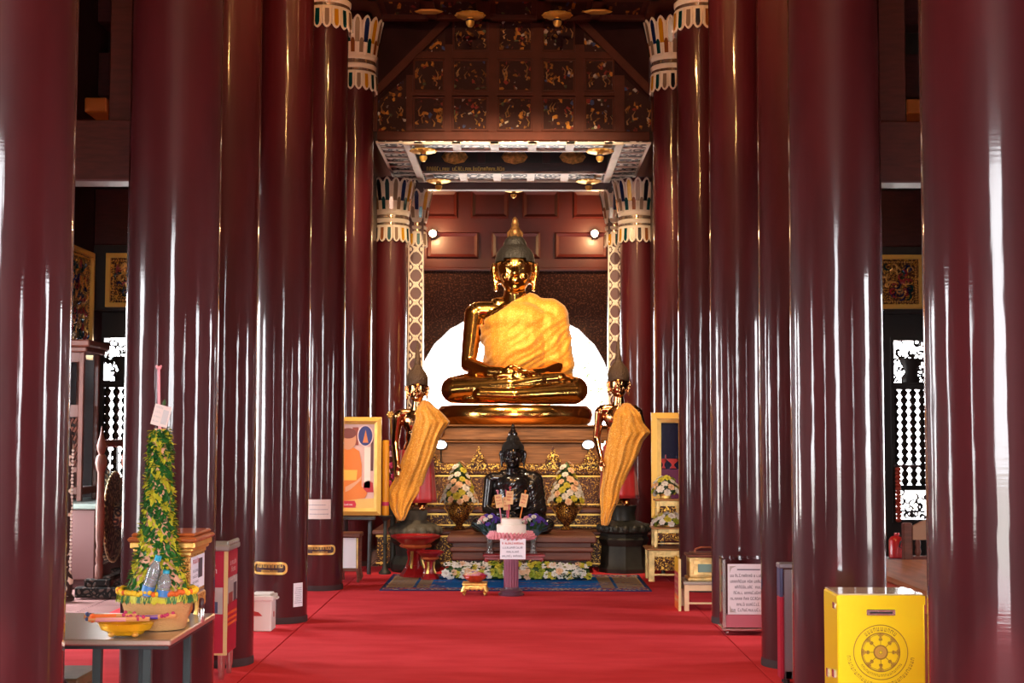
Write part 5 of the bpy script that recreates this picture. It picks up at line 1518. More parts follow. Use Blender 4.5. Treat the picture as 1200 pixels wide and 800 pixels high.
# ------------------------------------------------------------------ red information kiosk on feet
def kiosk(label, cx, y, w, dp, z0, z1, side):
    t = thing('information_kiosk', label, 'kiosk', (cx, y, 0))
    x0, x1, y0, y1 = cx-w/2, cx+w/2, y-dp/2, y+dp/2
    for sx in (x0+.035, x1-.035):
        for sy in (y0+.035, y1-.035):
            b = MB(); b.lathe([(.014,.001),(.017,.015),(.017,.05),(.022,.055),(.024,z0+.002)], (sx, sy, 0), 14); b.build('foot', M['steel'], t)
    b = MB(); b.use(M['kiosk_red']); b.box((x0, y0, z0), (x1, y1, z1-.03), .005)
    b.use(M['cream_edge']); b.box((x1-.02, y0-.004, z0), (x1+.004, y0+.004, z1-.03)); b.box((x0, y0-.003, z0), (x0+.008, y0, z1-.03)); b.box((x0, y0-.003, z0), (x1, y0, z0+.012))
    b.build('body', None, t, smooth=False)
    b = MB(); b.box((x0-.015, y0-.015, z1-.05), (x1+.015, y1+.015, z1-.012), .008)
    for k in range(5): b.ball((x1+.004, y0+dp*(k+.5)/5, z1-.004), (.014, .025, .016), 8, 6)
    b.build('grey_top', mat('grey_top', sr(150, 148, 144), .5), t)
    # posters on both faces
    H = z1-.06-z0
    def poster(name, bands, o, ux, n, w_):
        b = MB()
        for (m, u0, u1, v0, v1, lift) in bands:
            q = [o+ux*(w_*u)+UZ*(z0+H*v)+n*.001 for u, v in ((u0,v0),(u1,v0),(u1,v1),(u0,v1))]
            b.use(M[m]); b.poly(q, n*(.002+.001*lift))
        b.use(M['ink_white'])
        for (u0, v0, ww, hh, sd) in ((.16, .87, .6, .03, 1), (.3, .80, .45, .03, 2), (.2, .72, .5, .025, 3)):
            scribble(b, o+ux*(w_*u0)+UZ*(z0+H*v0)+n*.006, ux, UZ, w_*ww, hh, sd)
        b.build(name, None, t, smooth=False)
    P1 = [('kiosk_red', .0, .90, .68, .97, 0), ('photo_grey', .0, .90, .40, .66, 0), ('photo_dark', .1, .5, .41, .56, 1), ('photo_blue', .5, .78, .41, .52, 1), ('kiosk_red', .0, .90, .27, .38, 0)]
    P2 = [('kiosk_red', .02, .98, .76, 1.0, 0), ('photo_grey', .02, .98, .5, .75, 0), ('photo_dark', .6, .9, .5, .68, 1), ('photo_red', .1, .5, .5, .60, 1), ('kiosk_red', .02, .98, .27, .49, 0), ('orange', .05, .95, .385, .41, 1), ('orange', .05, .95, .33, .355, 1), ('orange', .05, .95, .28, .305, 1)]
    poster('front_poster', P1, Vector((x0, y0, 0)), UX, Vector((0,-1,0)), w)
    poster('side_poster', P2, Vector((x1, y0, 0)) if side > 0 else Vector((x0, y1, 0)), Vector((0, side, 0)), Vector((side, 0, 0)), dp)
M['kiosk_red'] = mat('kiosk_red', sr(186, 28, 62), .4); M['cream_edge'] = mat('cream_edge', sr(226, 202, 140), .5)
M['photo_grey'] = mat('photo_grey', sr(186, 184, 184), .5, var=.2); M['photo_dark'] = mat('photo_dark', sr(70, 62, 72), .5); M['photo_blue'] = mat('photo_blue', sr(74, 84, 124), .5); M['photo_red'] = mat('photo_red', sr(160, 70, 60), .5); M['orange'] = mat('poster_orange', sr(236, 110, 36), .5)
kiosk('red information kiosk with photo posters on short metal feet', X(266, 8.65, 700)-.125, 8.80, .25, .30, .15, Z(637, 8.65), 1)

# grey framed display stand, right
def display():
    y = 8.6; x0 = X(914, y, 700); z0, z1 = .03, Z(659, y)
    t = thing('grey_display_stand', 'narrow grey framed glass display stand with a red backing', 'display stand', (x0+.25, y+.2, 0))
    x1 = x0+.40; y1 = y+.10
    b = MB(); b.use(M['kiosk_red']); b.box((x0, y, z0), (x0+.02, y1, z1*.72), .003); b.use(M['photo_blue']); b.box((x0, y, z1*.72), (x0+.02, y1, z1-.02), .003); b.build('painted_side', None, t, smooth=False)
    b = MB(); b.box((x1-.02, y, z0), (x1, y1, z1-.02), .003); b.box((x0-.004, y-.004, z1-.03), (x1+.004, y1+.004, z1), .005)
    b.box((x0+.025, y-.012, z0), (x0+.07, y+.01, z1-.035), .004); b.box((x0+.025, y-.012, z0), (x1-.02, y+.01, z0+.05), .004); b.build('grey_frame', mat('grey_aluminium', sr(150, 150, 158), .35, .6), t, smooth=False)
    b = MB(); b.box((x0+.02, y+.012, z0+.01), (x1-.02, y1-.01, z1*.72)); b.build('red_backing', M['kiosk_red'], t, smooth=False)
    b = MB(); b.box((x0+.07, y-.004, z0+.05), (x1-.02, y+.0, z1-.035)); b.build('white_panel', M['white'], t, smooth=False)
    for sx in (x0+.04, x1-.04):
        b = MB(); b.lathe([(.02,.001),(.02,.03)], (sx, y+.025, 0), 12); b.lathe([(.02,.001),(.02,.03)], (sx, y1-.02, 0), 12); b.build('foot', M['black'], t)
display()

# ------------------------------------------------------------------ clear donation box with a printed sheet
M['acrylic'] = mat('clear_acrylic', (.95, .96, .97, 1), .03, trans=1.0)
M['acrylic'].node_tree.nodes['Principled BSDF'].inputs['IOR'].default_value = 1.1
def acrylic():
    y = 10.62; x0, x1 = X(848, y, 700), X(848, y, 700)+.36; z0, z1 = .055, Z(655, y); y1 = y+.22
    t = thing('clear_donation_box', 'clear acrylic donation box with a white printed sheet, on small casters', 'donation box', ((x0+x1)/2, y+.1, 0))
    b = MB(); e = .012
    b.box((x0, y, z0), (x0+e, y1, z1)); b.box((x1-e, y, z0), (x1, y1, z1)); b.box((x0+e, y1-e, z0), (x1-e, y1, z1)); b.box((x0+e, y, z0), (x1-e, y+e, z1)); b.box((x0-.004, y-.004, z1+.0005), (x1+.004, y1+.004, z1+.012), .003); b.build('acrylic_case', M['acrylic'], t, smooth=False)
    b = MB(); b.box((x0-.012, y-.01, z0-.02), (x1+.012, y1+.01, z0-.0005), .004)
    b.box((x0-.008, y-.008, z0), (x0+.014, y-.0005, z1)); b.box((x1-.014, y-.008, z0), (x1+.008, y-.0005, z1)); b.build('silver_edges', M['steel'], t, smooth=False)
    zs0 = z0+(z1-z0)*.20
    b = MB(); b.box((x0+.03, y-.005, zs0), (x1-.014, y-.001, z1-.03)); b.build('printed_sheet', M['paper'], t, smooth=False)
    b = MB(); w = x1-x0-.05
    for j in range(7):
        ww = w*(.88, .88, .66, .72, .88, .58, .88)[j]; b.use(M['ink'])
        scribble(b, Vector((x0+.03+(w-ww)/2, y-.0065, z1-.125-.042*j)), UX, UZ, ww, .022, 80+j)
    b.xz([(x0+.10, z1-.075), (x1-.09, z1-.075), (x1-.09, z1-.066), (x0+.10, z1-.066)], y-.007, y-.005)
    b.use(M['photo_grey'])
    for cx_, cz_, s1, s2 in ((x0+.045, z1-.045, 1, -1), (x1-.03, z1-.045, -1, -1), (x0+.045, zs0+.015, 1, 1), (x1-.03, zs0+.015, -1, 1)):
        b.xz([(cx_, cz_), (cx_+s1*.05, cz_), (cx_+s1*.02, cz_+s2*.012), (cx_+s1*.012, cz_+s2*.02), (cx_, cz_+s2*.05)], y-.007, y-.005)
    b.build('sheet_lettering', None, t, smooth=False)
    b = MB(); b.box((x0+.016, y+.02, z0+.002), (x1-.016, y1-.02, zs0*.9)); b.box((x0+.016, y-.005, z0+.004), (x1-.016, y-.001, zs0-.004)); b.build('pink_lining', mat('pink_lining', sr(190, 100, 118), .5), t, smooth=False)
    for sx in (x0+.03, x1-.03):
        for sy in (y+.03, y1-.03):
            b = MB(); b.lathe([(.008,.02),(.008,z0-.019)], (sx, sy, 0), 8)
            b.T = Matrix.Translation((sx, sy, .018)) @ Matrix.Rotation(PI/2, 4, 'Y'); b.lathe([(.005,-.01),(.017,-.01),(.017,.01),(.005,.01)], n=14); b.build('caster', M['steel'], t)
acrylic()

# ------------------------------------------------------------------ cream table with a gold chest, sign board leaning
def cream_table():
    d = 12.0; x0 = X(801, d, 690); x1 = x0+.55; zt = Z(681, d); y1 = d+.42
    t = thing('low_cream_table', 'low cream wooden table carrying a gold chest', 'table', ((x0+x1)/2, d+.2, 0))
    m = mat('cream_wood', sr(226, 192, 150), .5, var=.1)
    b = MB(); b.box((x0, d, zt-.025), (x1, y1, zt), .006); b.build('tabletop', mat('glass_grey_top', sr(170, 160, 150), .2), t, smooth=False)
    b = MB(); b.box((x0+.01, d+.01, zt-.075), (x1-.01, d+.03, zt-.026)); b.box((x0+.01, y1-.03, zt-.075), (x1-.01, y1-.01, zt-.026)); b.box((x0+.01, d+.03, zt-.075), (x0+.03, y1-.03, zt-.026)); b.build('apron', m, t, smooth=False)
    for sx in (x0+.008, x1-.048):
        for sy in (d+.008, y1-.048):
            b = MB(); b.box((sx, sy, .002), (sx+.04, sy+.04, zt-.026), .004); b.build('leg', m, t, smooth=False)
    b = MB(); b.box((x0+.045, d+.02, .06), (x1-.045, d+.035, .075)); b.build('stretcher', m, t, smooth=False)
    # chest
    xc0, xc1 = X(808, d+.06, 660), X(808, d+.06, 660)+.30; zc = Z(648, d+.06)
    c = thing('gold_chest', 'gold carved chest with a bowed handle on the low cream table', 'chest', ((xc0+xc1)/2, d+.18, zt))
    b = MB(); b.box((xc0-.015, d+.05, zt+.001), (xc1+.015, d+.31, zt+.03), .008); b.box((xc0, d+.065, zt+.03), (xc1, d+.295, zc-.03), .006)
    b.box((xc0+.03, d+.058, zt+.045), (xc1-.03, d+.066, zc-.05), .003); b.build('chest_body', M['gold_chest'], c, smooth=False)
    b = MB(); b.box((xc0+.07, d+.052, zt+.075), (xc1-.07, d+.06, zc-.085), .003); b.build('glass_inlay', mat('teal_grey_inlay', sr(120, 150, 140), .3), c, smooth=False)
    b = MB(); b.box((xc0-.018, d+.047, zc-.03), (xc1+.018, d+.313, zc-.008), .008); b.box((xc0+.02, d+.09, zc-.008), (xc1-.02, d+.27, zc+.006), .006); b.build('lid', M['brown_wood'], c, smooth=False)
    b = MB(); cx_ = (xc0+xc1)/2; b.tube([(cx_-.09, d+.18, zc), (cx_-.085, d+.18, zc+.03), (cx_-.04, d+.18, zc+.045), (cx_+.04, d+.18, zc+.045), (cx_+.085, d+.18, zc+.03), (cx_+.09, d+.18, zc)], .008, 8); b.build('handle', mat('copper_handle', sr(176, 104, 76), .35, .7), c)
    # narrow sign board beside the table
    yb0, yb1 = d+.02, d+.35; xb = X(796, 12.1, 690); zb1 = Z(652, 12.2)
    s = thing('yellow_red_sign_board', 'narrow yellow and red sign board standing against the low cream table', 'sign board', (xb, d+.2, 0))
    b = MB(); b.use(mat('yellow_paint', sr(222, 172, 30), .5)); b.box((xb-.012, yb0, zb1*.72), (xb+.004, yb1, zb1)); b.use(M['kiosk_red']); b.box((xb-.012, yb0, .12), (xb+.004, yb1, zb1*.72)); b.use(M['orange']); b.box((xb-.012, yb0, .002), (xb+.004, yb1, .12)); b.build('board', None, s, smooth=False)
    b = MB()
    for j in range(5): scribble(b, Vector((xb-.0135, yb1-.03, zb1*.62-.05*j)), Vector((0,-1,0)), UZ, .24, .025, 120+j)
    b.build('lettering', M['cream_edge'], s, smooth=False)
    b = MB(); b.box((xb-.016, yb0-.006, .002), (xb+.006, yb0, zb1)); b.build('pale_edge', M['cream_edge'], s, smooth=False)
M['gold_chest'] = mat('pale_gold_carving', (.80, .56, .22, 1), .42, .5, var=.25, vs=14, bump=.5, bs=40)
cream_table()

# ------------------------------------------------------------------ stepped gold altar tables, right
def altar_table(label, x0, x1, d, dp, zb, zt, legw, panel=True):
    t = thing('gold_altar_table', label, 'altar table', ((x0+x1)/2, d+dp/2, zb), 'gold altar tables')
    b = MB(); b.box((x0-.02, d-.015, zt-.02), (x1+.02, d+dp+.015, zt), .005); b.build('tabletop', M['brown_gold'], t, smooth=False)
    for sx in (x0, x1-legw):
        for sy in (d, d+dp-legw):
            b = MB(); b.box((sx, sy, zb+.001), (sx+legw, sy+legw, zt-.02), .005); b.build('leg', M['gold_chest'], t, smooth=False)
    h = zt-.02-zb
    b = MB(); b.box((x0+legw, d+.004, zb+h*.80), (x1-legw, d+.03, zt-.02)); b.build('rail', M['gold_chest'], t, smooth=False); b = MB(); b.box((x0+legw, d+.004, zb+h*.20), (x1-legw, d+.025, zb+h*.26)); b.build('rail', M['gold_chest'], t, smooth=False)
    b = MB(); b.box((x0+legw, d+.012, zb+h*.36), (x1-legw, d+.022, zb+h*.80)); b.build('carved_panel', M['gold_fil_bright'], t, smooth=False)
    b = MB(); 
    for s in (-1, 1): b.tube([((x0+x1)/2+s*.03, d+.008, zb+h*.42), ((x0+x1)/2+s*.1, d+.006, zb+h*.55), ((x0+x1)/2+s*.05, d+.006, zb+h*.70), ((x0+x1)/2+s*.14, d+.008, zb+h*.74)], [.012,.013,.011,.005], 6)
    b.build('scroll_relief', M['gold_soft'], t)
    return t
M['brown_gold'] = mat('brown_gold_edge', (.40, .17, .05, 1), .4, .5)
d = 14.35
xa = X(760, d, 660); zA = Z(642, d)
altar_table('widest lowest gold altar table, standing on the carpet', xa, xa+.62, d, .40, 0, zA, .062)
xb_ = X(766, d+.12, 630); zB_ = Z(617, d+.12)
altar_table('middle gold altar table standing on the widest one, flowers on top', xb_, xb_+.54, d+.10, .28, zA, zB_, .04)
xc_ = X(769, 14.62, 595); zC2 = Z(584, 14.62)
altar_table('small gold altar table standing behind the lower flower dome', xc_, xc_+.235, 14.6, .14, zB_, zC2, .035)
def dome(label, px, d, zb, pytop, w, n, seed):
    x = X(px, d, 600); t = thing('flower_dome', label, 'flower arrangement', (x, d, zb), 'flower domes on the gold tables')
    h = Z(pytop, d)-zb
    b = MB(); b.lathe([(.04,.001),(.06,.005),(.05,.02),(.07,h*.25),(.06,h*.25)], (x, d, zb), 16, 1, .5); b.build('bowl', M['gold_soft'], t)
    bouquet(t, (x, d, zb+h*.2), w, h*.75, n, .036, ['pet_white','pet_white','pet_yellow','leaf_light','pet_peach'], seed, False, .4, 40)
dome('upper dome of white and green flowers on the smallest gold table', 780, 14.66, zC2, 556, .135, 24, 7)
dome('lower wide dome of white and green flowers on the middle gold table', 784, 14.49, zB_, 600, .17, 28, 8)

# small wooden stand with a white paper, left of the altar
def paper_stand():
    d = 14.2; x0, x1 = X(398, d, 640), X(421, d, 640); zt = Z(625, d)
    t = thing('small_wooden_stand', 'small brown wooden stand with a white sheet in its open front', 'stand', ((x0+x1)/2, d+.12, 0))
    b = MB(); b.box((x0-.02, d-.02, zt-.045), (x1+.015, d+.26, zt), .01); b.build('top', M['brown_wood'], t, smooth=False)
    for sx in (x0, x1-.028):
        for sy in (d, d+.21):
            b = MB(); b.tube([(sx+.014, sy+.014, zt-.046), (sx+.014, sy+.014, .11), (sx+.014+(.012 if sx > x0 else -.012), sy+.014, .04), (sx+.014, sy+.014, .003)], [.017, .016, .02, .014], 8); b.build('leg', M['brown_wood'], t)
    b = MB(); b.box((x0+.03, d+.01, .11), (x1-.03, d+.20, .14)); b.build('shelf', M['brown_wood'], t, smooth=False)
    b = MB(); b.box((x0+.03, d+.006, .141), (x1-.032, d+.011, zt-.047)); b.build('white_sheet', M['paper'], t, smooth=False)
    b = MB(); b.box((x1-.026, d-.006, .14), (x1-.012, d-.001, zt-.05)); b.build('gilt_strip', M['gold_chest'], t, smooth=False)
paper_stand()

# tall candle, flowers and gold staff beside the left standing Buddha
def candle():
    d = 15.05; x = X(452, d, 550); z0 = Z(604, d); z1 = Z(516, d)
    t = thing('tall_yellow_candle', 'thick tall yellow candle on a stand beside the gold framed portrait', 'candle', (x, d, 0))
    b = MB(); b.lathe([(.0,z0),(.036,z0),(.038,z0+.01),(.036,z1-.015),(.030,z1),(.02,z1-.006),(0,z1-.006)], (x,d,0), 24, cap=False); b.build('wax', mat('yellow_wax', sr(226, 150, 30), .4, spec=.5), t)
    b = MB(); b.lathe([(.003,z1-.006),(.003,z1+.02)], (x,d,0), 6); b.build('wick', M['black'], t)
    b = MB(); b.lathe([(.038,z0+.10),(.0395,z0+.11),(.0395,z0+.13),(.038,z0+.14)], (x,d,0), 24, cap=False); b.build('magenta_band', M['pet_magenta'], t)
    b = MB(); b.lathe([(.065,.001),(.065,.02),(.035,.05),(.02,.1),(.02,z0*.5),(.035,z0*.52),(.02,z0*.54),(.02,z0-.06),(.07,z0-.01),(.07,z0-.001),(.0,z0-.001)], (x,d,0), 20); b.build('candle_stand', M['dark_bronze'], t)
    d2 = 15.74; x2 = X(461, d2, 550); zz0, zz1 = Z(590, d2), Z(522, d2)
    f = thing('magenta_flower_spray', 'tall spray of magenta flowers behind the yellow candle', 'flower arrangement', (x2, d2, 0))
    b = MB(); b.lathe([(.07,.001),(.09,.02),(.03,.08),(.03,zz0-.12),(.055,zz0-.06),(.06,zz0),(.05,zz0)], (x2,d2,0), 16); b.build('vase', M['dark_bronze'], f)
    b = MB(); b.use(M['leaf']); rnd = random.Random(4)
    b.tube([(x2, d2, zz0-.02), (x2+.01, d2, zz0+.3), (x2+.03, d2, zz1)], .012, 6)
    for k in range(36):
        v = rnd.random(); a = rnd.uniform(0, 6.28); leaf(b, (x2+.02*v, d2, zz0+v*(zz1-zz0)), (math.cos(a), math.sin(a), .5), .10, .018)
    b.build('foliage', None, f, smooth=False)
    for k in range(26):
        v = (k+.5)/26; a = k*2.4
        put_rose(f, (x2-.03+.05*v+.055*math.cos(a), d2-.03+.05*math.sin(a), zz0+.04+v*(zz1-zz0)), .034, 'pet_magenta' if k % 4 else 'pet_pink', (math.cos(a), math.sin(a)-.6, .4))
    g1 = at(457.5, 489, 15.5); g0 = Vector((x2+.045, d2-.06, zz0+.02))
    s = thing('gold_staff', 'thin gold staff with a looped head leaning beside the left standing Buddha', 'staff', tuple(g0))
    foot = g0
    b = MB(); b.tube([foot, (foot+g1)/2, g1], .011, 8); b.build('shaft', M['gold_soft'], s)
    b = MB()
    for k in range(6):
        a = 2*PI*k/6; b.ball(g1+Vector((.026*math.cos(a), 0, .03+.026*math.sin(a))), .017, 8, 6)
    b.ball(g1+Vector((0,0,.03)), .017, 8, 6); b.build('looped_head', M['gold_soft'], s)
candle()

# LED flood lamps standing on the altar ledge
M['led'] = mat('white_led_panel', (1,1,1,1), .5, emit=9, ecol=(.95,.97,1,1))
for px, py, side in ((516, 521, 'left'), (690, 521, 'right')):
    dd = 16.36; p = at(px, py, dd); zb = Z(551, 16.4)+.077
    t = thing('floodlight', 'small lit white floodlight on the altar ledge, %s of the black Buddha' % side, 'lamp', (p.x, 16.5, zb), 'altar floodlights')
    b = MB(); b.lathe([(.03,.001),(.03,.012),(.007,.015),(.007,p.z-zb-.04)], (p.x, 16.52, zb), 12); b.tube([(p.x-.075, 16.5, p.z), (p.x-.07, 16.52, p.z-.05), (p.x, 16.52, p.z-.06), (p.x+.07, 16.52, p.z-.05), (p.x+.075, 16.5, p.z)], .006, 6); b.build('bracket', M['black'], t)
    b = MB(); b.T = Matrix.Translation((p.x, 16.56, p.z)) @ Matrix.Rotation(PI/2, 4, 'X'); b.lathe([(.03,0),(.05,.02),(.07,.07),(.075,.10),(.068,.10),(.06,.085)], n=24, sx=1, sy=.72); b.build('housing', M['black'], t)
    b = MB(); b.T = Matrix.Translation((p.x, 16.475, p.z)) @ Matrix.Rotation(PI/2, 4, 'X'); b.lathe([(.0,.0),(.064,.0),(.062,.008),(0,.010)], n=24, sx=1, sy=.72, cap=False); b.build('lit_panel', M['led'], t)
# ------------------------------------------------------------------ steel offering table, left foreground
def steel_table():
    zt = .75; x1 = -1.175; x0 = -2.35; y0, y1 = 5.15, 5.9
    t = thing('steel_folding_table', 'steel-topped folding table with dark legs in the left foreground', 'table', ((x0+x1)/2, (y0+y1)/2, 0))
    b = MB(); b.box((x0, y0, zt-.022), (x1, y1, zt), .004); b.build('steel_top', mat('brushed_steel_top', (.66, .54, .43, 1), .28, .85, bump=.08, bs=3), t, smooth=False)
    b = MB(); b.box((x0+.01, y0+.01, zt-.035), (x1-.01, y1-.01, zt-.023)); b.build('underframe', M['black'], t, smooth=False)
    dk = mat('dark_green_leg', sr(40, 54, 54), .4)
    for sx in (-1.27, -1.45, -2.31):
        for sy in (y0+.05, y1-.07):
            b = MB(); b.box((sx-.016, sy-.016, .002), (sx+.016, sy+.016, zt-.035), .004); b.build('leg', dk, t, smooth=False)
    b = MB(); b.tube([(-1.66, y0+.05, zt-.04), (-1.78, y0+.1, .35)], .012, 8); b.tube([(-1.66, y0+.05, zt-.04), (-1.5, y0+.4, .3)], .008, 8); b.build('brace', M['black'], t)
    return zt
ZT = steel_table()
def incense_tray():
    y = 5.235; x0, x1 = X(112, y, 735), X(183, y, 735); cx = (x0+x1)/2
    t = thing('yellow_offering_tray', 'yellow footed oval tray at the front of the steel table', 'tray', (cx, y, ZT+.001))
    b = MB(); prof = [(.05,0),(.06,.004),(.065,.012),(.085,.02),(.098,.045),(.093,.045),(.08,.024),(0,.02)]
    b.lathe(prof, (cx, y, ZT+.006), 32, 1.05, .75, cap=False); b.build('tray_bowl', mat('yellow_gold_plastic', sr(236, 176, 30), .25, .35, bump=.5, bs=60), t)
    for k in range(4):
        a = PI/4+PI/2*k; b = MB(); b.ball((cx+.06*math.cos(a), y+.045*math.sin(a), ZT+.010), (.014,.014,.009), 10, 6); b.build('foot', M['gold_soft'], t)
    rnd = random.Random(2)
    labs = ['orange-wrapped incense bundle with a blue end lying across the yellow tray', 'pink-wrapped incense bundle lying across the yellow tray', 'purple-flowered incense bundle at the right of the yellow tray']
    for k, (xa, xb, yy, zz, cA, cB, r) in enumerate(((X(99,5.25,722), X(160,5.25,722), 5.25, ZT+.068, 'orange', 'blue_wrap', .0085), (X(104,5.2,727), X(175,5.2,727), 5.2, ZT+.064, 'pet_pink', 'orange', .0075), (X(150,5.29,724), X(207,5.29,726), 5.29, ZT+.062, 'pet_purple', 'leaf_light', .0075))):
        if k == 0: M['blue_wrap'] = mat('blue_wrap', sr(50, 70, 120), .4)
        s = thing('incense_bundle', labs[k], 'incense', ((xa+xb)/2, yy, zz-r*2), 'incense bundles on the tray')
        b = MB()
        for j in range(7):
            a = 2*PI*j/6; q = (0, 0) if j == 6 else (r*.62*math.cos(a), r*.62*math.sin(a))
            b.tube([(xa, yy+q[0], zz+q[1]), (xb, yy+q[0], zz+q[1]+.004)], .0042, 6)
        b.build('sticks', mat('incense_sticks', sr(214, 150, 90), .7), s)
        b = MB(); L = xb-xa; b.tube([(xa+L*.12, yy, zz), (xa+L*.62, yy, zz+.002)], r*1.15, 10); b.build('wrap', M[cA], s)
        b = MB(); b.use(M[cB])
        for j in range(9): b.ball((xa+L*.03+.012*rnd.random(), yy+rnd.uniform(-.012,.012), zz+rnd.uniform(-.008,.016)), .008, 6, 5)
        b.use(M['pet_magenta'])
        for j in range(6): b.ball((xa+L*.66+.06*rnd.random(), yy+rnd.uniform(-.012,.012), zz+rnd.uniform(0,.016)), .007, 6, 5)
        b.build('flower_tip', None, s)
incense_tray()
M['basket'] = mat('woven_tan_basket', sr(206, 150, 92), .7, bump=.6, bs=90, stretch=(1,1,3), var=.12)
M['garland_yellow'] = mat('marigold', sr(232, 186, 28), .6, var=.15); M['garland_orange'] = mat('orange_marigold', sr(214, 96, 24), .6, var=.2)
M['cone_green'] = mat('bright_green_leaf', sr(40, 100, 36), .5, var=.35, vs=20); M['cone_yellow'] = mat('folded_yellow_leaf', sr(196, 186, 46), .5, var=.25, vs=20); M['cone_pink'] = mat('folded_pink_paper', sr(222, 160, 130), .6, var=.1)
def flower_cone():
    y = 5.44; cx = X(184, y, 715); zb = ZT+.002; zr = Z(694, y)
    t = thing('leaf_offering_cone', 'tall cone of green and yellow folded leaves in a tan basket on the steel table', 'offering', (cx, y, zb))
    h = zr-zb; r1 = .142; r0 = .105
    b = MB(); n = 40
    b.lathe([(r0,0),(r0+.005,.004),(r0+(r1-r0)*.5,h*.5),(r1,h),(r1-.01,h),(r0*.9,.02),(0,.02)], (cx,y,zb), n, 1, .8, cap=False); b.build('basket', M['basket'], t)
    rnd = random.Random(8)
    b = MB()
    for k in range(64):
        a = 2*PI*k/64; b.use(M['garland_yellow'] if rnd.random() < .6 else M['garland_orange']); b.ball((cx+(r1+.004)*math.cos(a), y+.8*(r1+.004)*math.sin(a), zr+.004+rnd.uniform(-.004,.006)), .0105, 6, 5)
    b.build('marigold_rim', None, t)
    b = MB()
    for k in range(150):
        a = 2*PI*k/150; b.use(M['cone_green'] if rnd.random() < .5 else M['cone_yellow'])
        leaf(b, (cx+(r1+.004)*math.cos(a), y+.8*(r1+.004)*math.sin(a), zr-.004), (.35*math.cos(a), .35*math.sin(a), -1), rnd.uniform(.026,.038), .007)
    b.build('leaf_fringe', None, t, smooth=False)
    ztop = Z(503, y)
    KN = [(0,.112),(.12,.088),(.27,.062),(.47,.047),(.65,.039),(.9,.031),(1,.022)]
    def rad(v):
        for (a, p), (c, q) in zip(KN, KN[1:]):
            if v <= c: return p+(q-p)*(v-a)/(c-a)
        return .022
    b = MB(); b.lathe([(rad(j/12), zr+(ztop-zr)*j/12) for j in range(13)], (cx-.0, y, 0), 20, 1, .8); b.build('cone_core', M['cone_pink'], t)
    b = MB()
    N = 2300
    for k in range(N):
        v = (k/N); a = k*2.39996; rr = rad(v)
        if math.sin(v*26+a*2) > .96: continue
        b.use(M['cone_green'] if math.sin(v*38+a*3)+rnd.uniform(-.9,.9) > -.3 else M['cone_yellow'])
        leaf(b, (cx+rr*math.cos(a), y+.8*rr*math.sin(a), zr+(ztop-zr)*v), (math.cos(a)*.8-math.sin(a)*rnd.uniform(-.8,.8), math.sin(a)*.8+math.cos(a)*rnd.uniform(-.8,.8), rnd.uniform(-1.6,.5)), rnd.uniform(.022,.034), .0085)
    b.build('folded_leaves', None, t, smooth=False)
    zs = Z(432, y)
    b = MB(); xs = cx+.0; xe = X(186, y, 435); b.tube([(cx, y, ztop-.02), (cx-.006, y, ztop+.05), (xe, y, zs)], [.006,.006,.0055], 8); b.ball((xe, y, zs), (.011,.011,.008), 10, 6); b.ball((xe+.008, y, zs+.006), .005, 6, 5); b.ball((xe-.008, y, zs+.006), .005, 6, 5); b.build('pink_stick', M['pet_pink'], t)
    c = at(189, 487, y-.02); ux = Vector((.96, .1, -.26)).normalized(); uz = Vector((.24, 0, .97)).normalized(); nn = Vector((0,-.0025,0))
    b = MB(); b.poly([c-ux*.032-uz*.04, c+ux*.032-uz*.04, c+ux*.032+uz*.04, c-ux*.032+uz*.04], nn); b.build('paper_tag', M['paper_warm'], t, smooth=False)
    b = MB()
    for j in range(4): scribble(b, c-ux*.026+uz*(.026-.018*j)+nn*1.4, ux, uz, .026, .008, 30+j)
    b.use(M['photo_grey']); b.poly([c+ux*.004-uz*.03+nn*1.2, c+ux*.026-uz*.03+nn*1.2, c+ux*.026+uz*.025+nn*1.2, c+ux*.004+uz*.025+nn*1.2], nn*.2)
    b.build('tag_lettering', None if False else M['ink'], t, smooth=False)
    b = MB(); b.use(M['leaf']); leaf(b, c+uz*.035, (.1,0,1), .03, .008); b.build('tag_leaf', M['leaf'], t, smooth=False)
    # bottles stuck in the basket
    M['bottle'] = mat('clear_plastic', (.86, .93, .96, 1), .08, trans=.75)
    M['water_label'] = mat('blue_label', sr(60, 120, 180), .4); M['cap_teal'] = mat('teal_cap', sr(40, 160, 190), .4)
    for (pa, pb, lab) in (((171, 690), (186, 651), 'clear water bottle leaning in the tan basket, taller one with a blue label'), ((190, 690), (195, 668), 'shorter clear water bottle standing in the tan basket, teal cap')):
        yy = y-.10; p0, p1 = at(*pa, yy), at(*pb, yy); p0 = Vector((p0.x, yy, zr-.012)); v = (p1-p0); L = v.length; q = v.to_track_quat('Z', 'Y').to_matrix().to_4x4()
        s = thing('water_bottle', lab, 'bottle', tuple(p0), 'water bottles in the basket')
        T = Matrix.Translation(p0) @ q; r = .024
        b = MB(); b.T = T; b.lathe([(r*.8,0),(r,.006),(r,L*.30),(r*.94,L*.34),(r,L*.38),(r,L*.62),(r*.75,L*.76),(r*.42,L*.86),(r*.42,L*.9)], n=20); b.build('bottle_body', M['bottle'], s)
        b = MB(); b.T = T; b.lathe([(r*.5,L*.885),(r*.52,L*.89),(r*.52,L),(r*.45,L*1.01)], n=16); b.build('cap', M['cap_teal'], s)
        b = MB(); b.T = T; b.lathe([(r*1.015,L*.06),(r*1.015,L*.28)], n=20, cap=False); b.build('label', M['water_label'], s)
flower_cone()
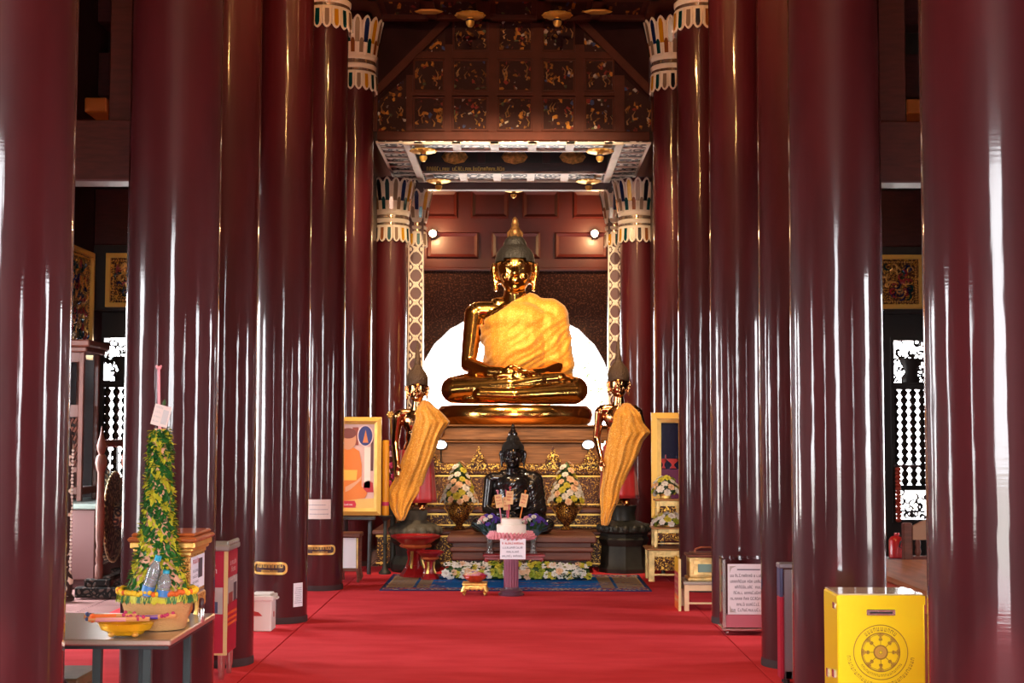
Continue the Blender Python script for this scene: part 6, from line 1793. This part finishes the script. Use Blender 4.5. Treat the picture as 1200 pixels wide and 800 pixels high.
def gold_shrine():
    x0, x1 = -1.42, -1.215; y0, y1 = 5.60, 5.87; zb = ZT+.001; zt = Z(626, 5.58)
    t = thing('gold_shrine_box', 'gold carved shrine box with flared top and a paper on its side', 'shrine box', ((x0+x1)/2, (y0+y1)/2, zb))
    h = zt-zb
    for sx in (x0+.02, x1-.02):
        for sy in (y0+.02, y1-.02):
            b = MB(); b.tube([(sx, sy, zb+.001), (sx, sy, zb+.02), (sx+(.008 if sx > -1.3 else -.008), sy, zb+.05), (sx, sy, zb+.085)], [.02,.014,.022,.03], 8); b.build('leg', M['gold_soft'], t)
    b = MB(); b.box((x0-.006, y0-.006, zb+.07), (x1+.006, y1+.006, zb+.10), .006); b.box((x0, y0, zb+.10), (x1, y1, zb+h*.74), .004)
    for s_ in (x0+.012, x1-.032): b.box((s_, y0-.006, zb+.11), (s_+.02, y0, zb+h*.72), .003)
    b.box((x0+.04, y0-.004, zb+.12), (x1-.04, y0, zb+.135)); b.box((x0+.04, y0-.004, zb+h*.66), (x1-.04, y0, zb+h*.70))
    b.build('carved_body', M['gold_fil_shrine'], t, smooth=False)
    b = MB(); b.prism([(.5,0)]) if False else None
    for k, (e, za, zb2) in enumerate(((.004, .74, .79), (.014, .79, .83), (.024, .83, .90))): b.box((x0-e, y0-e, zb+h*za), (x1+e, y1+e, zb+h*zb2), .004)
    b.build('cornice', M['gold_soft'], t, smooth=False)
    b = MB(); b.box((x0-.034, y0-.034, zb+h*.90), (x1+.034, y1+.034, zb+h*.955), .008); b.box((x0-.022, y0-.022, zb+h*.955), (x1+.022, y1+.022, zt), .008); b.build('wooden_top', mat('orange_brown_top', sr(168, 88, 44), .35, coat=.4), t, smooth=False)
    b = MB(); b.box((x0+.03, y0-.018, zb+h*.80), (x1-.04, y0-.0145, zb+h*.825)); b.build('teal_strip', M['glass_teal'], t, smooth=False)
    b = MB(); b.use(M['paper']); b.box((x1+.0005, y0+.02, zb+.12), (x1+.003, y1-.02, zb+h*.72)); b.use(M['photo_dark']); b.box((x1+.003, y1-.13, zb+h*.46), (x1+.004, y1-.06, zb+h*.68)); b.use(M['ink_red'])
    scribble(b, Vector((x1+.0042, y0+.04, zb+h*.64)), Vector((0,1,0)), UZ, .12, .02, 3); b.use(M['ink'])
    for j in range(6): scribble(b, Vector((x1+.0042, y0+.04, zb+h*.54-.022*j)), Vector((0,1,0)), UZ, .2 if j > 3 else .11, .011, 4+j)
    b.build('side_paper', None, t, smooth=False)
M['gold_fil_shrine'] = filigree('shrine_gold_carving', (.92, .58, .18, 1), (.45, .2, .04, 1), 45, .4, .8)
gold_shrine()
def small_bottle():
    y = 5.62; x = X(236, y, 718)
    t = thing('small_bottle', 'small dark-topped silver bottle at the right edge of the steel table', 'bottle', (x, y, ZT+.001))
    b = MB(); b.lathe([(.012,0),(.013,.003),(.013,.05),(.010,.056)], (x,y,ZT+.001), 16); b.build('body', M['steel'], t)
    b = MB(); b.lathe([(.010,.056),(.011,.06),(.010,.088),(.005,.094)], (x,y,ZT+.001), 14); b.build('dark_cap', mat('dark_red_cap', sr(60, 22, 28), .4), t)
small_bottle()
def low_box():
    zt = .5; x1 = -1.70; x0 = -2.25; y0, y1 = 5.79, 6.13
    t = thing('low_brown_chest', 'low brown wooden chest on the carpet under the steel table', 'chest', ((x0+x1)/2, 5.96, 0))
    b = MB(); b.box((x0+.03, y0+.03, .03), (x1-.03, y1-.03, zt-.04), .006); b.build('body', M['brown_wood'], t, smooth=False)
    b = MB(); b.box((x0, y0, zt-.04), (x1, y1, zt), .008); b.box((x0+.015, y0+.015, zt-.06), (x1-.015, y1-.015, zt-.04)); b.build('lid', mat('old_olive_brown_lid', sr(112, 84, 52), .45, var=.4, vs=8), t, smooth=False)
    b = MB(); b.box((x0+.015, y0+.015, .002), (x1-.015, y1-.015, .03)); b.build('plinth', M['dark_wood'], t, smooth=False)
low_box()

# ------------------------------------------------------------------ yellow donation box, right foreground
M['yellow_steel'] = mat('yellow_painted_steel', sr(250, 226, 0), .35, coat=.3, coat_r=.1)
M['emblem'] = mat('olive_brown_print', sr(150, 112, 30), .5); M['emblem_tan'] = mat('tan_print', sr(206, 160, 60), .5)
def donation():
    y0, y1 = 5.9, 6.16; x0, x1 = X(981.5, y0, 740), X(1084, y0, 740); zt = Z(697.5, y0, 1030); z0 = .06
    t = thing('yellow_donation_box', 'yellow metal donation box with a printed wheel emblem and coin slot', 'donation box', ((x0+x1)/2, 6.03, 0))
    b = MB(); b.box((x0, y0, z0), (x1, y1, zt), .006); b.build('steel_body', M['yellow_steel'], t, smooth=False)
    b = MB(); b.box((x0-.002, y0-.002, zt-.038), (x1+.002, y0, zt-.001)); b.build('lid_lip', M['yellow_steel'], t, smooth=False)
    b = MB(); b.box((x0+.004, y0+.004, zt), (x1-.004, y1-.004, zt+.006), .002); b.build('clear_top', mat('pale_top_plate', sr(214, 196, 170), .1, coat=.6), t, smooth=False)
    for sx in (x0+.04, x1-.04):
        for sy in (y0+.04, y1-.04):
            b = MB(); b.lathe([(.02,.001),(.022,.01),(.015,.02),(.015,z0+.002)], (sx, sy, 0), 12); b.build('foot', M['black'], t)
    cx, cz = X(1032, y0, 764), Z(764, y0, 1032); yf = y0-.0005
    xs0, xs1, zs0, zs1 = X(1015.5, y0, 715), X(1049, y0, 715), Z(719.5, y0), Z(712.5, y0)
    b = MB(); b.use(M['steel']); b.box((xs0, y0-.005, zs0), (xs1, y0-.0005, zs1), .002); b.use(M['black']); b.box((xs0+.012, y0-.0065, zs0+.009), (xs1-.012, y0-.005, zs1-.009)); b.build('coin_slot', None, t, smooth=False)
    def ring(b, r, w, n=64):
        for k in range(n):
            a, c = 2*PI*k/n, 2*PI*(k+1)/n
            b.add([(cx+q*math.cos(e), yf-.001, cz+q*math.sin(e)) for e in (a, c) for q in (r-w/2, r+w/2)], [(0,1,3,2)])
    px = y0/F_PX
    b = MB(); b.use(M['emblem'])
    R1, R2, R3 = 31.2*px, 22*px, 7.6*px
    ring(b, R1, .0035); ring(b, R2, .0045); ring(b, R2-.006, .0018); ring(b, R3, .006)
    b.use(M['emblem_tan']); ring(b, R3*.6, R3*.55, 40); b.use(M['emblem']); ring(b, R3*.25, .0025, 24)
    for k in range(8):
        a = PI/4*k; er = Vector((math.cos(a), 0, math.sin(a))); et = Vector((-math.sin(a), 0, math.cos(a))); o = Vector((cx, yf-.001, cz))
        def quad(r0, r1, w0, w1, m='emblem'):
            b.use(M[m]); b.add([o+er*r0-et*w0, o+er*r0+et*w0, o+er*r1+et*w1, o+er*r1-et*w1], [(0,1,2,3)])
        quad(R3, R2*.62, .0012, .0012); quad(R2*.60, R2*.66, .005, .009); quad(R2*.67, R2*.73, .007, .007); quad(R2*.74, R2*.84, .0045, .006, 'emblem_tan'); quad(R2*.74, R2*.84, .0015, .0015)
        quad(R2*.85, R2*.88, .010, .010); quad(R2*.89, R2*.97, .012, .014, 'emblem_tan'); quad(R2*.90, R2*.96, .004, .004)
    # ring of lettering: top arc, bottom arc and an outer arc below
    rnd = random.Random(12)
    def arc_text(r, a0, a1, hgt, m, flip, step=1.0):
        a = a0; b.use(M[m])
        while a < a1:
            g = hgt*rnd.uniform(.5, .8)/r
            for (u0, u1, v0, v1) in ((0, .2, 0, 1), (.8, 1, 0, 1), (0, 1, .8, 1)) if rnd.random() < .6 else ((.1, .3, 0, 1), (0, 1, 0, .2), (.7, .9, .2, 1)):
                q = []
                for u, v in ((u0, v0), (u1, v0), (u1, v1), (u0, v1)):
                    e = a+g*u; rr = r+(v-.5)*hgt*(-1 if flip else 1); q.append((cx+rr*math.cos(e), yf-.001, cz+rr*math.sin(e)))
                b.add(q, [(0,1,2,3)])
            a += g+hgt*.3/r
    arc_text((R1+R2)/2, math.radians(48), math.radians(132), .016, 'emblem', False)
    arc_text((R1+R2)/2, math.radians(212), math.radians(328), .010, 'emblem', True)
    arc_text(R1*1.2, math.radians(186), math.radians(350), .014, 'emblem', True)
    b.build('printed_wheel_emblem', None, t, smooth=False)
    b = MB(); b.box((x0-.003, y0+.04, zt-.06), (x0, y0+.08, zt-.035)); b.box((x0-.006, y0+.05, Z(795, y0)), (x0, y0+.09, Z(786, y0))); b.box((x0-.006, y0+.17, Z(800, y0)), (x0, y0+.2, Z(790, y0))); b.build('side_hasp', M['steel'], t, smooth=False)
donation()

# ------------------------------------------------------------------ aisle furniture, left
def gong():
    t = thing('gong_stand', 'turned wooden gong frame in the left aisle', 'gong stand', (-3.6, 13.3, 0))
    ya, yb = 12.85, 13.85; xa, xb = X(117.5, ya, 600), X(147, yb, 600)
    prof = [(.05,.16),(.05,.3),(.038,.32),(.05,.36),(.038,.4),(.05,.44),(.036,.48),(.05,.56),(.055,.8),(.045,1.0),(.042,1.18),(.06,1.22),(.075,1.28),(.06,1.34),(.035,1.36),(.055,1.40),(.06,1.44),(.04,1.5),(.02,1.55),(.008,1.62),(0,1.63)]
    zs = Z(500, ya)/1.63
    for x, y in ((xa, ya), (xb, yb)):
        b = MB(); b.lathe([(r*.72, z*zs) for r, z in prof], (x, y, 0), 18); b.build('post', M['turned_wood'], t)
        b = MB(); b.box((x-.2, y-.06, .002), (x+.2, y+.06, .10), .012); b.box((x-.12, y-.05, .10), (x+.12, y+.05, .17), .01); b.build('foot', M['black_fil'], t, smooth=False)
    z = Z(521, ya)
    b = MB(); n = 12
    b.tube([(xa+(xb-xa)*k/n, ya+(yb-ya)*k/n, z) for k in range(n+1)], [.028+.012*(k % 2) for k in range(n+1)], 10); b.build('crossbar', M['turned_wood'], t)
    b = MB(); b.tube([(xa, ya, .12), (xb, yb, .12)], .05, 8); b.build('bottom_rail', M['black_fil'], t)
    # the gong
    c = Vector(((xa+xb)/2, (ya+yb)/2, Z(607, 13.3))); ax = Vector((yb-ya, -(xb-xa), 0)).normalized(); R = .44
    g = thing('bronze_gong', 'large dark bronze gong with a raised boss hanging in a turned frame', 'gong', tuple(c))
    T = Matrix.Translation(c) @ ax.to_track_quat('Z', 'Y').to_matrix().to_4x4()
    b = MB(); b.T = T; b.lathe([(0,.0),(R*.9,0),(R,-.06),(R*.985,-.06),(R*.92,.012),(R*.55,.03),(R*.5,.02),(R*.3,.03),(R*.27,.07),(R*.2,.1),(0,.11)], n=48, cap=False); b.build('gong_disc', M['gong_bronze'], g)
    b = MB(); b.T = T; 
    b.tube([(R*.94*math.cos(2*PI*k/48), R*.94*math.sin(2*PI*k/48), .006) for k in range(48)], .008, 6, True)
    for k in range(44): a = 2*PI*k/44; b.ball((R*.94*math.cos(a), R*.94*math.sin(a), .012), .014, 6, 5)
    b.build('beaded_rim', mat('bronze_beads', (.36,.29,.17,1), .4, .8), g)
    for s in (-1, 1):
        tdir = Vector((xb-xa, yb-ya, 0)).normalized()
        b = MB(); b.tube([c+tdir*s*.14+Vector((0,0,R*.9)), c+tdir*s*.12+Vector((0,0,z-c.z-.045))], .008, 6); b.build('cord', M['black'], g)
M['turned_wood'] = mat('turned_red_brown_wood', sr(104, 54, 40), .5, var=.2, coat=.08)
M['gong_bronze'] = filigree('gong_relief', (.5, .42, .24, 1), (.04, .04, .04, 1), 14, .5, .8, .3, .5)
gong()
def bench_block():
    d = 13.6; x0, x1 = -4.6, X(111, d, 640); zt = Z(592, d)
    t = thing('mauve_wooden_platform', 'plain mauve-brown wooden platform against the left aisle wall', 'platform', ((x0+x1)/2, 14, 0))
    b = MB(); b.box((x0, d, .08), (x1, 15.0, zt-.05), .01); b.build('panelled_body', mat('mauve_wood', sr(96, 62, 60), .5, coat=.1), t, smooth=False)
    b = MB(); b.box((x0, d-.03, zt-.05), (x1+.03, 15.03, zt), .01); b.build('top', mat('teal_grey_top', sr(120, 130, 124), .35), t, smooth=False)
    b = MB(); b.box((x0, d+.03, .002), (x1-.03, 15.0, .08)); b.build('plinth', M['dark_wood'], t, smooth=False)
    s = thing('carved_wooden_throne', 'tall carved wooden preaching throne on the mauve platform', 'throne', (-4.25, 14.4, zt))
    xa, xb = X(81, 14.3, 500), X(102, 14.3, 500); z1 = Z(415, 14.3)
    for x in (xa, xb):
        for y in (14.1, 14.6):
            b = MB(); b.box((x-.025, y-.025, zt+.002), (x+.025, y+.025, z1), .006); b.build('post', M['turned_wood'], s, smooth=False)
    b = MB(); b.box((xa-.06, 14.04, z1), (xb+.06, 14.68, z1+.05), .01); b.box((xa-.1, 14.0, z1+.05), (xb+.1, 14.72, z1+.12), .015); b.box((xa-.03, 14.08, z1-.10), (xb+.03, 14.12, z1), .005); b.build('canopy', M['turned_wood'], s, smooth=False)
    zm0, zm1 = Z(548, 14.3), Z(490, 14.3)
    b = MB()
    for k in range(5):
        for j in range(6):
            b.tube([(xa+(xb-xa)*(k+.1)/5, 14.105, zm0+(zm1-zm0)*(j+.2)/6), (xa+(xb-xa)*(k+.9)/5, 14.095, zm0+(zm1-zm0)*(j+.8)/6)], .013, 6)
    b.box((xa, 14.09, zm1), (xb, 14.13, zm1+.12)); b.box((xa, 14.09, zm0-.05), (xb, 14.13, zm0)); b.build('lattice_front', M['turned_wood'], s, smooth=False)
    b = MB(); b.box((xa, 14.12, Z(580, 14.3)), (xb+.02, 14.6, Z(575, 14.3)+.03), .006); b.build('seat', M['turned_wood'], s, smooth=False)
bench_block()
def naga():
    d = 12.6; x = X(77, d, 650)
    t = thing('carved_silver_post', 'slender pale carved post with bead edging in the left aisle', 'post', (x, d, 0))
    zt = Z(480, d)
    b = MB(); b.lathe([(.08,.002),(.085,.03),(.06,.06),(.07,.18),(.045,.26)], (x,d,0), 14); b.build('foot', M['silver_fil'], t)
    b = MB(); b.lathe([(.04,.26),(.04,zt*.45),(.055,zt*.5),(.04,zt*.55),(.045,zt*.8),(.02,zt*.9),(0,zt)], (x,d,0), 14); b.build('shaft', M['silver_fil'], t)
    b = MB()
    for k in range(34): b.ball((x+.045, d-.01, .28+(zt*.8-.28)*k/34), .014, 6, 5)
    b.build('bead_edging', M['white'], t)
naga()
# gilded relief panels on the end and side walls
def relief_panel(label, pts, nrm, m='gold_fil_bright'):
    """Framed relief: four corner points (bottom-left, bottom-right, top-right, top-left) and an outward normal."""
    p = [Vector(q) for q in pts]; c = sum(p, Vector())/4; n = Vector(nrm).normalized()
    t = thing('gilded_relief_panel', label, 'relief panel', tuple(c), kind='thing')
    ux = (p[1]-p[0]).normalized(); uz = (p[3]-p[0]).normalized(); W = (p[1]-p[0]).length; H = (p[3]-p[0]).length
    def bx(b, u0, u1, v0, v1, d0, d1):
        q = [p[0]+ux*u+uz*v+n*d0 for u, v in ((u0,v0),(u1,v0),(u1,v1),(u0,v1))]; b.poly(q, n*(d1-d0))
    f = .05
    b = MB(); bx(b,0,W,0,f,0,.05); bx(b,0,W,H-f,H,0,.05); bx(b,0,f,f,H-f,0,.05); bx(b,W-f,W,f,H-f,0,.05); b.build('gold_frame', M['gold_paint'], t, smooth=False)
    b = MB(); bx(b,f,W-f,f,H-f,.0,.012); b.build('carved_ground', M[m], t, smooth=False)
    b = MB(); g = f+.03; k = int((W-2*g)/.028)
    for j in range(k): b.ball(p[0]+ux*(g+.028*j)+uz*(H-g)+n*.02, .011, 6, 5); b.ball(p[0]+ux*(g+.028*j)+uz*g+n*.02, .011, 6, 5)
    k = int((H-2*g)/.028)
    for j in range(k): b.ball(p[0]+ux*g+uz*(g+.028*j)+n*.02, .011, 6, 5); b.ball(p[0]+ux*(W-g)+uz*(g+.028*j)+n*.02, .011, 6, 5)
    b.build('bead_border', M['gold_soft'], t)
    b = MB(); rnd = random.Random(int(W*1000)); 
    for j in range(int(W*H*130)):
        u, v = rnd.uniform(g+.05, W-g-.05), rnd.uniform(g+.05, H-g-.05); a0 = rnd.uniform(0, 6.28); r = rnd.uniform(.02, .045)
        b.use(M[rnd.choice(['gold_soft','gold_soft','gold_soft','glass_teal','glass_blue','red_lacquer'])])
        b.tube([p[0]+ux*(u+r*math.cos(a0+q_*.8))+uz*(v+r*math.sin(a0+q_*.8))+n*(.016+.003*q_) for q_ in range(6)], [.006,.01,.013,.012,.009,.004], 5)
    b.build('scroll_relief', None, t)
yw = YE-.36
relief_panel('gilded floral panel on the dark right end wall', [(X(1022,yw,330),yw,Z(362,yw,1055)),(X(1081,yw,330),yw,Z(362,yw,1055)),(X(1081,yw,330),yw,Z(299,yw,1055)),(X(1022,yw,330),yw,Z(299,yw,1055))], (0,-1,0))
relief_panel('small gilded floral panel on the dark left end wall', [(X(125,yw,330),yw,Z(360,yw,140)),(X(186,yw,330),yw,Z(360,yw,140)),(X(186,yw,330),yw,Z(297,yw,140)),(X(125,yw,330),yw,Z(297,yw,140))], (0,-1,0))
relief_panel('tall gilded figure panel on the left side wall', [(-4.66,14.2,Z(420,15)),(-4.66,15.6,Z(420,15)),(-4.66,15.6,Z(297,15.6,107)),(-4.66,14.2,Z(297,15.6,107))], (1,0,0))
for s, nm in ((-1, 'left'), (1, 'right')):       # dark boards that carry the panels
    xa, xb = (-XW, -2.04) if s < 0 else (2.04, XW)
    b = MB(); b.box((xa, yw+.001, Z(364, yw)), (xb, YE-.002, Z(288, yw)), .004); struct(b.build('trim_end_'+nm, M['black_wood'], smooth=False))

# ------------------------------------------------------------------ aisle furniture, right
def platform_table():
    zt = .70; x0, x1 = 2.12, 4.3; y0, y1 = 5.6, 9.05
    t = thing('polished_platform_table', 'long polished wooden platform table with red edge in the right aisle', 'table', (3.2, 7.4, 0))
    b = MB(); b.box((x0, y0, zt-.03), (x1, y1, zt), .008); b.build('polished_top', mat('polished_tan_top', sr(158, 98, 60), .5, var=.25, vs=3, stretch=(6, 1, 1), spec=.3), t, smooth=False)
    b = MB(); b.box((x0-.01, y0, zt-.11), (x0+.03, y1, zt-.03), .006); b.box((x0+.03, y0, zt-.11), (x1, y0+.04, zt-.03)); b.build('red_edge', mat('orange_red_wood', sr(176, 58, 30), .35, coat=.4, var=.2), t, smooth=False)
    for sx in (x0+.02, x1-.1):
        for sy in (y0+.05, (y0+y1)/2, y1-.14):
            b = MB(); b.box((sx, sy, .002), (sx+.08, sy+.08, zt-.11), .01); b.build('leg', mat('orange_red_leg', sr(160, 60, 36), .4), t, smooth=False)
platform_table()
def bench():
    y = 9.35; x0 = X(1059, y, 630); x1 = x0+1.2
    t = thing('tan_backed_bench', 'wooden bench with a tan panel back beyond the polished platform table', 'bench', (x0+.6, y, 0))
    z0, z1 = Z(652, y), Z(606, y)
    for x in (x0, x1-.06):
        b = MB(); b.box((x, y, .002), (x+.06, y+.06, z1*.97), .008); b.box((x, y+.44, .002), (x+.06, y+.5, .44), .008); b.build('leg', M['brown_wood'], t, smooth=False)
    b = MB(); b.xz([(x0+.062, Z(631, y)), (x1-.062, Z(631, y)), (x1-.062, z1+.05), (x0+.3, z1+.02), (x0+.12, z1-.02), (x0+.062, z1-.05)], y+.01, y+.04); b.build('tan_back', mat('tan_panel', sr(170, 128, 100), .5), t, smooth=False)
    b = MB()
    for k in range(9): b.lathe([(.014,Z(650,y)),(.022,Z(645,y)),(.014,Z(640,y)),(.02,Z(636,y)),(.014,Z(631,y))], (x0+.10+.12*k, y+.03, 0), 8)
    b.box((x0+.06, y+.01, Z(652,y)-.03), (x1-.06, y+.05, Z(650,y))); b.build('turned_rail', M['turned_wood'], t)
    b = MB(); b.box((x0, y+.06, .40), (x1, y+.5, .44), .01); b.build('seat', M['brown_wood'], t, smooth=False)
bench()
def extinguisher():
    d = 10.0; x = X(1051, d, 640); zb = Z(652, d)
    t = thing('red_canister', 'red canister with a looped hose on a dark stool beside the tan bench', 'canister', (x, d, zb))
    h = Z(626, d)-zb
    b = MB(); b.lathe([(.05,0),(.055,.005),(.055,h*.8),(.04,h*.95),(.018,h),(.018,h+.02)], (x,d,zb), 20); b.build('cylinder', mat('red_enamel', sr(196, 36, 44), .3, coat=.5), t)
    b = MB(); b.tube([(x+.01,d-.02,zb+h), (x+.05,d-.05,zb+h*.9), (x+.03,d-.06,zb+h*.4), (x-.0,d-.06,zb+h*.55), (x+.015,d-.06,zb+h*.8)], .006, 8); b.build('hose', M['black'], t)
    s = thing('dark_stool', 'dark wooden stool carrying the red canister', 'stool', (x, d, 0))
    b = MB(); b.box((x-.14, d-.14, zb-.035), (x+.14, d+.14, zb-.001), .008); b.build('top', M['dark_wood'], s, smooth=False)
    for sx in (-1, 1):
        for sy in (-1, 1): b = MB(); b.box((x+sx*.11-.018, d+sy*.11-.018, .002), (x+sx*.11+.018, d+sy*.11+.018, zb-.036), .004); b.build('leg', M['dark_wood'], s, smooth=False)
extinguisher()
def streamer():
    d = 15.6; x = X(1049.5, d, 580); z0, z1 = Z(610, d), Z(546, d)
    t = thing('red_streamer', 'narrow red beaded streamer hanging beside the right end window', 'streamer', (x, d, z0))
    b = MB(); b.box((x-.01, d-.012, z1), (x+.3, d+.012, z1+.024)); b.box((x+.27, d-.012, z1), (x+.294, YE-.01, z1+.024)); b.build('hanging_rod', M['dark_wood'], t, smooth=False)
    b = MB(); n = 14
    for k in range(n): b.ball((x+.03, d, z0+(z1-z0)*(k+.5)/n), (.034,.03,(z1-z0)/n*.62), 8, 6)
    b.build('red_beads', mat('red_orange_beads', sr(190, 70, 50), .5), t)
streamer()
def hanging_lines():
    pass
